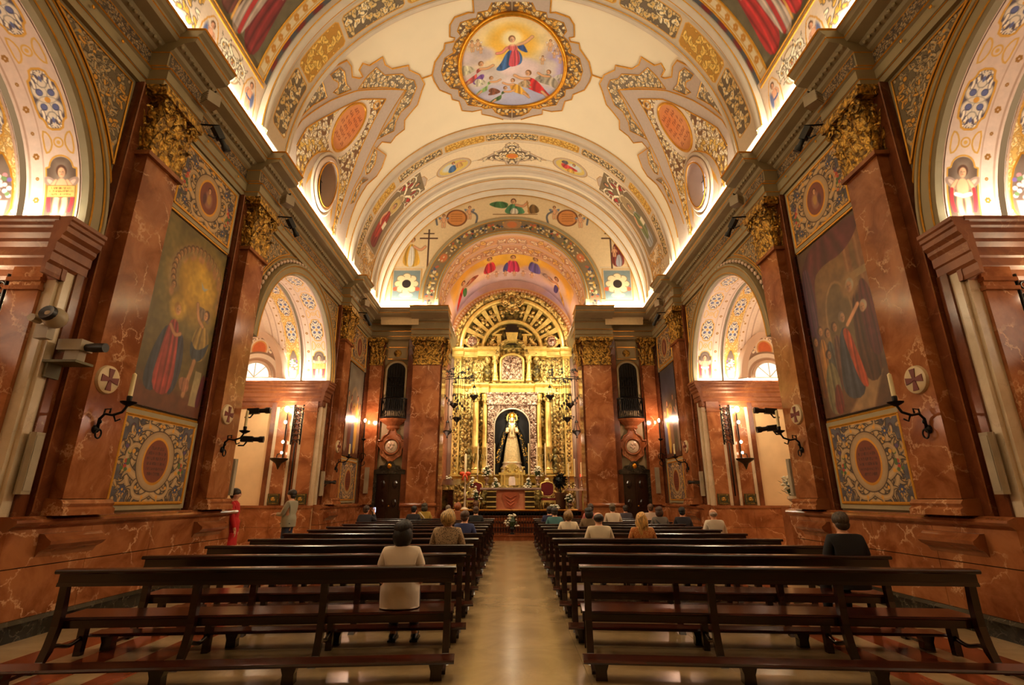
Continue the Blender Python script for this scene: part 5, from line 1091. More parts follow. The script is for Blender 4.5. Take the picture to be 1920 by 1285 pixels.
# ---- near bay seen at the upper corners: standing saint, framed strip, putti beside a cartouche
def nearbay(side):
    cv = CV(-8.5, -4.4, -8.88, -5.6, 62, (.80, .70, .60))
    cv.rect(-7.52, -4.4, -8.45, -6.3, (.36, .33, .24)); cv.poly([(-7.5, -8.45), (-6.9, -8.45), (-7.5, -8.1)], (.28, .24, .2), soft=.1)
    sub = CV(-1.0, 1.0, 0, 3.4, 60, (.40, .36, .26)); sub.rect(-1, 1, 2.4, 3.4, (.46, .42, .30))
    rb = ((.50, .15, .16), (.66, .58, .52), (.40, .22, .18)) if side < 0 else ((.72, .18, .18), (.72, .64, .58), (.62, .42, .2))
    drape(sub, [(-.75, .02), (-.1, .02), (-.05, 1.4), (-.3, 2.4), (-.6, 1.6)], rb[0], 5, 1); drape(sub, [(-.2, .0), (.35, .0), (.3, 1.5), (.2, 2.5), (-.2, 2.4)], rb[1], 7, 2); drape(sub, [(.2, .1), (.75, .02), (.7, 1.2), (.5, 2.5), (.2, 2.4)], rb[0] if side > 0 else rb[2], 5, 3); sub.line([(-.02, .1), (.05, 2.2)], .1, (.72, .2, .2)); sub.line([(.28, .1), (.34, 2.2)], .07, (.84, .62, .3)); head(sub, 0, 2.8, .26, (.76, .55, .42), (.4, .34, .28)); limb(sub, [(.4, 2.2), (.6, 1.7), (.2, 1.6)], .2); sub.rect(-.5, -.1, 1.55, 2.0, (.84, .78, .68)); limb(sub, [(-.4, 2.2), (-.6, 1.8), (-.3, 1.7)], .18)
    sub.noise(.1, .2, 4)
    n = int(3.0/cv.px); mh = int(1.62/cv.px); i0 = int((-7.5-cv.x0)/cv.px); j0 = int((-8.42+8.88)/cv.px); xi = np.linspace(0, 3.0, n); yj = np.linspace(-.85, .85, mh)
    A = sub.a[np.clip((xi*60).astype(int), 0, sub.ny-1)][:, np.clip(((yj+1)*60).astype(int), 0, sub.nx-1)]; cv.a[j0:j0+mh, i0:i0+n] = A.transpose(1, 0, 2)
    cv.rect(-7.5, -4.4, -8.73, -8.45, (.88, .80, .63)); cv.frame(-7.4, -4.2, -8.68, -8.5, .02, (.80, .60, .26), .4); cv.rect(-7.52, -4.4, -8.88, -8.76, (.34, .36, .38))
    for k in range(9):
        x = -7.1+k*.32
        for j in range(6): cv.ell(x+.05*math.cos(j), -8.59+.05*math.sin(j), .04, .03, (.78, .54, .2), gold=.4)
    for k in range(5): x = -7.0+k*.6; cv.ell(x, -8.82, .16, .06, (.52, .16, .14), soft=.05)
    cv.rect(-7.52, -4.4, -6.3, -6.05, (.86, .78, .62)); cv.frame(-7.4, -4.2, -6.26, -6.1, .02, (.80, .60, .26), .4); cv.rect(-7.52, -4.4, -6.05, -5.6, (.33, .30, .26)); arabesque(cv, lambda x, y: x > -8.45 and x < -7.6 and y > -6.75, .17, 3, w=.03, fills=((.9, .83, .7), (.8, .6, .25)), dark=(.3, .26, .28))
    for yy, q in ((-7.62, .03), (-7.56, .02)): cv.line([(yy, -8.5), (yy, -6.1)], q, (.72, .58, .38))
    # lower zone, upright towards the crown
    s2 = CV(-1.2, 1.2, 0, .92, 90, (.84, .74, .64)); s2.ell(0, .42, .36, .40, (.60, .48, .34)); s2.ell(0, .42, .32, .36, (.88, .80, .68)); s2.ell(0, .40, .14, .2, (.82, .48, .34))
    for k in (-1, 1):
        acanthus(s2, k*.08, .1, PI/2-k*.7, .36, k, .045, (.92, .86, .74)); acanthus(s2, k*.08, .6, PI/2-k*.9, .26, -k, .04, (.92, .86, .74)); s2.line(smooth_poly([(k*.52, 0), (k*.52, .5), (k*.75, .86), (k*1.0, .5), (k*1.05, 0)], 1, False), .03, (.84, .6, .24), .5); cherub(s2, k*.76, .02, .68, (.84, .60, .46), None, (.3, .34, .5)); s2.ell(k*.9, .3, .06, .2, (.34, .38, .52), soft=.04)
    n = int(.86/cv.px); mh = int(2.1/cv.px); i0 = 1; j0 = int((-8.8+8.88)/cv.px); xi = np.linspace(0, .9, n); yj = np.linspace(-1.12, 1.12, mh)
    A = s2.a[np.clip((xi*90).astype(int), 0, s2.ny-1)][:, np.clip(((yj+1.2)*90).astype(int), 0, s2.nx-1)]; cv.a[j0:j0+mh, i0:i0+n] = A.transpose(1, 0, 2)
    return cv
for s in (-1, 1):
    o = nearbay(s).mesh('vault_fresco', vmap(.015), M_PAINT, ceil_); o.scale = (-s, 1, 1)
mb = MB()
for s in (-1, 1):
    for P in ([(-7.56, -8.45), (-4.0, -8.45)], [(-7.56, -8.74), (-4.0, -8.74)], [(-7.56, -8.76), (-7.56, -6.0)], [(-7.66, -8.8), (-7.66, -5.8)]): vtube(mb, [(x*-s, y) for x, y in P], .022, .02)
mb.build('gilt_moulding', M_GOLDL, ceil_)
# ------------------------------------------------------------------ lunette of the end wall
def endmap(d): return lambda x, y: (x, EY-d+0*x, y)
def lunette():
    cv = CV(-5.8, 5.8, 8.8, 15.4, 50, (.90, .80, .62)); ol = (.74, .65, .55)
    cv.clip = None
    # saint groups on their pedestals, angels with shields, standing green angel at the crown
    for k in (-1, 1):
        x0 = 4.75*k; cv.rect(x0-.68, x0+.68, 9.9, 11.55, (.80, .70, .56)); cv.rect(x0-.6, x0+.6, 10.0, 11.4, (.46, .52, .52)); cv.frame(x0-.66, x0+.66, 9.95, 11.5, .05, (.80, .62, .34), .3)
        for j in range(8):
            a = j*PI/4; cv.ell(x0+.36*math.cos(a), 10.75+.36*math.sin(a), .2, .17, (.55, .44, .32)); cv.ell(x0+.36*math.cos(a), 10.75+.36*math.sin(a), .17, .14, (.88, .80, .62))
        cv.ell(x0, 10.75, .36, .34, (.88, .80, .62)); cv.ell(x0, 10.75, .2, .2, (.14, .09, .06)); cv.ell(x0, 10.2, .3, .12, (.88, .80, .62)); cv.ell(x0-.5, 10.5, .1, .1, (.75, .36, .24)); cv.ell(x0+.5, 10.5, .1, .1, (.75, .36, .24)); cv.rect(x0-.75, x0+.75, 11.5, 11.6, (.84, .76, .62))
        xc = k*4.02 if k < 0 else k*4.7
        cx = -3.85 if k < 0 else 4.55; cv.rect(cx-.035, cx+.035, 11.5, 13.5, (.30, .18, .12)); cv.rect(cx-.42, cx+.42, 13.0, 13.07, (.30, .18, .12)); cv.rect(cx-.25, cx+.25, 13.25, 13.31, (.30, .18, .12))
        fx = x0+.15
        if k < 0: drape(cv, [(fx-.5, 11.6), (fx+.45, 11.6), (fx+.3, 12.3), (fx+.1, 12.75), (fx-.2, 12.7)], (.82, .62, .22), 6, 1); drape(cv, [(fx-.2, 11.6), (fx+.12, 11.6), (fx+.14, 12.5), (fx-.1, 12.72)], (.90, .86, .78), 5, 2); head(cv, fx, 12.95, .15, (.86, .66, .48), (.40, .24, .12)); limb(cv, [(fx+.1, 12.6), (fx+.4, 12.4), (fx+.6, 12.6)], .12)
        else: drape(cv, [(fx-.4, 11.6), (fx+.25, 11.6), (fx+.2, 12.4), (fx, 12.8), (fx-.25, 12.75)], (.50, .20, .16), 6, 1); drape(cv, [(fx-.2, 11.6), (fx+.15, 11.6), (fx+.1, 12.2), (fx-.1, 12.2)], (.66, .66, .70), 5, 2); head(cv, fx-.05, 13.0, .15, (.86, .66, .48), (.36, .2, .12)); cherub(cv, fx+.5, 11.6, .95, wing=None); cherub(cv, fx-.2, 12.1, .55, wing=None)
        sx = 2.6*k; cv.ell(sx, 14.1, .5, .45, (.50, .30, .16)); cv.ell(sx, 14.1, .42, .38, (.82, .54, .28))
        for rr in range(4): cv.line([(sx-.26, 14.3-rr*.12), (sx+.26, 14.3-rr*.12)], .03, (.62, .38, .18))
        for q in (-1, 1): cherub(cv, sx+q*.6, 13.8+(.25 if q*k < 0 else -.2), .72, wing=(.42, .46, .52)); cv.line(smooth_poly([(sx+q*.7, 14.45), (sx+q*1.0, 14.25), (sx+q*.9, 13.75)], 2, False), .09, (.40, .40, .42), soft=.03)
    T = lambda P: [(x*1.3, 14.3+(z-13.9)*1.0) for x, z in P]
    for P, c_, n_, sd_ in (([(-.9, 14.45), (-.5, 14.62), (-.1, 14.5), (-.2, 14.2), (-.6, 14.25)], (.26, .44, .26), 3, 5), ([(-.35, 13.9), (.5, 13.9), (.4, 14.2), (.2, 14.48), (-.1, 14.45)], (.30, .52, .36), 4, 6), ([(-.1, 13.9), (.25, 13.9), (.2, 14.2), (0, 14.25)], (.84, .80, .72), 4, 7), ([(.5, 13.92), (1.0, 13.95), (.95, 14.3), (.7, 14.5)], (.48, .36, .2), 3, 8)): drape(cv, T(P), c_, n_, sd_)
    head(cv, .07, 14.98, .15, (.86, .66, .48), (.36, .2, .1)); limb(cv, T([(.15, 14.4), (.4, 14.3), (.55, 14.5)]), .12); cv.line(T([(.55, 14.6), (.62, 13.95)]), .06, (.7, .5, .22)); cv.rect(-.9, 1.2, 14.27, 14.32, (.6, .46, .3))
    return cv
lm = lunette()
LK = .9343
def lmap(x, y): return x*LK, EU-.012+0*x, 1.57+(y-1.57)*LK
lm.mesh('lunette_fresco', lmap, M_PAINT, we, mask=lambda x, y: ((x*LK)**2+(1.57+(y-1.57)*LK-VZ)**2 < (VR-.02)**2) & (((x*LK)**2+(1.57+(y-1.57)*LK-CZ)**2 > (CR+.76)**2) & ((abs(x*LK) > CR+.76) | (1.57+(y-1.57)*LK > CZ))))
mb = MB(); R_ = VR-.06; mb.tube([(R_*math.cos(a), EU-.05, VZ+R_*math.sin(a)) for a in np.linspace(0.05, PI-.05, 60)], .05, 6); mb.build('lunette_moulding', M_PINK, we, smooth=True)
mb = MB(); R_ = VR-.14; mb.tube([(R_*math.cos(a), EU-.05, VZ+R_*math.sin(a)) for a in np.linspace(0.05, PI-.05, 60)], .018, 4); mb.build('gold_line', M_GOLDL, we)
# garland of the archivolt
def garland():
    L = (CR+.42)*PI/2+.9; cv = CV(0, L, CR+.16, CR+.65, 60, (.50, .42, .30)); c = CR+.41; r = random.Random(9)
    for k in range(8):
        x = .55+k*.78
        if k in (3,): cv.ell(x, c, .26, .2, (.6, .44, .26)); cv.ell(x, c, .2, .15, (.80, .45, .26)); continue
        for j in range(16): cv.ell(x+r.uniform(-.32, .32), c+r.uniform(-.14, .14), r.uniform(.05, .09), .05, r.choice(((.86, .76, .54), (.30, .34, .42), (.34, .40, .24), (.72, .36, .22), (.82, .62, .26), (.24, .22, .2))), rot=r.uniform(0, 3))
    for j in range(30): q = r.uniform(.2, L); cv.ell(q, c+r.uniform(-.2, .2), .05, .03, (.86, .78, .6))
    cherub(cv, .45, CR+.2, .48, wing=(.7, .6, .4))
    cv.ell(L-.1, c, .3, .2, (.66, .5, .34)); cv.ell(L, c, .22, .15, (.78, .46, .26)); return cv
gv = garland()
def gmap(X, Y):
    t = np.clip(X-.9, 0, None)/(CR+.42); z = np.where(X < .9, CZ-(.9-X), CZ+Y*np.sin(t)); return -Y*np.cos(t), EU-.058+0*X, z
g1 = gv.mesh('garland_fresco', gmap, M_PAINT, bpy.data.objects['trim_chancel_arch']); g2 = bpy.data.objects.new('garland_fresco', g1.data); link(g2, bpy.data.objects['trim_chancel_arch']); g2.scale = (-1, 1, 1)
# soffit ornament rings inside the chancel barrel
def ringstrip(): 
    cv = CV(0, CR*PI/2, 0, 4.9, 36, (.86, .70, .60))
    for y0, y1, col in ((.12, .72, (.86, .64, .46)), (1.0, 1.7, (.84, .64, .50))):
        cv.rect(0, cv.x1, y0, y1, col); cv.line([(0, y0), (cv.x1, y0)], .05, (.90, .76, .5), .3); cv.line([(0, y1), (cv.x1, y1)], .05, (.90, .76, .5), .3)
        arabesque(cv, lambda x, y: y0+.1 < y < y1-.1, .3, int(y0*10), w=.05, fills=((.93, .84, .72), (.9, .72, .4)), dark=(.62, .40, .28), accents=((.80, .42, .26),), acc_p=.2)
    return cv
rs = ringstrip().mesh('soffit_ornament', lambda X, Y: ((CR-.012)*np.cos(X/CR), EU+.05+Y, CZ+(CR-.012)*np.sin(X/CR)), M_PAINT, cc); r2 = bpy.data.objects.new('soffit_ornament', rs.data); link(r2, cc); r2.scale = (-1, 1, 1)
# fresco on the chancel back wall above the altarpiece
def trinity():
    cv = CV(-3.25, 3.25, 11.0, 13.1, 60, (.84, .72, .72)); cv.poly([(-3.3, 12.0), (3.3, 12.0), (3.3, 13.3), (-3.3, 13.3)], (.92, .68, .26), soft=.7); cv.ell(0, 12.75, 1.4, .5, (.96, .78, .30), soft=.4)
    for x, y, r_, c in ((-1.8, 12.1, .7, (.90, .78, .66)), (1.8, 12.1, .7, (.90, .76, .66)), (-.6, 11.9, .6, (.88, .74, .68)), (.7, 11.9, .6, (.86, .72, .70)), (2.4, 11.2, .7, (.80, .68, .74)), (-2.5, 11.2, .7, (.82, .70, .74)), (0, 11.6, .7, (.86, .76, .74))): cloud(cv, x, y, r_, c, 10, int(x*7))
    drape(cv, [(-1.35, 12.0), (-.7, 12.0), (-.75, 12.6), (-.95, 12.75), (-1.15, 12.6)], (.78, .22, .28), 4, 1); drape(cv, [(-.35, 11.75), (.4, 11.75), (.28, 12.4), (.1, 12.65), (-.18, 12.6)], (.82, .24, .42), 5, 2); drape(cv, [(-.45, 11.85), (-.2, 11.8), (-.15, 12.5), (-.3, 12.4)], (.30, .32, .56), 2, 3); drape(cv, [(.7, 12.0), (1.35, 12.0), (1.2, 12.6), (.95, 12.75), (.75, 12.6)], (.42, .38, .66), 4, 4)
    for x, y in ((-.95, 12.88), (.05, 12.78), (1.0, 12.88)): head(cv, x, y, .13, (.88, .68, .5), (.42, .26, .14), 0, (.97, .82, .4))
    for x in (-.7, -.3, .1, .5, .9, -1.1): cherub(cv, x, 11.5+abs(x)*.1, .42, (.90, .70, .54), (.86, .76, .7))
    def fly(x, y, k, c1, c2, w_): drape(cv, [(x, y+.1), (x+k*.5, y+.35), (x+k*1.0, y+.2), (x+k*.4, y-.05)], w_, 3, 1); drape(cv, [(x-.15, y+.2), (x+.15, y+.25), (x-k*.3, y-.4), (x-k*.8, y-.8), (x-k*.6, y-.35)], c1, 4, 2); drape(cv, [(x-.1, y+.1), (x+.2, y), (x+.1, y-.5), (x-.1, y-.5)], c2, 3, 3); head(cv, x+k*.05, y+.42, .14); limb(cv, [(x, y+.2), (x+k*.3, y+.05), (x+k*.45, y+.2)], .1)
    fly(-2.4, 12.0, 1, (.82, .18, .14), (.28, .50, .26), (.66, .36, .26)); fly(2.15, 12.0, -1, (.86, .62, .22), (.34, .28, .50), (.72, .6, .56)); cv.noise(.06, .4, 2)
    return cv
def trmap(x, y):                                     # the fresco follows the chancel barrel
    a = PI/2-x*1.14/CR; return (CR-.015)*np.cos(a), 21.5+(13.0-y)*1.65, CZ+(CR-.015)*np.sin(a)
trinity().mesh('fresco', trmap, M_PAINT, cc, mask=lambda x, y: (y < 13.0) & (y > 11.18))
def tymp():
    cv = CV(-3.2, 3.2, 8.6, 12.8, 44, (.80, .66, .66))
    for x, y, r_, c in ((-2.2, 11.6, .6, (.84, .72, .76)), (2.2, 11.6, .6, (.80, .70, .78)), (0, 12.4, .7, (.88, .76, .72)), (-1.2, 12.2, .6, (.86, .72, .66)), (1.2, 12.2, .6, (.86, .72, .68))): cloud(cv, x, y, r_, c, 9, 3)
    for r_, wd, cc_ in ((3.16, .34, (.84, .58, .34)), (3.32, .06, (.90, .76, .5)), (3.0, .06, (.90, .76, .5))): cv.line([(r_*math.cos(a), 8.72+r_*math.sin(a)) for a in np.linspace(0, PI, 60)], wd, cc_, .2)
    for i in range(60): a = PI*(i+.5)/60; cv.ell(3.16*math.cos(a), 8.72+3.16*math.sin(a), .09, .06, (.93, .84, .68), rot=a)
    return cv
tymp().mesh('tympanum_fresco', lambda X, Y: (X, 24.505+0*X, Y), M_PAINT, wb, mask=lambda x, y: (x**2+(y-8.72)**2 > 2.7**2))
# ------------------------------------------------------------------ end wall furniture: niche with grille balcony, stone shield, carved door
for s in (-1, 1):
    sd = 'left' if s < 0 else 'right'
    def FE(x, d, z, s=s): return (s*x, EY-d, z)
    xc = 4.68; loc = FE(xc, 0, 0); e = empty('organ_balcony', FE(xc, 0, 4.5), label=f'arched niche with dark latticed balcony on a bracket, {sd} end wall', cat='balcony', group='balconies of the end wall')
    def LB(x, d, z): return (x, -d, z)
    M_NICHE = MATS.get('dark_niche') or simple('dark_niche', (.10, .08, .06), .7)
    mb = MB(); P = [(-.36, .35)]+[(-.36*math.cos(a), 1.95+.36*math.sin(a)) for a in np.linspace(0, PI, 18)]+[(.36, .35)]; mb.prism(P, lambda p, q, t: (p, t, q), .01, .05); mb.build('niche_back', M_NICHE, e, xf=LB, recalc=True)
    mb = MB(); mb.tube([(p[0]*1.12, .06, p[1]+(.03 if p[1] > 1 else 0)) for p in P], .05, 6); mb.build('niche_arch', M_OLIVE2, e, xf=LB, smooth=True)
    mb = MB(); mb.tube([(p[0]*1.24, .07, p[1]+(.07 if p[1] > 1 else 0)) for p in P], .014, 4); mb.build('gold_line', M_GOLD, e, xf=LB)
    MB().box((-.42, .0, 2.42), (.42, .05, 3.2)).build('top_plaque', M_OLIVE2, e, xf=LB, recalc=True); mb = MB(); mb.ball((0, .05, 2.7), (.16, .03, .16)); mb.build('roundel', M_DKGOLD, e, xf=LB, smooth=True)
    mb = MB(); mb.tube([(-.38, .06, 2.46), (.38, .06, 2.46), (.38, .06, 2.96), (-.38, .06, 2.96)], .014, 4, closed=True); mb.build('gold_line', M_GOLD, e, xf=LB)
    mb = MB()                                          # statue-like carved screen in the niche
    for k in range(7): x = -.3+.1*k; mb.tube([(x, .09, .4), (x, .09, 1.95+.3*math.cos(x*4.2))], .018, 5)
    for z in (.9, 1.3, 1.7): mb.tube([(-.34, .1, z), (.34, .1, z)], .02, 5)
    for k in range(10): mb.ball((-.27+.06*k*1.0, .11, 1.5+.18*math.sin(k*1.3)), .05, 6, 4)
    mb.build('lattice', M_IRON, e, xf=LB)
    mb = MB(); B = [(-.5, 0), (-.5, .16), (-.3, .30), (.3, .30), (.5, .16), (.5, 0)]
    for z in (.05, .8): mb.tube([(p[0], p[1], z) for p in B], .03, 6)
    for (xa, da), (xb, db) in zip(B[:-1], B[1:]):
        n_ = max(2, int(math.hypot(xb-xa, db-da)/.07))
        for i in range(n_): t_ = i/n_; mb.tube([(xa+(xb-xa)*t_, da+(db-da)*t_, .05), (xa+(xb-xa)*t_, da+(db-da)*t_, .8)], .014, 4)
        mb.tube([(xa, da, .1), ((xa+xb)/2, (da+db)/2, .7), (xb, db, .1)], .014, 4); mb.tube([(xa, da, .75), ((xa+xb)/2, (da+db)/2, .2), (xb, db, .75)], .014, 4)
    mb.build('balcony_grille', M_IRON, e, xf=LB, recalc=True)
    mb = MB(); mb.lathe([(.02, -.75), (.1, -.62), (.08, -.5), (.24, -.34), (.22, -.26), (.40, -.12), (.44, -.1), (.50, -.04), (.50, .03), (.02, .03)], seg=16); v_ = [p for p in mb.v]; mb.v = [(p[0]*1.12, p[1]*.62 if p[1] > 0 else p[1]*.02, p[2]) for p in v_]; mb.build('bracket', M_RED2, e, xf=LB, recalc=True)
    # shield
    e = empty('stone_shield', FE(xc, 0, 3.42), label=f'carved red and pink marble shield with pale round medallion, {sd} end wall', cat='wall relief', group='stone shields of the end wall')
    prof = smooth_poly([(0, -.62), (-.2, -.42), (-.42, -.3), (-.36, -.08), (-.56, .1), (-.58, .26), (-.38, .24), (-.34, .42), (-.16, .5), (-.12, .68), (0, .74), (.12, .68), (.16, .5), (.34, .42), (.38, .24), (.58, .26), (.56, .1), (.36, -.08), (.42, -.3), (.2, -.42)], 2)
    mb = MB(); mb.prism(prof, lambda p, q, t: (p, t, q), 0, .07); mb.build('backplate', M_RED, e, xf=LB, recalc=True); mb = MB(); mb.tube([(p[0], .08, p[1]) for p in prof], .035, 5, closed=True); mb.tube([(.3*math.cos(a), .1, .02+.3*math.sin(a)) for a in np.linspace(0, 2*PI, 25)[:-1]], .04, 6, closed=True); mb.build('raised_border', M_RED2, e, xf=LB, smooth=True)
    MB().lathe([(.001, .13), (.16, .12), (.24, .09), (.25, .06)], seg=20, M=Matrix.Rotation(PI/2, 3, 'X')).build('medallion', M_WHITE, e, loc=(0, 0, .02)); mb = MB()
    for k in range(5): mb.ball((-.08+.04*k, .13, .02+.09*math.sin(k*2)), (.05, .03, .06), 6, 4)
    mb.build('monogram', M_PINK, e, xf=LB, smooth=True)
    # door
    e = empty('carved_door', FE(xc, 0, .0), label=f'dark carved wooden door with scrolled dark marble surround, {sd} of the altar', cat='door', group='doors of the end wall')
    MB().box((-.46, 0, .2), (-.005, .07, 2.4)).box((.005, 0, .2), (.46, .07, 2.4)).build('leaf', M_DOOR, e, xf=LB, recalc=True); mb = MB()
    for q in (-1, 1):
        for z0, z1 in ((.35, .95), (1.05, 1.65), (1.75, 2.3)): mb.prism([(q*.40, z0), (q*.07, z0), (q*.07, z1), (q*.40, z1)], lambda p, w_, t: (p, t, w_), .07, .09); mb.ball((q*.235, .09, (z0+z1)/2), (.1, .03, .16), 6, 5)
    mb.build('raised_panel', M_DOOR, e, xf=LB, recalc=True); mb = MB(); mb.ball((.06, .12, 1.25), .03); mb.build('knob', M_GOLD, e, xf=LB)
    mb = MB(); pr = [(.0, 2.42), (-.60, 2.40), (-.62, 2.55), (-.42, 2.6), (-.36, 2.72), (-.2, 2.74), (-.12, 2.86), (0, 2.9), (.12, 2.86), (.2, 2.74), (.36, 2.72), (.42, 2.6), (.62, 2.55), (.60, 2.40)]; mb.prism(pr, lambda p, q, t: (p, t, q), 0, .14); mb.build('pediment', M_PLINTH, e, xf=LB, recalc=True)
    for q in (-1, 1):
        mb = MB(); jb = [(q*.47, .2), (q*.62, .2), (q*.64, .6), (q*.56, .9), (q*.66, 1.3), (q*.56, 1.7), (q*.64, 2.1), (q*.6, 2.42), (q*.47, 2.42)]; mb.prism(jb, lambda p, w_, t: (p, t, w_), 0, .11); mb.build('jamb', M_PLINTH, e, xf=LB, recalc=True)
    mb = MB(); mb.ball((0, .16, 2.7), (.09, .05, .1)); mb.build('crest', M_GOLD, e, xf=LB, smooth=True)
    MB().box((5.42, .19, 1.7), (5.58, .26, 2.65)).build('speaker_dummy', M_GREYP, None, xf=FE, recalc=True)
    o = bpy.data.objects['speaker_dummy']; o.name = 'column_speaker'; o.data.name = 'column_speaker'; tag(o, f'small pale column loudspeaker on corner pillar beside the {sd} carved door', 'speaker', 'column loudspeakers')
# ------------------------------------------------------------------ gilded altarpiece
RY = 24.45                                           # back plane of the altarpiece
ret = empty('altarpiece', (0, RY, 1.05), label='tall gilded baroque altarpiece filling the chancel under a coffered gold half dome', cat='altarpiece')
def LR(x, d, z): return (x, -d, z-1.05)               # d = towards the nave
def rp(mb, name, mat, parent=ret, smooth=False): return mb.build(name, mat, parent, xf=LR, recalc=True, smooth=smooth)
def sym(fn):
    for k in (-1, 1): fn(k)
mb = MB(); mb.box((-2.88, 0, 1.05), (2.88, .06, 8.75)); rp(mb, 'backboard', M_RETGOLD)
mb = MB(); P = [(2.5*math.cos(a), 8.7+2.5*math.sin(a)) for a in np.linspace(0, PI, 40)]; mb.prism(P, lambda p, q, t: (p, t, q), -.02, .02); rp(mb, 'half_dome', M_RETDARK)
def ringm(r0, r1, d0, d1, zc, name, mat, n=48, a0=0, a1=PI):
    mb = MB(); vs = []
    pr = [(r0, 0), (r0, d0), (r0+(r1-r0)*.3, d1), (r0+(r1-r0)*.7, d1), (r1, d0), (r1, 0)]
    for i in range(n+1):
        a = a0+(a1-a0)*i/n
        for r, d in pr: vs.append((r*math.cos(a), d, zc+r*math.sin(a)))
    mb.add(vs, [(i*6+j, i*6+(j+1) % 6, (i+1)*6+(j+1) % 6, (i+1)*6+j) for i in range(n) for j in range(6)]); return rp(mb, name, mat)
ringm(2.66, 2.95, .42, .5, 8.72, 'leafy_arch', M_RETGOLD); ringm(2.42, 2.64, .34, .42, 8.72, 'smooth_arch', M_RETPLAIN); ringm(1.36, 1.55, .2, .28, 8.66, 'inner_arch', M_RETPLAIN)
mb = MB()
for i in range(44):                                   # leaf tips round the outer arch
    a = PI*(i+.5)/44; mb.ball((2.82*math.cos(a), .52, 8.72+2.82*math.sin(a)), (.07, .05, .09), 6, 4)
tag(rp(mb, 'leaf_tips', M_RETGOLD, smooth=True), kind='stuff')
for i in range(12):                                   # ribs and cartouches of the half dome
    a = PI*(i+.5)/12; c_, s_ = math.cos(a), math.sin(a)
    if abs(i-5.5) < .6: continue
    mb = MB(); t = Vector((-s_, 0, c_)); vs = []
    for r, w_, d in ((1.55, .07, .06), (2.0, .10, .12), (2.42, .13, .3)):
        for q in (-1, 1): vs.append((r*c_+q*w_*t.x, d, 8.7+r*s_+q*w_*t.z))
        for q in (1, -1): vs.append((r*c_+q*w_*t.x, d-.06, 8.7+r*s_+q*w_*t.z))
    mb.add(vs, [(k*4+j, k*4+(j+1) % 4, k*4+4+(j+1) % 4, k*4+4+j) for k in range(2) for j in range(4)]); rp(mb, 'dome_rib', M_RETPLAIN)
for i in range(11):
    a = PI*(i+1)/12; c_, s_ = math.cos(a), math.sin(a)
    if i == 5: continue
    mb = MB(); R3 = Matrix.Rotation(-(a-PI/2), 3, 'Y')
    for r, w_ in ((1.78, .09), (1.98, .12), (2.18, .10)): mb.ball((r*c_, .09+(r-1.55)*.2, 8.7+r*s_), (w_, .06, .12), 7, 5, M=R3)
    for q in (-1, 1): mb.ball((2.0*c_-q*.11*s_, .14, 8.7+2.0*s_+q*.11*c_), (.05, .04, .12), 6, 4, M=R3)
    rp(mb, 'dome_cartouche', M_RETGOLD, smooth=True)
mb = MB()                                             # crowning cartouche
mb.ball((0, .55, 11.05), (.26, .1, .32), 12, 8)
for k in (-1, 1):
    for (x, z, r, sg) in ((.33, 11.2, .2, 1), (.36, 10.9, .18, -1), (.2, 11.42, .16, 1), (.18, 10.65, .14, -1)): spiral(mb, .56, k*x, z, r, k, .05); mb.v[-110:] = [(p[1], p[0], p[2]) for p in mb.v[-110:]]
    mb.ball((k*.48, .55, 11.05), (.12, .07, .2)); mb.ball((k*.25, .57, 10.6), (.12, .06, .12)); mb.ball((k*.12, .57, 11.5), (.1, .06, .12))
mb.ball((0, .58, 10.5), (.12, .08, .16)); mb.ball((0, .58, 11.55), (.16, .08, .12)); rp(mb, 'crown_cartouche', M_RETGOLD, smooth='auto'); mb = MB(); mb.ball((0, .66, 11.05), (.14, .04, .18), 10, 6); rp(mb, 'cartouche_boss', M_RETDARK, smooth=True)
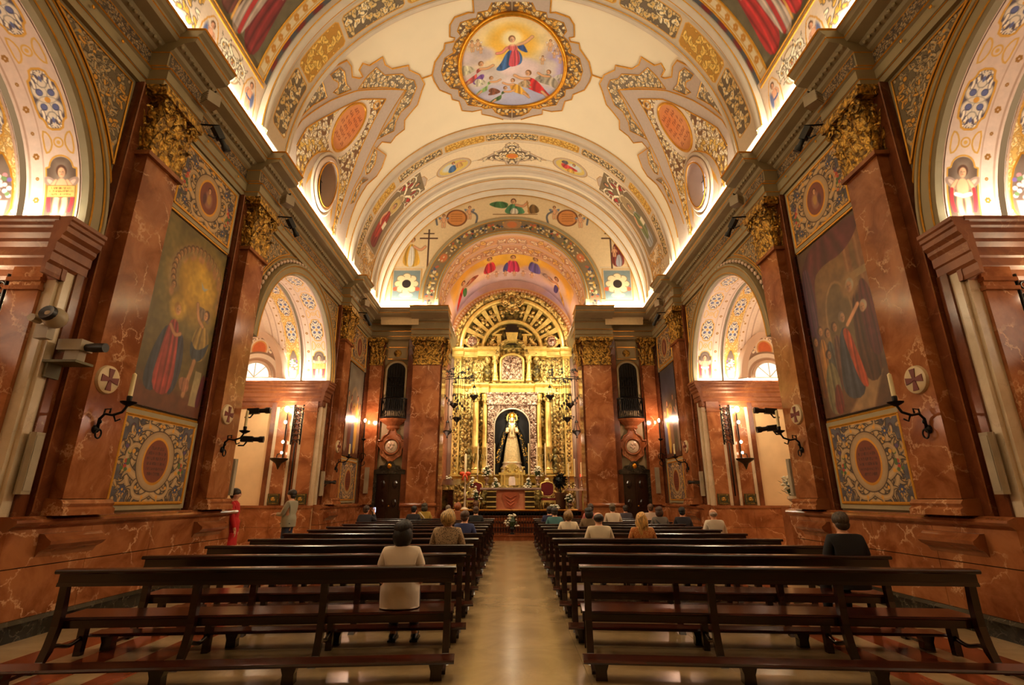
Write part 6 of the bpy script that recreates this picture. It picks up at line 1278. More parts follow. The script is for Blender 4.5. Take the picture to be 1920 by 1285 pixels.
# structure inside the inner arch
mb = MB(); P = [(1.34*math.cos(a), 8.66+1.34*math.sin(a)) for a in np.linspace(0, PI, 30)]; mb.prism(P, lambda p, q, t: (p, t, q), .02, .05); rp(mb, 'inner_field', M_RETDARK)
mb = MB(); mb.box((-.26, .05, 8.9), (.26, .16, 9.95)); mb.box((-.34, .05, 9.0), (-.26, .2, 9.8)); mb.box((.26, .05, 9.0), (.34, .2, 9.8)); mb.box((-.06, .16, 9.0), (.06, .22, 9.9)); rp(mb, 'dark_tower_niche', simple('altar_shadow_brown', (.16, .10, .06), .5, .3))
def side(k):
    mb = MB(); mb.box((k*.55, .05, 8.75), (k*.75, .2, 9.35)); mb.box((k*.5, .05, 9.35), (k*1.0, .24, 9.42)); mb.tube([(k*.35, .2, 9.72), (k*.6, .22, 9.66), (k*.95, .2, 9.42)], .05, 6); rp(mb, 'broken_pediment', M_RETPLAIN)
    mb = MB(); 
    for (x, z, r) in ((1.0, 8.95, .16), (1.15, 8.85, .12), (.95, 9.15, .1), (.85, 8.85, .12), (.5, 9.0, .1)): mb.ball((k*x, .2, z), (r, .1, r))
    rp(mb, 'scroll_group', M_RETGOLD, smooth=True)
    # octagonal reliquary boxes over the outer pilasters
    mb = MB(); mb.lathe([(.36, 0), (.38, .06), (.34, .12), (.30, .12)], seg=8, M=Matrix.Rotation(PI/2, 3, 'X') @ Matrix.Rotation(PI/8, 3, 'Z')); mb.v = [(p[0]+k*1.98, -p[1]+.2, p[2]+9.0) for p in mb.v]; rp(mb, 'octagon_frame', M_RETGOLD)
    mb = MB(); mb.ball((k*1.98, .36, 9.0), (.24, .06, .26), 8, 6); rp(mb, 'octagon_relief', M_SILVER, smooth=True)
    # outer order: carved pilaster, panel, columns
    for x0, x1, d, z0, z1, nm, m in ((2.5, 2.85, .3, 2.3, 8.25, 'outer_pilaster', M_RETPLAIN), (1.98, 2.42, .2, 2.3, 8.2, 'carved_panel', M_RETGOLD), (1.36, 1.9, .12, 2.3, 6.4, 'back_panel', M_RETGOLD)):
        mb = MB(); mb.box((k*x0, .05, z0), (k*x1, d, z1)); rp(mb, nm, m)
    mb = MB(); z = 2.6
    while z < 8.1:
        for x, w_ in ((2.675, .09), (2.2, .12)): mb.ball((k*x, .3 if x > 2.5 else .2, z), (w_, .05, .13), 6, 4); mb.ball((k*(x+.08), .3 if x > 2.5 else .2, z+.16), (.04, .04, .06), 5, 4); mb.ball((k*(x-.08), .3 if x > 2.5 else .2, z+.16), (.04, .04, .06), 5, 4)
        z += .33
    tag(rp(mb, 'carved_pendants', M_RETGOLD, smooth=True), kind='stuff')
    for x, r, z0, z1, nm in ((1.72, .155, 2.6, 6.35, 'great_column'), (1.28, .12, 2.6, 6.3, 'inner_column'), (.82, .10, 6.95, 8.2, 'upper_column')):
        mb = MB(); h = z1-z0; vs = [(r*1.5, 0), (r*1.5, .1), (r*1.2, .14), (r*1.35, .2), (r*1.05, .26), (r, .3), (r*1.02, h*.3), (r*1.14, h*.31), (r*1.14, h*.33), (r, h*.34), (r*.88, h-.4), (r*1.05, h-.38), (r*.95, h-.34), (r*1.25, h-.15), (r*1.5, h-.08), (r*1.5, h)]
        mb.lathe(vs, seg=14); mb.v = [(p[0]+k*x, p[1]+.42, p[2]+z0) for p in mb.v]; rp(mb, nm, M_RETPLAIN, smooth='auto')
        mb = MB()
        for j in range(6):
            a = j*PI/3; mb.ball((k*x+r*1.1*math.cos(a), .42+r*1.1*math.sin(a), z1-.25), (r*.45, r*.45, .12), 5, 4); mb.ball((k*x+r*1.05*math.cos(a), .42+r*1.05*math.sin(a), z0+h*.2), (r*.3, r*.3, .16), 5, 4)
        rp(mb, 'column_leaves', M_RETGOLD, smooth=True)
    # urn beside the relief
    mb = MB(); mb.lathe([(.02, 0), (.14, .02), (.12, .1), (.07, .16), (.16, .34), (.2, .5), (.16, .62), (.1, .66), (.13, .72), (.06, .8), (.03, .95)], seg=12); mb.v = [(p[0]+k*1.2, p[1]+.4, p[2]+6.95) for p in mb.v]; rp(mb, 'urn', M_RETDARK, smooth='auto')
    mb = MB(); mb.ball((k*1.2, .42, 8.0), (.16, .1, .2)); mb.ball((k*1.2, .42, 8.3), (.1, .08, .12)); mb.ball((k*1.45, .3, 7.5), (.1, .08, .4)); rp(mb, 'urn_scrolls', M_RETGOLD, smooth=True)
    # side statues at the foot of the columns
    mb = MB(); mb.lathe([(.22, 0), (.2, .1), (.15, .4), (.17, .6), (.12, .78), (.05, .84), (.09, .92), (.1, 1.0), (.05, 1.1), (.01, 1.12)], seg=12); mb.v = [(p[0]+k*2.02, p[1]*.8+.45, p[2]+2.62) for p in mb.v]; mb.tube([(k*1.9, .5, 3.3), (k*1.72, .6, 3.05), (k*1.66, .62, 3.5)], .05, 6); rp(mb, 'bracket_figure', M_RETDARK, smooth='auto')
    mb = MB(); mb.tube([(k*1.78, .62, 2.7), (k*1.55, .62, 3.75)], .02, 5); rp(mb, 'figure_staff', M_RETPLAIN)
sym(side)
def entab(z0, z1, segs, nm):
    mb = MB(); h = z1-z0
    for xa, xb, d in segs: mb.prism([(0, z0), (d-.12, z0), (d-.1, z0+h*.2), (d-.14, z0+h*.25), (d-.14, z0+h*.6), (d-.05, z0+h*.7), (d, z0+h*.82), (d, z1), (0, z1)], lambda p, q, t: (t, p, q), xa, xb)
    rp(mb, nm, M_RETPLAIN)
entab(6.35, 6.82, ((-2.85, -2.45, .52), (-2.45, -1.95, .36), (-1.95, -1.12, .70), (-1.12, 1.12, .5), (1.12, 1.95, .70), (1.95, 2.45, .36), (2.45, 2.85, .52)), 'lower_entablature')
entab(8.2, 8.66, ((-2.95, -2.4, .56), (-2.4, -1.7, .40), (-1.7, -.62, .62)), 'upper_entablature'); entab(8.2, 8.66, ((.62, 1.7, .62), (1.7, 2.4, .40), (2.4, 2.95, .56)), 'upper_entablature')
entab(2.2, 2.55, ((-2.9, -1.95, .55), (-1.95, -1.05, .78), (-1.05, 1.05, .62), (1.05, 1.95, .78), (1.95, 2.9, .55)), 'predella_cornice')
mb = MB()
for xa, xb, d in ((-2.9, -1.95, .45), (-1.95, -1.05, .66), (1.05, 1.95, .66), (1.95, 2.9, .45), (-1.05, 1.05, .4)): mb.box((xa, .05, 1.05), (xb, d, 2.2))
rp(mb, 'predella', M_RETGOLD)
# upper relief panel with its frame and arch
mb = MB(); P = [(-.5, 7.03)]+[(-.5*math.cos(a), 7.95+.36*math.sin(a)) for a in np.linspace(0, PI, 16)]+[(.5, 7.03)]; mb.prism(P, lambda p, q, t: (p, t, q), .2, .28); rp(mb, 'relief_panel', M_SILVER)
mb = MB(); r = random.Random(2)
for i in range(26): x = r.uniform(-.4, .4); z = 7.15+r.random()*.95*(1-abs(x)*.6); mb.ball((x, .29, z), (r.uniform(.04, .08), .05, r.uniform(.06, .13)), 6, 5)
mb.ball((0, .3, 7.75), (.1, .07, .2)); mb.ball((0, .32, 8.02), (.06, .05, .07)); tag(rp(mb, 'relief_figures', M_SILVER, smooth=True), kind='stuff')
mb = MB(); mb.tube([(p[0]*1.12, .3, p[1]+(.04 if p[1] > 7.5 else -.03)) for p in P], .07, 6, closed=True); rp(mb, 'relief_frame', M_RETPLAIN, smooth=True)
ringm(.66, .82, .5, .58, 8.3, 'relief_hood', M_RETGOLD, 24); mb = MB(); mb.prism([(-.22, 8.95), (.22, 8.95), (.28, 9.3), (-.28, 9.3)], lambda p, q, t: (p, t, q), .3, .66); mb.box((-.3, .28, 9.3), (.3, .7, 9.36)); rp(mb, 'keystone', M_RETPLAIN)
# silver surround and niche
mb = MB(); NP = [(-.82, 2.62)]+[(-.82*math.cos(a), 4.78+.82*math.sin(a)) for a in np.linspace(0, PI, 24)]+[(.82, 2.62)]; mb.prism(NP, lambda p, q, t: (p, t, q), .1, .14); rp(mb, 'niche_shadow', simple('niche_shade_black', (.035, .022, .016), .8))  # near-black sheet: the shade of the niche is put into its colour
mb = MB()
for k in (-1, 1): mb = MB(); mb.box((k*.86, .1, 2.55), (k*1.14, .52, 5.75)); rp(mb, 'silver_pilaster', M_SILVER)
mb = MB(); A = np.linspace(0, PI, 24); vs = []
for a in A: vs += [(-.84*math.cos(a), .46, 4.78+.84*math.sin(a)), (-.84*math.cos(a), .14, 4.78+.84*math.sin(a)), (-.98*math.cos(a) if True else 0, .46, 5.75 if 0 else 4.78+.98*math.sin(a))]
mb.add(vs, [(3*i, 3*i+1, 3*i+4, 3*i+3) for i in range(23)]+[(3*i, 3*i+3, 3*i+5, 3*i+2) for i in range(23)])
for a, b in zip(A[:-1], A[1:]): mb.add([(-.98*math.cos(a), .45, 4.78+.98*math.sin(a)), (-.98*math.cos(b), .45, 4.78+.98*math.sin(b)), (-.98*math.cos(b), .45, 5.78), (-.98*math.cos(a), .45, 5.78)], [(0, 1, 2, 3)])
rp(mb, 'silver_arch', M_SILVER)
mb = MB(); mb.tube([(p[0]*1.02, .5, p[1]+(.01 if p[1] > 3 else 0)) for p in NP], .03, 6); rp(mb, 'silver_arch_bead', M_WHITE, smooth=True)
mb = MB(); mb.box((-1.2, .1, 5.78), (1.2, .60, 6.32)); mb.box((-1.26, .1, 6.28), (1.26, .66, 6.36)); rp(mb, 'silver_frieze', M_SILVER)
# tabernacle
mb = MB(); mb.box((-.52, .3, 1.95), (.52, .95, 2.55)); mb.box((-.60, .3, 2.52), (.60, 1.0, 2.62))
for x in (-.46, -.34, .34, .46): mb.lathe([(.05, 0), (.05, .05), (.035, .08), (.035, .5), (.05, .55), (.05, .6)], c=(x, .98, 1.95), seg=8)
mb.prism([(-.4, 2.62), (.4, 2.62), (.28, 2.9), (.12, 3.0), (-.12, 3.0), (-.28, 2.9)], lambda p, q, t: (p, t, q), .4, .92); rp(mb, 'tabernacle', M_RETPLAIN)
mb = MB(); mb.prism([(-.15, 1.98), (.15, 1.98), (.15, 2.35), (.1, 2.45), (-.1, 2.45), (-.15, 2.35)], lambda p, q, t: (p, t, q), .95, .99); rp(mb, 'tabernacle_door', simple('tabernacle_white_door', (.9, .82, .76), .3))
mb = MB(); r = random.Random(8)
for i in range(60): x = r.choice((-1, 1))*r.uniform(1.1, 2.8); mb.ball((x, (.45 if abs(x) > 1.95 else .66), r.uniform(1.2, 2.1)), (.08, .05, .1), 5, 4)
for i in range(24): mb.ball((r.choice((-1, 1))*r.uniform(.1, .55), .94, 2.6+r.random()*.3), (.05, .04, .05), 5, 4)
tag(rp(mb, 'predella_carving', M_RETGOLD, smooth=True), kind='stuff')
mb = MB(); r = random.Random(17)                      # leafwork carved on the flat fields
for x0, x1, z0, z1, d, n_ in ((1.4, 1.86, 2.7, 6.2, .13, 60), (1.98, 2.42, 6.9, 8.1, .21, 26), (.6, 1.1, 6.9, 8.1, .08, 26), (1.3, 1.95, 6.9, 8.1, .08, 40), (.55, 1.3, 8.75, 9.3, .1, 26)):
    for i in range(n_):
        x = r.uniform(x0, x1); z = r.uniform(z0, z1); a = r.uniform(-1, 1); w_ = r.uniform(.03, .055)
        for k in (-1, 1): mb.ball((k*x, d, z), (w_, .045, w_*2), 6, 4, M=Matrix.Rotation(k*a, 3, 'Y'))
tag(rp(mb, 'carved_leafwork', M_RETGOLD, smooth=True), kind='stuff')
# ------------------------------------------------------------------ dressed statue of the crowned woman
M_CREAMCL = simple('embroidered_cream_cloth', (.90, .80, .58), .5, .1, bump=.5, bscale=30, var=.2, vscale=14)
def embro(name, a, b, sc_):
    m, nt, bs = newmat(name); co = coords(nt); v = N(nt, 'ShaderNodeTexVoronoi', Scale=sc_); nt.links.new(co, v.inputs['Vector']); n_ = N(nt, 'ShaderNodeTexNoise', Scale=sc_*.5, Detail=3.0); nt.links.new(co, n_.inputs['Vector'])
    ad = N(nt, 'ShaderNodeMath', operation='ADD'); nt.links.new(v.outputs['Distance'], ad.inputs[0]); nt.links.new(n_.outputs['Fac'], ad.inputs[1]); r_ = N(nt, 'ShaderNodeValToRGB'); r_.color_ramp.elements[0].position = .78; r_.color_ramp.elements[0].color = L4(b); r_.color_ramp.elements[1].position = .9; r_.color_ramp.elements[1].color = L4(a)
    nt.links.new(ad.outputs[0], r_.inputs[0]); nt.links.new(r_.outputs[0], bs.inputs['Base Color']); bs.inputs['Roughness'].default_value = .5; return m
M_MANTLE = embro('green_mantle_gold_embroidery', (.06, .08, .04), (.86, .68, .28), 11)
st = empty('statue_of_crowned_woman', (0, 24.12, 2.62), label='dressed statue of a woman with sunburst halo and green gold mantle in the altar niche', cat='statue')
def tilt(p): return (p[0], -p[1], p[2])
mb = MB()
for z0, z1, w_ in ((0, .14, .52), (.14, .2, .46), (.2, .34, .48), (.34, .42, .44), (.42, .5, .46)): mb.lathe([(w_*.98, z0), (w_, z0+.02), (w_, z1-.02), (w_*.96, z1)], seg=24)
mb.v = [(p[0], p[1]*.6, p[2]) for p in mb.v]; mb.build('silver_base', simple('silver_white_base', (.86, .78, .66), .35, .5), st, smooth='auto')
mb = MB(); n_ = 28; prof = [(.40, .5), (.40, .56), (.36, .9), (.30, 1.3), (.22, 1.65), (.17, 1.85), (.15, 1.98), (.19, 2.1), (.17, 2.22), (.08, 2.3)]; vs = []
for k in range(n_):
    a = 2*PI*k/n_
    for r_, z in prof: q = r_*(1+.07*math.cos(7*a)*(1 if z < 1.8 else .3)); vs.append((q*math.cos(a), q*.62*math.sin(a), z))
m_ = len(prof); mb.add(vs, [(k*m_+i, ((k+1) % n_)*m_+i, ((k+1) % n_)*m_+i+1, k*m_+i+1) for k in range(n_) for i in range(m_-1)]); mb.build('gown', M_CREAMCL, st, smooth=True)
mb = MB(); vs = []; prof = [(.86, .42), (.82, .6), (.66, 1.1), (.50, 1.6), (.36, 2.0), (.25, 2.25), (.20, 2.4), (.19, 2.6), (.12, 2.75)]; m_ = len(prof); n_ = 26
for k in range(n_+1):
    op = math.radians(44); a = -PI/2+op+(2*PI-2*op)*k/n_           # open at the front
    for r_, z in prof: o_ = 1 if z < 2.2 else 1.08; q = r_*(1+.05*math.cos(9*a)); vs.append((q*math.cos(a), q*.55*math.sin(a)+.03, z))
mb.add(vs, [(k*m_+i, (k+1)*m_+i, (k+1)*m_+i+1, k*m_+i+1) for k in range(n_) for i in range(m_-1)]); mt_ = mb.build('mantle', M_MANTLE, st, smooth=True); sm = mt_.modifiers.new('thick', 'SOLIDIFY'); sm.thickness = .02
mb = MB(); mb.ball((0, -.03, 2.48), (.09, .1, .13), 14, 10); mb.ball((0, -.12, 2.46), (.018, .025, .03), 6, 5)
for k in (-1, 1): mb.ball((k*.035, -.115, 2.5), (.016, .01, .01), 6, 4)
mb.ball((0, -.115, 2.41), (.025, .01, .008), 6, 4); mb.lathe([(.05, 2.25), (.045, 2.4)], seg=10, cap=False); M_FACE = simple('statue_face', (.86, .66, .50), .4); mb.build('head', M_FACE, st, smooth=True)
mb = MB()
for k in (-1, 1):
    mb.tube([(k*.2, -.1, 2.05), (k*.26, -.22, 1.85), (k*.14, -.32, 1.88)], [.07, .06, .04], 8)
mb.build('sleeve', M_CREAMCL, st, smooth=True); mb = MB()
for k in (-1, 1):
    mb.ball((k*.11, -.34, 1.89), (.035, .045, .02), 8, 6)
    for f in range(4): mb.tube([(k*(.09+.014*f), -.36, 1.895), (k*(.085+.016*f), -.40, 1.90), (k*(.085+.016*f), -.42, 1.89)], .008, 5)
    mb.tube([(k*.085, -.33, 1.9), (k*.06, -.36, 1.91)], .009, 5)
mb.build('hand', M_FACE, st, smooth=True)
mb = MB(); mb.lathe([(.10, 2.55), (.12, 2.6), (.15, 2.72), (.13, 2.74), (.07, 2.78), (.02, 2.84)], seg=14); mb.build('crown', M_GOLD, st, smooth='auto')
mb = MB(); mb.tube([(.24*math.cos(a), .06, 2.56+.24*math.sin(a)) for a in np.linspace(0, 2*PI, 33)[:-1]], .03, 6, closed=True); mb.tube([(.17*math.cos(a), .06, 2.56+.17*math.sin(a)) for a in np.linspace(0, 2*PI, 33)[:-1]], .05, 6, closed=True)
for i in range(24):
    a = 2*PI*i/24; q = .36 if i % 2 else .31; mb.add([(.24*math.cos(a-.06), .06, 2.56+.24*math.sin(a-.06)), (.24*math.cos(a+.06), .06, 2.56+.24*math.sin(a+.06)), (q*math.cos(a), .06, 2.56+q*math.sin(a)), (.26*math.cos(a), .03, 2.56+.26*math.sin(a))], [(0, 1, 2), (0, 3, 1), (0, 2, 3), (1, 3, 2)])
mb.build('halo', simple('pale_gold_halo', (.95, .84, .50), .35, .6), st, smooth='auto')
mb = MB(); mb.tube([(-.14, -.15, 2.3), (0, -.24, 2.12), (.14, -.15, 2.3)], .03, 6); mb.tube([(0, -.22, 2.2), (0, -.33, 1.75)], .03, 6); mb.build('lace_front', M_WHITE, st, smooth=True)
point('niche_lamp', (0, 23.75, 5.2), 26, (1, .86, .62), .05)
# ------------------------------------------------------------------ altar table and what stands round it
al = empty('altar_table', (-.06, 22.8, 1.05), label='stone altar table with pale slab, banded pillars and pink relief front', cat='altar')
mb = MB(); mb.prism([(-.40, .80), (-.44, .84), (-.44, .90), (.40, .90), (.40, .80)], lambda p, q, t: (t, p, q), -1.3, 1.3); mb.build('table_slab', marble('pale_grey_marble', (.62, .52, .48), (.74, .64, .60), (.5, .4, .36), rough=.2), al, recalc=True)
for k in (-1, 1):
    mb = MB(); mb.box((k*.62, -.36, 0), (k*1.0, .36, .8)); mb.build('pillar', simple('dark_bronze_stone_%d' % k, (.24, .17, .09), .35, .3), al); mb = MB()
    for z in (.1, .3, .5, .72): mb.box((k*.60, -.38, z), (k*1.02, .38, z+.05))
    mb.build('gold_band', M_RETPLAIN, al)
MB().box((-.62, -.28, 0), (.62, .3, .8)).build('front_panel', marble('pink_relief_stone', (.74, .44, .30), (.82, .54, .40), (.9, .7, .6), rough=.35), al)
mb = MB(); P = smooth_poly([(-.42, .74), (-.3, .3), (-.15, .08), (.15, .08), (.3, .3), (.42, .74)], 2); mb.prism(P, lambda p, q, t: (p, t, q), -.33, -.28)
for q in (.2, .36, .52): mb.tube([(-.3*q-.1, -.34, .12+q*.9), (0, -.35, q*.9), (.3*q+.1, -.34, .12+q*.9)], .025, 5)
mb.build('relief', simple('terracotta_relief', (.70, .36, .22), .5), al, recalc=True)
def candle(x, y, z, h, label, tall=.45, g=None, mt=None):
    e = empty('altar_candle', (x, y, z), label=label, cat='candle', group=g); mt = mt or M_SILVER; t_ = tall
    MB().lathe([(.09, 0), (.09, .03), (.03, .07), (.045, t_*.3), (.02, t_*.42), (.04, t_*.6), (.022, t_*.8), (.06, t_*.93), (.07, t_), (.02, t_)], seg=10).build('candlestick', mt, e, smooth='auto')
    MB().lathe([(.026, t_), (.026, t_+h), (.006, t_+h+.015)], seg=8).build('wax_shaft', M_WAX, e, smooth='auto'); MB().tube([(0, 0, t_+h), (.003, 0, t_+h+.05)], .004, 4).build('wick', M_BLACK, e)
for i, x in enumerate((-1.56, -1.16, -.80, .76, 1.14, 1.52)): candle(x, 23.62, 2.07, 1.40, ('outermost left', 'second from left', 'third from left', 'third from right', 'second from right', 'outermost right')[i]+' of six tall white candles behind the altar table', .45, 'six tall altar candles')
rp(MB().box((-1.75, RY-23.85, 1.05), (1.75, RY-23.42, 2.07)), 'gradine', M_RETGOLD)
M_FLW = simple('white_flower', (.93, .90, .80), .6, var=.06); M_LEAF = simple('green_leaf', (.16, .24, .08), .5, var=.3); M_PETALY = simple('cream_flower', (.90, .78, .52), .6)
def bouquet(x, y, z, r, h, label, vase=0, vm=None, n=34, seed=0, cat='flowers', g=None, taper=.0, vh=.4):
    e = empty('flower_arrangement', (x, y, z), label=label, cat=cat, group=g); q = random.Random(seed); z0 = 0
    if vase: MB().lathe([(.10, 0), (.1, .03), (.04, .08), (.05, vh*.35), (.13, vh*.65), (.12, vh*.85), (.07, vh*.92), (.10, vh), (.02, vh)], seg=12).build('vase', vm or M_SILVER, e, smooth='auto'); z0 = vh
    f = MB(); l = MB()
    for i in range(n):
        a = q.uniform(0, 2*PI); t = q.random(); rr = r*(1-taper*t)*math.sqrt(q.random())*(.6+.4*math.sin(PI*min(1, t+.25))); p = (rr*math.cos(a), rr*.8*math.sin(a), z0+h*t); s_ = q.uniform(.025, .045)
        f.ball(p, (s_, s_, s_*.8), 6, 4)
        for j in range(3): b = a+j*2.1; f.ball((p[0]+s_*math.cos(b), p[1]+s_*math.sin(b), p[2]-.008), (s_*.7, s_*.7, s_*.4), 5, 3)
    for i in range(n):
        a = q.uniform(0, 2*PI); t = q.random()*.85; rr = r*1.05*(1-taper*t)*q.uniform(.3, 1); c_ = Vector((rr*math.cos(a), rr*.8*math.sin(a), z0+h*t)); d = Vector((math.cos(a), math.sin(a), .5))*.1; s_ = d.cross(Vector((0, 0, 1))).normalized()*.025; l.add([c_-d*.5, c_+s_, c_+d*.7, c_-s_], [(0, 1, 2, 3)])
    tag(f.build('blossoms', M_FLW, e, smooth=True), kind='stuff'); tag(l.build('leaves', M_LEAF, e), kind='stuff')
    MB().lathe([(r*.3, z0-.02), (r*.55*(1-taper*.2), z0+h*.35), (r*.3*(1-taper*.5), z0+h*.8), (.01, z0+h*.85)], seg=8).build('greenery', M_LEAF, e)
for i, (x, y, z, r, h, va, lb) in enumerate(((-1.14, 23.5, 2.07, .24, .46, 1, 'left tall silver vase of white flowers behind the altar'), (1.16, 23.5, 2.07, .24, .46, 1, 'right tall silver vase of white flowers behind the altar'), (-.72, 23.2, 1.95, .24, .42, 0, 'low white flower pyramid left of the tabernacle'), (.72, 23.2, 1.95, .24, .42, 0, 'low white flower pyramid right of the tabernacle'),
                                         (-1.75, 23.2, 1.95, .28, .45, 0, 'low white flower mound at the left end of the altar'), (1.55, 23.25, 1.95, .26, .42, 0, 'low white flower mound behind the right red armchair'))):
    bouquet(x, y, z, r, h, lb, va, None, 46, i, 'flowers', 'white altar flowers', .75 if not va else .1)
for x, y in ((-1.75, 23.2), (1.55, 23.25)): o = MB().box((x-.2, y-.2, 1.05), (x+.2, y+.2, 1.95)).build('flower_pedestal', M_RETGOLD); tag(o, f'square gilded flower pedestal at the {"left" if x < 0 else "right"} end of the altar', 'pedestal')
for x in (-.72, .72): o = MB().box((x-.2, 23.0, 1.05), (x+.2, 23.4, 1.95)).build('flower_pedestal', M_RETGOLD); tag(o, f'gilded flower pedestal just {"left" if x < 0 else "right"} of the tabernacle behind the altar slab', 'pedestal')
M_VELVET = simple('red_velvet', (.42, .04, .04), .7, var=.2)
def armchair(x, y, lab, rz=0):
    e = empty('armchair', (x, y, 1.05), rz, lab, 'chair', 'red velvet armchairs beside the altar')
    MB().box((-.27, -.25, .38), (.27, .25, .48)).build('seat', M_VELVET, e); mb = MB(); P = smooth_poly([(-.26, .55), (.26, .55), (.28, 1.05), (.16, 1.1), (0, 1.15), (-.16, 1.1), (-.28, 1.05)], 1); mb.prism(P, lambda p, q, t: (p, t, q), .18, .24); mb.build('backrest', M_VELVET, e, recalc=True)
    mb = MB(); mb.tube([(p[0]*1.06, .2, p[1]*1.02-.01) for p in P], .03, 6, closed=True); mb.ball((0, .2, 1.2), (.1, .03, .06)); mb.build('gilt_back_frame', M_RETPLAIN, e, smooth=True)
    mb = MB(); mb.box((-.29, -.27, .3), (.29, .25, .385)); mb.build('seat_rail', M_RETPLAIN, e)
    for sx in (-1, 1):
        mb = MB(); mb.tube([(sx*.28, .2, .74), (sx*.3, -.05, .74), (sx*.3, -.24, .70), (sx*.27, -.25, .5)], .028, 6); mb.build('armrest', M_RETPLAIN, e, smooth=True)
        for sy in (-1, 1): mb = MB(); mb.tube([(sx*.26, sy*.23, .36), (sx*.28, sy*.25, .2), (sx*.25, sy*.22, .0)], [.03, .025, .02], 6); mb.build('leg', M_RETPLAIN, e, smooth=True)
armchair(1.55, 22.55, 'gilt armchair with red velvet back, right of the altar table', .15); armchair(-1.62, 22.9, 'gilt armchair with red velvet, half hidden left of the altar table', -.15)
# paschal candle, lectern with flowers, candelabra stand, potted bush, red lamp
e = empty('paschal_candle', (-1.98, 22.1, 1.05), label='tall white candle on a stand with an orange bow, left of the altar', cat='candle')
MB().lathe([(.2, 0), (.2, .04), (.05, .12), (.04, .5), (.07, .6), (.04, .7), (.035, 1.15), (.09, 1.25), (.09, 1.3)], seg=12).build('stand', simple('white_stand', (.86, .76, .64), .4), e, smooth='auto'); MB().lathe([(.05, 1.3), (.05, 2.25), (.01, 2.3)], seg=10).build('wax_shaft', M_WAX, e, smooth='auto'); mb = MB()
for k in (-1, 1): mb.ball((k*.12, -.03, 1.46), (.13, .06, .09), 8, 6); mb.tube([(k*.02, -.06, 1.44), (k*.08, -.07, 1.3), (k*.1, -.06, 1.18)], .035, 6)
mb.build('bow', simple('orange_ribbon', (.85, .30, .10), .5), e, smooth=True)
e = empty('lectern', (-2.55, 22.1, 1.05), label='brown wooden lectern with gilt trim, at the left of the chancel', cat='lectern')
MB().box((-.3, -.22, 0), (.3, .22, .08)).box((-.1, -.1, .08), (.1, .1, .85)).build('post', M_WOODL, e); mb = MB(); mb.prism([(-.28, .95), (.26, 1.2), (.26, 1.25), (-.28, 1.0)], lambda p, q, t: (t, p, q), -.38, .38); mb.build('desk', M_WOODL, e, recalc=True); MB().box((-.34, -.3, .8), (.34, -.24, 1.0)).build('gilt_front', M_RETGOLD, e)
bouquet(-2.72, 22.5, 2.12, .26, .3, 'white and green flowers above the wooden lectern', 0, None, 26, 21, taper=.2); o = MB().box((-2.95, 22.3, 1.05), (-2.48, 22.7, 2.12)).build('flower_pedestal', M_RETDARK); tag(o, 'dark carved flower pedestal behind the wooden lectern', 'pedestal')
e = empty('potted_bush', (2.05, 22.3, 1.05), label='dark round clipped bush on a brown pot right of the armchair', cat='potted plant'); MB().lathe([(.16, 0), (.2, .06), (.22, .5), (.26, .62), (.26, .7), (.03, .7)], seg=14).build('pot', simple('brown_pot', (.34, .2, .1), .5), e, smooth='auto'); mb = MB(); q = random.Random(5)
for i in range(240):
    v = Vector((q.gauss(0, 1), q.gauss(0, 1), q.gauss(0, 1))).normalized()*q.uniform(.2, .31); c_ = Vector((v.x, v.y, 1.18+v.z)); t = v.cross(Vector((q.random(), q.random(), 1))).normalized()*.05; u = v.normalized()*.06; mb.add([c_-u, c_+t, c_+u, c_-t], [(0, 1, 2, 3)])
mb.ball((0, 0, 1.18), .22, 10, 8); mb.tube([(0, 0, .68), (0, 0, 1.0)], .03, 6); tag(mb.build('foliage', simple('dark_green_foliage', (.06, .07, .03), .6, var=.4), e), kind='stuff')
e = empty('credence_table', (2.72, 22.6, 1.05), label='pink marble credence table at the right side of the chancel', cat='table'); MB().box((-.42, -.25, .78), (.42, .25, .85)).build('tabletop', M_PINK, e)
for sx in (-1, 1):
    for sy in (-1, 1): MB().lathe([(.05, 0), (.04, .1), (.06, .4), (.04, .7), (.05, .78)], c=(sx*.34, sy*.18, 0), seg=8).build('leg', M_RETPLAIN, e, smooth='auto')
for i, (x, h) in enumerate(((2.45, .55), (2.72, .75), (3.0, .6))): candle(x, 22.6, 1.9, h, ('left', 'middle tallest', 'right')[i]+' candle of three in silver holders on the pink credence table', .5, 'candles on the credence table')
e = empty('sanctuary_lamp', (3.1, 23.2, 2.2), label='small red glass lamp on a bracket at the right chancel wall', cat='lamp'); MB().lathe([(.05, 0), (.09, .08), (.08, .14), (.02, .14)], seg=10).build('holder', M_GOLD, e, smooth='auto'); MB().lathe([(.06, .14), (.08, .3), (.07, .34)], seg=10, cap=False).build('red_glass', emissive('red_lamp_glass', (1, .12, .06), 4), e); MB().tube([(0, 0, .06), (.18, 0, .06)], .015, 5).build('bracket', M_GOLD, e)
bouquet(2.4, 22.1, 1.05, .26, .34, 'white flower vase in front of the credence table', 1, None, 30, 31, vh=.3); bouquet(1.75, 22.02, 1.05, .3, .2, 'low cream flowers on the floor in front of the potted bush', 0, None, 40, 32, taper=.2); bouquet(0, 20.62, .21, .30, .44, 'white flowers in a dark vase before the altar railing gate', 1, M_BLACK, 44, 33, taper=.3, vh=.3); bouquet(-1.5, 22.05, 1.05, .22, .4, 'tall white flowers on a stand left below the altar', 1, None, 26, 34, taper=.3)
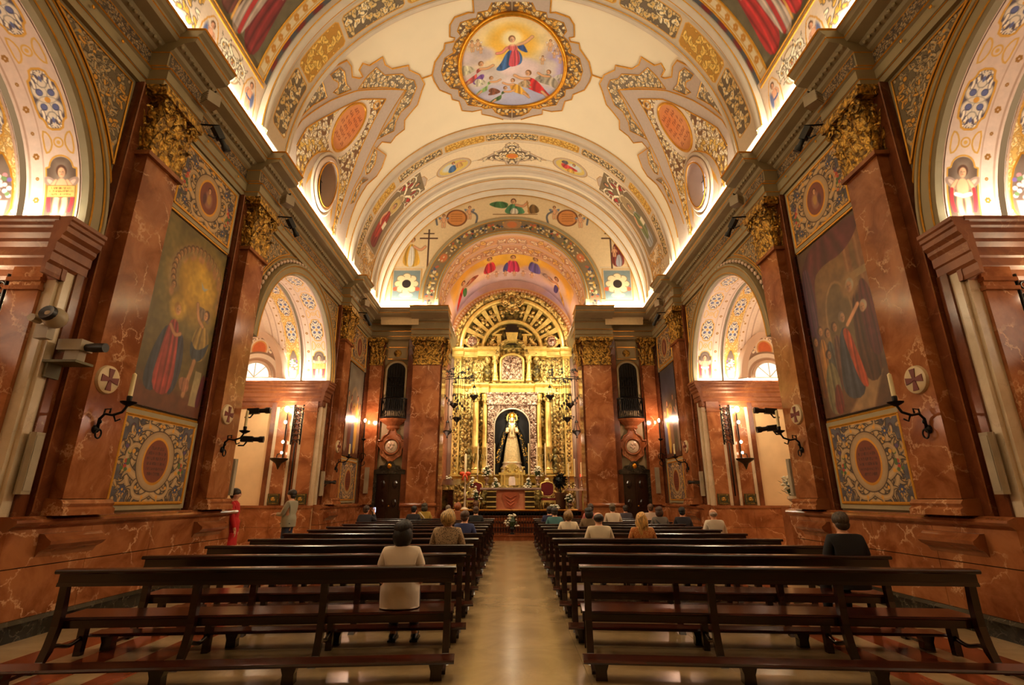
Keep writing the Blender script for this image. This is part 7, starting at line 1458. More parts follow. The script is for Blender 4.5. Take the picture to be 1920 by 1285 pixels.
# railing with gate
rl = empty('altar_railing', (0, 20.95, .21), label='black iron altar railing with gate and brass handrail', cat='railing')
for x0, x1, nm in ((-2.6, -1.1, 'grille'), (-1.1, 0, 'gate_leaf'), (0, 1.1, 'gate_leaf'), (1.1, 2.6, 'grille')):
    mb = MB(); n_ = int((x1-x0)/.11)
    for i in range(n_+1): x = x0+.02+(x1-x0-.04)*i/n_; mb.tube([(x, 0, .0), (x, 0, .84)], .011, 5)
    for z in (.04, .22, .62, .78): mb.tube([(x0+.02, 0, z), (x1-.02, 0, z)], .012, 5)
    for i in range(n_):
        x = x0+.02+(x1-x0-.04)*(i+.5)/n_
        for zc in (.13, .70): mb.tube([(x+.045*math.cos(a), 0, zc+.06*math.sin(a)) for a in np.linspace(0, 2*PI, 9)[:-1]], .007, 4, closed=True)
        mb.ball((x, 0, .42), (.03, .012, .06), 5, 4)
    g = mb.build(nm, M_IRON, rl); mb = MB(); mb.tube([(x0+.01, 0, .86), (x1-.01, 0, .86)], .03, 6); mb.build('handrail', simple('brass_rail_%d' % int(x0*10), (.70, .48, .18), .3, .8), rl if nm == 'grille' else g)
# hanging lamps on wrought brackets at both sides of the chancel
def hanging_lamp(x, y, z, hh, lab):
    e = empty('hanging_lamp', (x, y, z), label=lab, cat='hanging lamp', group='silver and iron hanging lamps of the chancel')
    MB().lathe([(.01, -.22), (.04, -.2), (.02, -.14), (.12, -.02), (.2, .06), (.2, .1), (.14, .12), (.02, .12)], seg=14).build('bowl', M_IRON, e, smooth='auto'); MB().lathe([(.01, .5), (.09, .47), (.05, .53), (.02, .58)], seg=10).build('canopy', M_IRON, e, smooth='auto')
    for k in range(3):
        a = k*2*PI/3+.4; MB().tube([(.18*math.cos(a), .18*math.sin(a), .1), (.1*math.cos(a), .1*math.sin(a), .3), (.05*math.cos(a), .05*math.sin(a), .5)], .012, 5).build('chain', M_IRON, e)
    MB().tube([(0, 0, .56), (0, 0, hh)], .012, 5).build('hanger', M_IRON, e)
    mb = MB()
    for k in range(6): a = k*PI/3; mb.tube([(.15*math.cos(a), .15*math.sin(a), .05), (.27*math.cos(a), .27*math.sin(a), .02), (.3*math.cos(a), .3*math.sin(a), .12), (.25*math.cos(a), .25*math.sin(a), .16)], .014, 5); mb.ball((.3*math.cos(a), .3*math.sin(a), .14), .03, 6, 4)
    mb.build('scroll_ornament', M_IRON, e, smooth=True)
for s in (-1, 1):
    sd = 'left' if s < 0 else 'right'
    for i, (x, y, z) in enumerate(((2.45, 22.5, 4.85), (2.85, 22.4, 4.25), (1.75, 23.0, 5.95), (2.65, 22.9, 5.55))): hanging_lamp(s*x, y, z, 6.85-z, ('second lowest', 'lowest', 'innermost highest', 'second highest')[i]+f' dark hanging oil lamp at the {sd} side of the chancel')
    e = empty('lamp_bracket', (s*3.2, 22.5, 6.85), label=f'long dark iron bracket with leafy scrolls, {sd} side of the chancel', cat='bracket', group='chancel lamp brackets'); mb = MB(); mb.tube([(0, 0, -.15), (-s*1.0, 0, -.1), (-s*1.6, .5, .02)], .022, 6); mb.tube([(0, .3, 0), (-s*.6, .3, .05)], .02, 6); q = random.Random(s+4)
    mb.build('bar', M_IRON, e); mb = MB()
    for i in range(16):
        x = -s*q.uniform(.1, 1.5); z = q.uniform(-.35, .3); y_ = .3*q.random(); P = [(x+.12*math.cos(t)*(1-t/8), y_, z+.12*math.sin(t)*(1-t/8)) for t in np.linspace(0, 5, 9)]; mb.tube(P, .016, 5); mb.ball((x+.1, y_, z+.1), (.05, .03, .07), 6, 4)
    for i in range(10): x = -s*(.15+.1*i); mb.ball((x, .1, -.9-.1*i if i < 5 else -.4-.12*i), (.05, .04, .08), 6, 4); mb.tube([(x, .1, -.1), (x, .1, -.9 if i < 5 else -.4-.1*i)], .008, 4)
    tag(mb.build('leafy_scrolls', M_IRON, e, smooth=True), kind='stuff')
    e = empty('wall_light_column', (s*3.2, 22.5, 3.4), label=f'tall iron wall bracket with a column of small lit bulbs, {sd} chancel pier', cat='wall lamp', group='chancel wall lights'); MB().tube([(0, 0, 0), (0, 0, 3.2)], .018, 6).build('stem', M_IRON, e)
    for z in (.23, .75, 1.16, 2.18, 2.64, 3.04):
        MB().tube([(0, 0, z-.1), (-s*.05, -.1, z-.12), (-s*.05, -.12, z-.03)], .012, 5).build('arm', M_IRON, e); mb = MB(); mb.ball((-s*.05, -.12, z), (.03, .03, .045), 8, 6); mb.build('bulb', M_FLAME, e, smooth=True)
    point('chancel_bulb_lamp', (s*2.95, 22.3, 5.6), 30, (1, .66, .46), .3); point('chancel_bulb_lamp', (s*2.95, 22.3, 4.0), 30, (1, .66, .46), .3)
# ------------------------------------------------------------------ fixtures on the nave walls
M_DISC = simple('cream_disc_stone', (.80, .70, .54), .45); M_REDCR = simple('red_cross_inlay', (.42, .12, .07), .4)
def cross_disc(s, y, z, label):
    e = empty('consecration_cross', (s*5.6, y, z), label=label, cat='wall disc', group='round red cross discs on the pillars'); RX = Matrix.Rotation(-s*PI/2, 3, 'Y')
    MB().lathe([(.001, .045), (.17, .045), (.19, .035), (.2, .0)], seg=28, M=RX).build('disc', M_DISC, e, smooth='auto'); mb = MB()
    for k in range(4):
        a = k*PI/2; P = [(-.022, .01), (-.05, .15), (.05, .15), (.022, .01)]; mb.prism([(p[0]*math.cos(a)-p[1]*math.sin(a), p[0]*math.sin(a)+p[1]*math.cos(a)) for p in P], lambda p, q, t: (-s*t, p, q), .045, .055)
    mb.ball((-s*.05, 0, 0), (.008, .03, .03)); mb.build('cross', M_REDCR, e, recalc=True)
def candle_bracket(s, y, z, label):
    """z = height of the wall ring; arm sweeps up towards the nave and carries a candle"""
    e = empty('candle_bracket', (s*5.6, y, z), label=label, cat='candle bracket', group='iron candle brackets on the pillars'); q = -s
    mb = MB(); mb.lathe([(.06, 0), (.05, .03), (.02, .05)], seg=10, M=Matrix.Rotation(q*PI/2, 3, 'Y')); mb.tube([(q*.06, .0+.05*math.cos(a), -.06+.06*math.sin(a)) for a in np.linspace(0, 2*PI, 13)[:-1]], .012, 5, closed=True); mb.build('wall_plate', M_IRON, e)
    mb = MB(); mb.tube([(q*.03, 0, .0), (q*.05, -.02, .14), (q*.13, -.05, .2), (q*.24, -.06, .18), (q*.36, -.06, .22), (q*.42, -.06, .32)], [.022, .02, .018, .018, .018, .016], 6); mb.tube([(q*.1, -.03, .18), (q*.08, .0, .27), (q*.14, .02, .28), (q*.15, 0, .22)], .013, 5); mb.tube([(q*.26, -.06, .18), (q*.3, -.06, .1), (q*.36, -.06, .13)], .012, 5); mb.ball((q*.05, -.01, .1), .03, 6, 5); mb.build('arm', M_IRON, e, smooth=True)
    mb = MB(); mb.lathe([(.02, .30), (.09, .34), (.1, .36), (.03, .37), (.035, .43), (.03, .44)], c=(q*.42, -.06, 0), seg=12); mb.build('drip_pan', M_IRON, e, smooth='auto'); mb = MB()
    mb.lathe([(.028, .40), (.026, .74), (.006, .76)], c=(q*.42, -.06, 0), seg=10); mb.build('candle', M_WAX, e, smooth='auto')
for s in (-1, 1):
    sd = 'left' if s < 0 else 'right'
    for i, (yc, yb) in enumerate(((PIL[0]-.02, PIL[0]), (PIL[1]-.05, PIL[1]), (PIL[2], PIL[2]))):
        nm = ('nearest', 'second', 'third')[i]; cross_disc(s, yc-.1, 3.12, f'round cream disc with red cross on the {nm} {sd} pillar'); candle_bracket(s, yb-.12, 2.44, f'dark iron arm holding one candle on the {nm} {sd} pillar')
# lit sconces on the end wall corner pillars
for s in (-1, 1):
    sd = 'left' if s < 0 else 'right'; e = empty('lit_sconce', (s*5.55, EY-.2, 3.0), label=f'wall sconce with glowing lamp and iron scrolls, {sd} of the end wall', cat='wall lamp', group='lit sconces of the end wall')
    mb = MB(); mb.tube([(s*.2, 0, -.15), (s*.1, -.12, .0), (s*.1, -.22, .25), (s*.12, -.25, .65)], .02, 6); mb.tube([(s*.15+.12*math.cos(a), -.1, .05+.12*math.sin(a)) for a in np.linspace(0, 5, 12)], .014, 5); mb.tube([(s*.15+.1*math.cos(a), -.12, -.2+.1*math.sin(a)) for a in np.linspace(2, 7, 12)], .014, 5); mb.build('arm', M_IRON, e, smooth=True)
    MB().lathe([(.03, .62), (.09, .68), (.09, .7), (.03, .72), (.025, 1.3)], c=(s*.12, -.25, 0), seg=10).build('candle_holder', M_IRON, e, smooth='auto'); mb = MB(); mb.ball((s*.12, -.25, 1.40), (.045, .045, .07), 10, 8); mb.build('bulb', M_BULB, e, smooth=True)
    point('sconce_lamp', (s*5.5, EY-.75, 4.42), 55, (1, .58, .40), .06)
# lamps, bracket lamp and latticed screen in the chapels
for s in (-1, 1):
    sd = 'left' if s < 0 else 'right'
    for yc, dist in ((YB, 'far'), (YA, 'near')):
        yf = yc+ARCH_R; F = W(s)
        e = empty('lattice_screen', F(-.72, yf-.05, 2.5), label=f'narrow dark openwork metal screen between marble strips, {dist} {sd} chapel', cat='screen', group='openwork screens of the side chapels'); mb = MB(); q = random.Random(3)
        for z in np.arange(.7, 1.8, .16):
            for k in (-1, 1): mb.tube([(k*.07+.06*math.cos(t)*(1-t/9), -.05, z+.07*math.sin(t)*(1-t/9)) for t in np.linspace(0, 5, 9)], .014, 5)
        for k in (-1, 1): mb.tube([(k*.14, -.05, .6), (k*.14, -.05, 1.82)], .02, 5)
        mb.tube([(0, -.05, -.9), (0, -.05, .65)], .022, 6); mb.build('openwork', M_IRON, e, smooth=True)
        e = empty('chapel_wall_lamp', F(-1.05, yf-.04, 2.55), label=f'lit iron wall lamp with bulbs above a dark dish, {dist} {sd} chapel', cat='wall lamp', group='wall lamps of the side chapels'); mb = MB(); mb.tube([(0, -.05, 0), (0, -.08, 1.5)], .02, 6); mb.tube([(0, -.05, .3), (s*.1, -.2, .25), (s*.12, -.22, .1)], .016, 5); mb.build('stem', M_IRON, e)
        mb = MB(); mb.lathe([(.01, -.25), (.05, -.15), (.08, -.08), (.24, .03), (.26, .07), (.2, .08), (.02, .06)], c=(0, -.28, .05), seg=16); mb.build('dish', simple(f'bronze_dish_{sd}_{dist}', (.22, .16, .07), .4, .6), e, smooth='auto'); MB().tube([(0, -.05, .0), (0, -.28, .08)], .015, 5).build('dish_arm', M_IRON, e)
        for z, rr in ((1.62, .075), (1.22, .045), (.62, .04), (.3, .035)):
            mb = MB(); mb.ball((0, -.16, z), (rr, rr, rr*1.2), 10, 8); mb.build('bulb', M_BULB if z > 1.5 else M_FLAME, e, smooth=True)
        point('chapel_wall_lamp_light', F(-1.05, yf-.45, 4.15), 42 if yc == YB else 14, (1, .74, .46), .07)
# column loudspeakers, cameras and floodlights
def wallspeaker(s, y, z, label, d=.09):
    e = empty('column_speaker', W(s)(d, y, z), label=label, cat='speaker', group='column loudspeakers'); e.rotation_euler = (0, 0, 0)
    mb = MB(); mb.prism([(-.06, 0), (.06, 0), (.075, .04), (.06, .09), (-.06, .09), (-.075, .04)], lambda p, q, t: (-s*q, p, t), 0, .72); mb.build('housing', M_GREYP, e, recalc=True); MB().box((-s*.092, -.05, .04), (-s*.097, .05, .68)).build('grille', simple('speaker_mesh_%d_%d' % (s+1, int(y)), (.66, .60, .50), .6, bump=.3, bscale=120), e)
for s in (-1, 1):
    sd = 'left' if s < 0 else 'right'; wallspeaker(s, 6.2, 1.6, f'tall pale column loudspeaker on the nearest {sd} chapel pier'); wallspeaker(s, PIL[1]+.62, 1.6, f'tall grey column loudspeaker beside the second {sd} pillar', .14); wallspeaker(s, 15.92, 1.6, f'tall pale column loudspeaker on the far {sd} chapel pier')
def spotcam(loc, ry, rz, label, body=M_BLACK, sz=1.0, cat='camera', hang=False):
    e = empty('theatre_spotlight' if cat == 'spotlight' else 'security_camera', loc, rz, label, cat); M_ = Matrix.Rotation(ry, 3, 'X')
    mb = MB(); mb.cbox((0, 0, 0), (.12*sz, .24*sz, .12*sz), M_); mb.build('body', body, e); mb = MB(); mb.lathe([(.045*sz, .1*sz), (.05*sz, .22*sz), (.07*sz, .26*sz), (.07*sz, .34*sz), (.03*sz, .33*sz)], seg=14, M=M_ @ Matrix.Rotation(-PI/2, 3, 'X')); mb.build('lens_barrel', M_BLACK, e, smooth='auto'); mb = MB(); mb.tube([(0, 0, -.06*sz), (0, -.05*sz, -.14*sz), (0, -.16*sz, -.14*sz)], .018*sz, 6); mb.build('mount', body, e)
    if hang:                                          # arm back to the wall
        sg = -1 if loc[0] < 0 else 1; a = MB().tube([Vector(loc), Vector(loc)+Vector((0, 0, .16)), (sg*5.93, loc[1]-.02, loc[2]+.2)], .018, 6).build('wall_arm', M_IRON, e); a.matrix_parent_inverse = (Matrix.Translation(loc) @ Matrix.Rotation(rz, 4, 'Z')).inverted()
    return e
spotcam((-5.45, 10.62, 3.3), .1, -PI*.5+.25, 'black stage spotlight beside the second left pillar, the upper one', cat='spotlight', sz=.95); spotcam((-5.5, 10.62, 2.72), 0, -PI*.5+.25, 'black stage spotlight beside the second left pillar, the lower one', cat='spotlight', sz=.95)
spotcam((5.45, 10.62, 3.3), .1, PI*.5-.2, 'black stage spotlight beside the second right pillar, the upper one', cat='spotlight', sz=.95); spotcam((5.45, 10.62, 2.95), -.1, PI*.5-.2, 'black stage spotlight beside the second right pillar, the lower one', cat='spotlight', sz=.95)
spotcam((-5.65, 16.0, 2.0), 0, PI*-.5, 'small dark spotlight on the far left chapel pier', cat='spotlight', sz=.8); spotcam((5.65, 16.0, 2.0), 0, PI*.5, 'small dark spotlight on the far right chapel pier', cat='spotlight', sz=.8)
e = empty('projector', (-5.55, 6.22, 3.4), label='pale projector with black lens on a green grey shelf, nearest left pier', cat='projector'); MB().box((-.2, -.1, -.05), (.1, .1, .09)).build('body', M_GREYP, e); mb = MB(); mb.lathe([(.05, .1), (.06, .2), (.06, .34), (.02, .34)], seg=14, M=Matrix.Rotation(PI/2, 3, 'Y')); mb.build('lens', M_BLACK, e, smooth='auto'); MB().box((-.3, -.14, -.22), (.12, .14, -.19)).box((-.28, -.1, -.40), (-.25, .1, -.22)).build('shelf', simple('olive_shelf', (.36, .33, .18), .5), e); MB().box((-.12, -.06, -.19), (.06, .06, -.05)).build('support', M_GREYP, e); mb = MB(); mb.tube([(-.2, 0, .0), (-.32, 0, -.1), (-.34, 0, .4)], .012, 5); mb.build('cable', M_GREYP, e)
e = empty('dome_camera', (-5.75, 5.92, 3.68), label='white round surveillance camera on the nearest left chapel pier', cat='camera'); mb = MB(); mb.ball((.12, -.05, .0), (.13, .13, .13), 14, 10); mb.build('housing', M_GREYP, e, smooth=True); mb = MB(); mb.lathe([(.09, .06), (.1, .11), (.09, .14), (.02, .12)], c=(.12, -.05, 0), seg=16, M=Matrix.Rotation(PI*.42, 3, 'X')); mb.build('lens_ring', M_BLACK, e, smooth='auto'); MB().box((-.1, -.04, -.25), (.06, .06, -.08)).build('mount', M_GREYP, e); mb = MB(); mb.lathe([(.05, 0), (.05, .12)], c=(-.06, -.05, -.03), seg=10, M=Matrix.Rotation(PI/2, 3, 'X')); mb.build('infrared_lamp', M_GREYP, e)
for s in (-1, 1):
    sd = 'left' if s < 0 else 'right'
    for i, (y, y2) in enumerate(((PIL[0]+.25, PIL[0]+.55), (PIL[1]+.3, PIL[1]+.55), (PIL[2]+.3, PIL[2]+.5))):
        nm = ('nearest', 'second', 'third')[i]; e = empty('floodlight', (s*5.25, y, 8.2), s*.5, f'grey floodlight box by the gilded capital of the {nm} {sd} pillar', 'floodlight', 'floodlights above the capitals'); MB().box((-.1, -.11, -.12), (.1, .11, .1)).build('housing', M_GREYP, e)
        mb = MB()
        for k in range(5): mb.box((-.1, -.115, -.11+.04*k), (.1, -.125, -.09+.04*k))
        mb.build('cooling_fin', M_GREYP, e); mb = MB(); mb.tube([(0, 0, .1), (0, .05, .22), (s*.2, .05, .22)], .015, 5); mb.build('bracket', M_IRON, e)
        spotcam((s*5.22, y2, 7.75), -.9, s*.6+PI/2*0, f'black spotlight hanging near the gilded capital of the {nm} {sd} pillar', cat='spotlight', sz=.95, hang=True)
bouquet(6.15, 11.55, 1.37, .26, .42, 'white flowers in front of the far right chapel, beside the second pillar', 1, M_WHITE, 40, 41, vh=.25)
o = MB().box((5.95, 11.35, 0), (6.4, 11.75, 1.37)).build('flower_pedestal', M_RED2); tag(o, 'red marble flower pedestal inside the far right chapel', 'pedestal')
# ------------------------------------------------------------------ people
def skin_mesh(name, V, E, R, sub=1, root=0):
    me = bpy.data.meshes.new(name); me.from_pydata([Vector(v) for v in V], E, []); o = bpy.data.objects.new(name, me); C.objects.link(o)
    o.modifiers.new('skin', 'SKIN'); me.skin_vertices.new() if not me.skin_vertices else None
    for i, r in enumerate(R): sv = me.skin_vertices[0].data[i]; sv.radius = r if isinstance(r, tuple) else (r, r); sv.use_root = (i == root)
    m = o.modifiers.new('sub', 'SUBSURF'); m.levels = sub; m.render_levels = sub
    dg = bpy.context.evaluated_depsgraph_get(); nm = bpy.data.meshes.new_from_object(o.evaluated_get(dg)); bpy.data.objects.remove(o); nm.name = name; nm.polygons.foreach_set('use_smooth', [True]*len(nm.polygons)); return nm
class G:
    def __init__(s): s.v = []; s.e = []; s.r = []
    def p(s, co, r, prev=None):
        s.v.append(co); s.r.append(r); i = len(s.v)-1
        if prev is not None: s.e.append((prev, i))
        return i
    def chain(s, pts, prev=None):
        for co, r in pts: prev = s.p(co, r, prev)
        return prev
def hand(g, w, d, side, up=(0, 0, 1)):
    """palm and five bent fingers from wrist w, pointing along d"""
    w = Vector(w); d = Vector(d).normalized(); u = Vector(up); n = d.cross(u).normalized()*side
    palm = g.p(tuple(w+d*.05), (.034, .018), g.wr)
    for k, L in enumerate((.065, .075, .07, .055)):
        b = w+d*.085+n*(.030-.020*k); a = g.p(tuple(b), .0095, palm); m_ = g.p(tuple(b+d*L*.55-u*.012), .0085, a); g.p(tuple(b+d*L*.9-u*.035), .007, m_)
    t = g.p(tuple(w+d*.035+n*.035), .011, palm); t2 = g.p(tuple(w+d*.065+n*.055-u*.01), .0095, t); g.p(tuple(w+d*.09+n*.05-u*.02), .008, t2)
def body_graph(sit, arms='lap', turn=0.):
    g = G(); dz = 0 if sit else .44
    pel = g.p((0, 0, .53 if sit else .58+dz), (.15, .11) if sit else (.13, .095)); sp = g.p((0, -.03 if sit else 0, .72+dz), (.13, .095), pel); ch = g.p((0, -.045 if sit else -.01, .90+dz), (.155, .105), sp); nk = g.p((0, -.02, 1.05+dz), .055, ch)
    h0 = g.p((0, .005, 1.12+dz), .07, nk); h1 = g.p((0, .01, 1.20+dz), (.078, .095), h0); g.p((0, .0, 1.275+dz), (.06, .07), h1); no = g.p((0, .1, 1.185+dz), .014, h1); g.p((0, .115, 1.175+dz), .01, no)
    for s in (-1, 1):
        e = g.p((s*.082, -.01, 1.19+dz), .014, h1)
        sh = g.p((s*.165, -.035, .985+dz), .058, ch)
        if arms == 'lap': el = g.p((s*.24, .0, .72+dz), .042, sh); g.wr = g.p((s*.12, .24, .60+dz), .028, el); hand(g, (s*.12, .24, .60+dz), (-s*.25, 1, -.1), s)
        elif arms == 'phone' and s > 0: el = g.p((s*.24, .16, .86+dz), .042, sh); g.wr = g.p((s*.14, .26, 1.10+dz), .028, el); hand(g, (s*.14, .26, 1.10+dz), (-.1, .2, 1), s, (0, 1, 0))
        elif arms == 'front': el = g.p((s*.22, .06, .73+dz), .042, sh); g.wr = g.p((s*.12, .27, .74+dz), .028, el); hand(g, (s*.12, .27, .74+dz), (-s*.3, 1, 0), s)
        else: el = g.p((s*.235, .02, .72+dz), .042, sh); g.wr = g.p((s*.23, .1, .50+dz), .028, el); hand(g, (s*.23, .1, .50+dz), (0, .25, -1), s, (0, 1, 0))
        hp = g.p((s*.09, .02, .52), .098, pel) if sit else g.p((s*.085, .01, .42+dz), .084, pel)
        if sit: kn = g.p((s*.11, .42, .52), .066, hp); cf = g.p((s*.11, .42, .34), .06, kn); an = g.p((s*.12, .44, .09), .038, cf); g.p((s*.13, .58, .035), .033, an)
        else: kn = g.p((s*.10, .02, .50), .066, hp); cf = g.p((s*.10, -.01, .36), .06, kn); an = g.p((s*.11, -.02, .09), .038, cf); g.p((s*.125, .13, .035), .033, an)
    return g
def shirt_graph(sit, arms='lap', long=True, loose=1.0):
    g = G(); dz = 0 if sit else .44; k = loose
    lo0 = g.p((0, .01, .415+dz if sit else .44+dz), (.19*k, .14*k)); lo = g.p((0, .01, .45+dz if sit else .48+dz), (.168*k, .13*k), lo0); sp = g.p((0, -.03 if sit else 0, .70+dz), (.152*k, .112*k), lo); ch = g.p((0, -.045 if sit else -.01, .90+dz), (.172, .12), sp); g.p((0, -.025, 1.045+dz), .07, ch)
    for s in (-1, 1):
        sh = g.p((s*.168, -.035, .985+dz), .072, ch)
        el = {'lap': (s*.24, .0, .72+dz), 'phone': (s*.24, .16, .86+dz) if s > 0 else (s*.24, .0, .72+dz), 'front': (s*.22, .06, .73+dz)}.get(arms, (s*.235, .02, .72+dz)); wr = {'lap': (s*.12, .24, .60+dz), 'phone': (s*.14, .26, 1.08+dz) if s > 0 else (s*.12, .24, .6+dz), 'front': (s*.12, .27, .74+dz)}.get(arms, (s*.23, .1, .50+dz))
        if long: q = g.p(el, .056, sh); g.p(tuple(Vector(el).lerp(Vector(wr), .9)), .042, q)
        else: g.p(tuple(Vector((s*.168, -.035, .985+dz)).lerp(Vector(el), .7)), .062, sh)
    return g
def trouser_graph(sit):
    g = G(); dz = 0 if sit else .44; pel = g.p((0, 0, .53 if sit else .60+dz), (.13, .095) if sit else (.14, .105))
    for s in (-1, 1):
        hp = g.p((s*.085, .09, .515), .092, pel) if sit else g.p((s*.085, .01, .42+dz), .092, pel)
        if sit: g.chain([((s*.11, .42, .52), .076), ((s*.11, .425, .34), .07), ((s*.12, .435, .11), .055)], hp)
        else: g.chain([((s*.10, .02, .50), .076), ((s*.10, -.01, .34), .07), ((s*.11, -.015, .10), .058)], hp)
    return g
def shoes_mb(sit, sg):
    mb = MB()
    for s in (sg,):
        y = .44 if sit else -.02
        mb.ball((s*.125, y+.07, .045), (.05, .14, .045), 10, 6); mb.box((s*.125-.045, y-.06, 0), (s*.125+.045, y+.19, .02))
    return mb
def hair_mb(style, dz):
    mb = MB(); c = (0, -.012, 1.215+dz)
    if style == 'bald': mb.ball((0, -.035, 1.165+dz), (.088, .08, .055), 14, 8); return mb
    mb.ball(c, (.094, .108, .098), 16, 10)
    if style == 'short': mb.ball((0, -.04, 1.155+dz), (.082, .07, .07), 12, 8)
    if style == 'bob':
        mb.ball((0, -.04, 1.15+dz), (.112, .09, .13), 14, 10); mb.ball((0, -.02, 1.24+dz), (.105, .105, .09), 14, 8)
    if style == 'puffy': mb.ball((0, -.03, 1.18+dz), (.118, .115, .125), 16, 10)
    if style == 'long':
        mb.ball((0, -.045, 1.12+dz), (.118, .085, .17), 14, 10); mb.ball((-.03, -.07, 1.0+dz), (.07, .05, .14), 10, 8); mb.ball((.04, -.065, 1.02+dz), (.06, .05, .13), 10, 8)
    if style == 'thinning': mb.v = []; mb.f = []; mb.mi = []; mb.ball((0, -.03, 1.18+dz), (.094, .085, .075), 14, 8)
    amp = .012 if style in ('puffy', 'long', 'bob') else .006; q = random.Random(len(style)); mb.v = [(x+amp*math.sin(31*z+9*y)*math.cos(17*x)+q.uniform(-1, 1)*amp*.35, y+amp*math.sin(40*x+13*z)+q.uniform(-1, 1)*amp*.35, z+amp*.6*math.sin(37*x+11*y)) for x, y, z in mb.v]
    return mb
SK = {}
def flat(me, z0):                                      # straight hem instead of a rounded end
    a = np.empty(len(me.vertices)*3, np.float32); me.vertices.foreach_get('co', a); a = a.reshape(-1, 3); w_ = (abs(a[:, 0]) < .2) & (a[:, 1] < .19); a[w_, 2] = np.maximum(a[w_, 2], z0); rr = np.sqrt((a[:, 0]/.215)**2+((a[:, 1]-.0)/.155)**2); q = w_ & (a[:, 2] < z0+.24) & (rr > .35) & (rr < 1); a[q, 0] /= rr[q]; a[q, 1] /= rr[q]; me.vertices.foreach_set('co', a.ravel()); me.update(); return me
def part_mesh(key, fn):
    if key not in SK: SK[key] = fn()
    return SK[key]
def mk(g, sub=1): return skin_mesh('part', g.v, g.e, g.r, sub)
M_SKIN = simple('skin', (.74, .50, .36), .5, var=.05); M_SKIN2 = simple('skin_fair', (.82, .60, .47), .5, var=.05); M_EYE = simple('eye', (.12, .07, .05), .2); M_SHOE = simple('dark_shoe_leather', (.06, .045, .04), .35)
CLOTH = {}
def cloth(c, pat=None):
    k = (c, pat)
    if k not in CLOTH:
        n = 'cloth_%d' % len(CLOTH)
        if pat:
            m, nt, b = newmat(n); co = coords(nt); v = N(nt, 'ShaderNodeTexVoronoi', Scale=48.0); nt.links.new(co, v.inputs['Vector']); r = N(nt, 'ShaderNodeValToRGB'); r.color_ramp.elements[0].color = L4(pat); r.color_ramp.elements[0].position = .28; r.color_ramp.elements[1].color = L4(c); r.color_ramp.elements[1].position = .42
            nt.links.new(v.outputs['Distance'], r.inputs[0]); nt.links.new(r.outputs[0], b.inputs['Base Color']); b.inputs['Roughness'].default_value = .8; CLOTH[k] = m
        else: CLOTH[k] = simple(n, c, .8, bump=.25, bscale=9, var=.07)
    return CLOTH[k]
def haircol(c):
    k = ('hair', c)
    if k not in CLOTH:
        m, nt, b = newmat('hair_%d' % len(CLOTH)); co = coords(nt, (60, 60, 9)); n = N(nt, 'ShaderNodeTexNoise', Scale=1.0, Detail=3.0); nt.links.new(co, n.inputs['Vector']); r = N(nt, 'ShaderNodeValToRGB'); r.color_ramp.elements[0].position = .35; r.color_ramp.elements[1].position = .65; r.color_ramp.elements[0].color = L4(tuple(x*.6 for x in c)); r.color_ramp.elements[1].color = L4(tuple(min(1, x*1.2) for x in c)); nt.links.new(n.outputs['Fac'], r.inputs[0]); nt.links.new(r.outputs[0], b.inputs['Base Color'])
        bp = N(nt, 'ShaderNodeBump', Strength=.7, Distance=.01); nt.links.new(n.outputs['Fac'], bp.inputs['Height']); nt.links.new(bp.outputs[0], b.inputs['Normal']); b.inputs['Roughness'].default_value = .55; CLOTH[k] = m
    return CLOTH[k]
def person(loc, rz, label, hair, hcol, top, bottom=(.13, .13, .17), sit=True, arms='lap', long=True, scale=1.0, loose=1.0, fair=True, pat=None, extra=None, coat=False):
    dz = 0 if sit else .44; e = empty('person', loc, rz, label, 'person'); e.scale = (scale,)*3; sk = M_SKIN2 if fair else M_SKIN
    def put(name, key, fn, m):
        me = part_mesh(key, fn); o = bpy.data.objects.new(name, me); link(o, e)
        if not me.materials: me.materials.append(m)
        o.material_slots[0].link = 'OBJECT'; o.material_slots[0].material = m; return o
    put('body', ('b', sit, arms), lambda: mk(body_graph(sit, arms), 2), sk)
    put('shirt', ('s', sit, arms, long, loose), lambda: flat(mk(shirt_graph(sit, arms, long, loose), 2), .435 if sit else .87), cloth(top, pat))
    put('trousers', ('t', sit), lambda: mk(trouser_graph(sit), 2), cloth(bottom))
    for sg in (-1, 1):
        def sh(): o = shoes_mb(sit, sg).build('shoe', M_SHOE, smooth='auto'); C.objects.unlink(o); return o.data
        put('shoe', ('sh', sit, sg), sh, M_SHOE)
    def hm(): o = hair_mb(hair, dz).build('hair', M_SHOE, smooth=True); C.objects.unlink(o); return o.data
    put('hair', ('h', hair, sit), hm, haircol(hcol))
    def ey():
        mb = MB()
        for s in (-1, 1): mb.ball((s*.03, .094, 1.205+dz), (.011, .008, .008), 8, 6)
        o = mb.build('eyes', M_EYE, smooth=True); C.objects.unlink(o); return o.data
    put('eyes', ('e', sit), ey, M_EYE)
    def mo(): o = MB().ball((0, .094, 1.145+dz), (.024, .01, .007), 8, 5).build('mouth', M_EYE, smooth=True); C.objects.unlink(o); return o.data
    put('mouth', ('m', sit), mo, simple('lips', (.62, .30, .26), .5) if 'lips' not in MATS else MATS['lips'])
    if coat:
        def ct():
            mb = MB(); mb.lathe([(.235, .34), (.225, .6), (.19, .98), (.17, 1.12), (.185, 1.3), (.15, 1.44), (.07, 1.5)], seg=18); mb.v = [(p[0], p[1]*.68, p[2]) for p in mb.v]; o = mb.build('coat', M_SHOE, smooth=True); C.objects.unlink(o); return o.data
        put('coat', ('coat',), ct, cloth(top))
    if extra: extra(e)
    return e
def seat(s, row, x): 
    o = BENCH[(s, row)]; a = o.rotation_euler.z; lx = x-o.location.x
    y = o.location.y+lx*math.sin(a)+.235; return (x, y, 0)
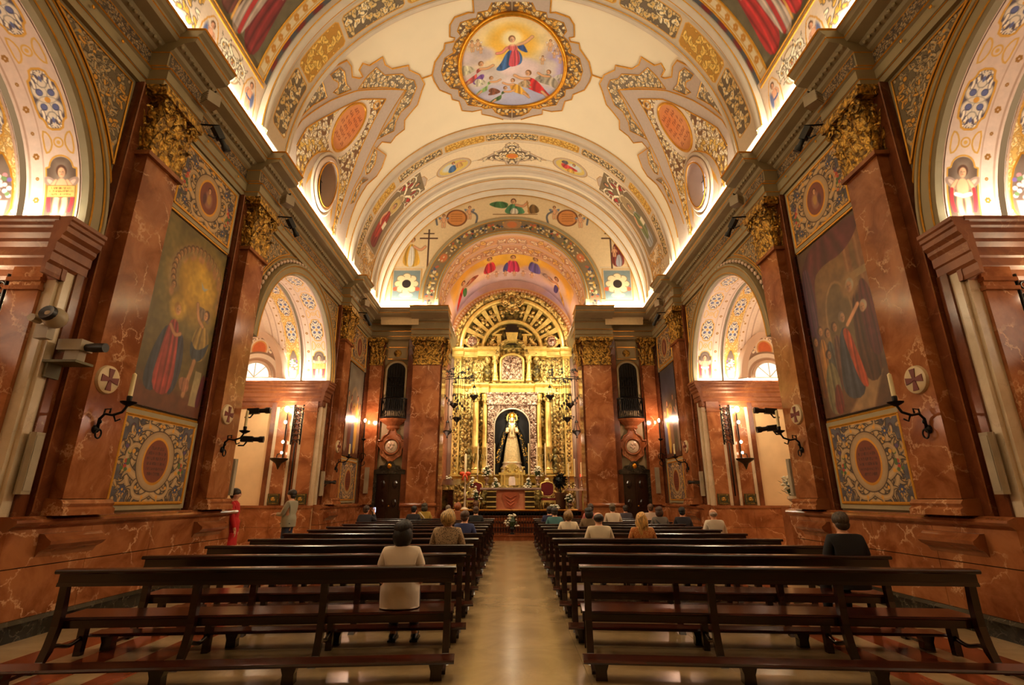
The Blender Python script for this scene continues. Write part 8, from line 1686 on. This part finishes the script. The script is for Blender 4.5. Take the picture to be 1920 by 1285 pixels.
def strap(e): MB().tube([(-.17, -.06, 1.02), (-.02, -.165, .86), (.13, -.15, .68)], .016, 6).build('bag_strap', M_BLACK, e, smooth=True)
def whitestrap(e): MB().tube([(-.15, -.07, 1.03), (-.03, -.16, .9), (.10, -.15, .72)], .02, 6).build('white_strap', M_WHITE, e, smooth=True)
person(seat(-1, 0, -1.22), .05, 'woman with dark bobbed hair and white T-shirt seated on the nearest left bench', 'bob', (.09, .05, .04), (.90, .82, .74), (.10, .10, .13), long=False, arms='lap', loose=1.05, scale=1.0)
person(seat(-1, 2, -1.02), -.05, 'woman with puffy blond hair and speckled beige blouse, third left bench', 'puffy', (.66, .52, .30), (.62, .50, .36), loose=1.12, pat=(.28, .20, .14), scale=1.06)
person(seat(-1, 4, -.98), -.2, 'brown-haired person in blue top by the aisle, fifth left bench', 'short', (.30, .19, .10), (.20, .22, .38), loose=1.05)
person(seat(-1, 8, -1.08), 0, 'dark-haired person in dark coat near the aisle, ninth left bench', 'short', (.28, .19, .12), (.07, .06, .06), loose=1.1)
def phone(e): o = MB().box((.10, .30, 1.12), (.18, .312, 1.27)).build('smartphone', M_BLACK, None); o.location = e.location; o.rotation_euler = e.rotation_euler; tag(o, 'smartphone with a lit screen raised by a man at the left', 'phone'); b = MB().box((.103, .296, 1.125), (.177, .2995, 1.265)).build('lit_screen', emissive('phone_screen', (.75, .82, 1), 3), o)
person(seat(-1, 8, -4.35), -.1, 'man in a dark navy jacket raising a phone, far left end of a bench', 'short', (.24, .15, .09), (.13, .13, .17), arms='phone', loose=1.12, scale=1.02, extra=phone)
person(seat(-1, 9, -3.15), -.1, 'black-haired person in a charcoal jacket, in front of the left carved door', 'short', (.05, .04, .04), (.12, .11, .13), loose=1.1)
person(seat(-1, 10, -3.02), .2, 'person in a yellow coat with a white strap, front left bench', 'bob', (.24, .20, .12), (.60, .48, .16), loose=1.15, scale=1.04, extra=whitestrap)
person(seat(-1, 9, -1.75), 0, 'ginger-haired person in an orange brown top, left benches near the altar', 'puffy', (.55, .28, .10), (.52, .28, .12), loose=1.05, scale=1.08)
person(seat(-1, 10, -2.2), .1, 'grey-haired person in pale top, front left bench', 'short', (.46, .40, .34), (.60, .52, .46))
person(seat(1, 1, 4.32), -.1, 'stout man in a dark suit with grey brown hair, second right bench', 'short', (.26, .20, .14), (.055, .05, .065), (.05, .05, .06), loose=1.22, scale=1.06)
person(seat(1, 5, 4.62), 0, 'bald man in a white shirt at the right end of a bench', 'bald', (.62, .52, .44), (.86, .80, .72), loose=1.12, scale=1.02)
person(seat(1, 3, 1.58), 0, 'man with thinning dark hair and pale shirt, fourth right bench', 'thinning', (.20, .14, .10), (.80, .72, .60), loose=1.12, scale=1.02)
person(seat(1, 3, 2.35), 0, 'woman with long blond hair and an orange patterned top, fourth right bench', 'long', (.78, .58, .30), (.66, .36, .12), loose=1.05, pat=(.80, .60, .32))
person(seat(1, 5, 1.30), 0, 'person with short blond hair and cream top, sixth right bench', 'puffy', (.50, .36, .18), (.84, .76, .64), loose=1.05, scale=.98)
person(seat(1, 7, 1.18), 0, 'dark-haired person in teal, eighth right bench by the aisle', 'short', (.16, .10, .06), (.24, .40, .40), loose=1.1)
person(seat(1, 8, 1.12), 0, 'dark-haired person in dark blue by the aisle, ninth right bench', 'short', (.14, .09, .06), (.12, .12, .24), loose=1.1)
person(seat(1, 8, 2.35), 0, 'person in a dusty pink shirt, ninth right bench', 'short', (.22, .15, .1), (.66, .36, .32), loose=1.12, scale=1.06)
person(seat(1, 6, 1.95), 0, 'dark-haired person behind the man with thinning hair, seventh right bench', 'bob', (.10, .07, .05), (.44, .34, .22), loose=1.05)
person(seat(1, 8, 3.0), 0, 'person in a white shirt in front of the right carved door', 'short', (.34, .26, .14), (.78, .70, .60), loose=1.12, scale=1.06)
person(seat(1, 10, 3.9), 0, 'person in a dim grey blue top, front right bench', 'short', (.18, .14, .1), (.28, .26, .30), loose=1.1)
person(seat(1, 9, 4.45), 0, 'white-topped person with greying brown hair, tenth right bench', 'short', (.36, .26, .18), (.78, .68, .60), loose=1.05, scale=1.04)
person(seat(1, 7, 4.05), 0, 'brown-haired person in grey with a dark bag strap, eighth right bench', 'bob', (.26, .15, .09), (.40, .37, .34), loose=1.1, extra=strap)
person(seat(1, 7, 4.68), -.1, 'black-haired man in a navy jacket at the end of the eighth right bench', 'short', (.06, .05, .05), (.12, .12, .16), loose=1.2)
person((-5.38, 12.9, 0), PI*.46, 'young man standing in profile in a grey shirt and jeans, left side aisle', 'short', (.10, .06, .04), (.58, .55, .46), (.13, .16, .24), sit=False, arms='front', loose=1.0, scale=1.0)
person((-5.78, 11.05, 0), -1.2, 'person standing in a long red coat beside the second left pillar', 'short', (.22, .16, .1), (.72, .06, .05), (.10, .09, .09), sit=False, arms='down', scale=1.0, coat=True)
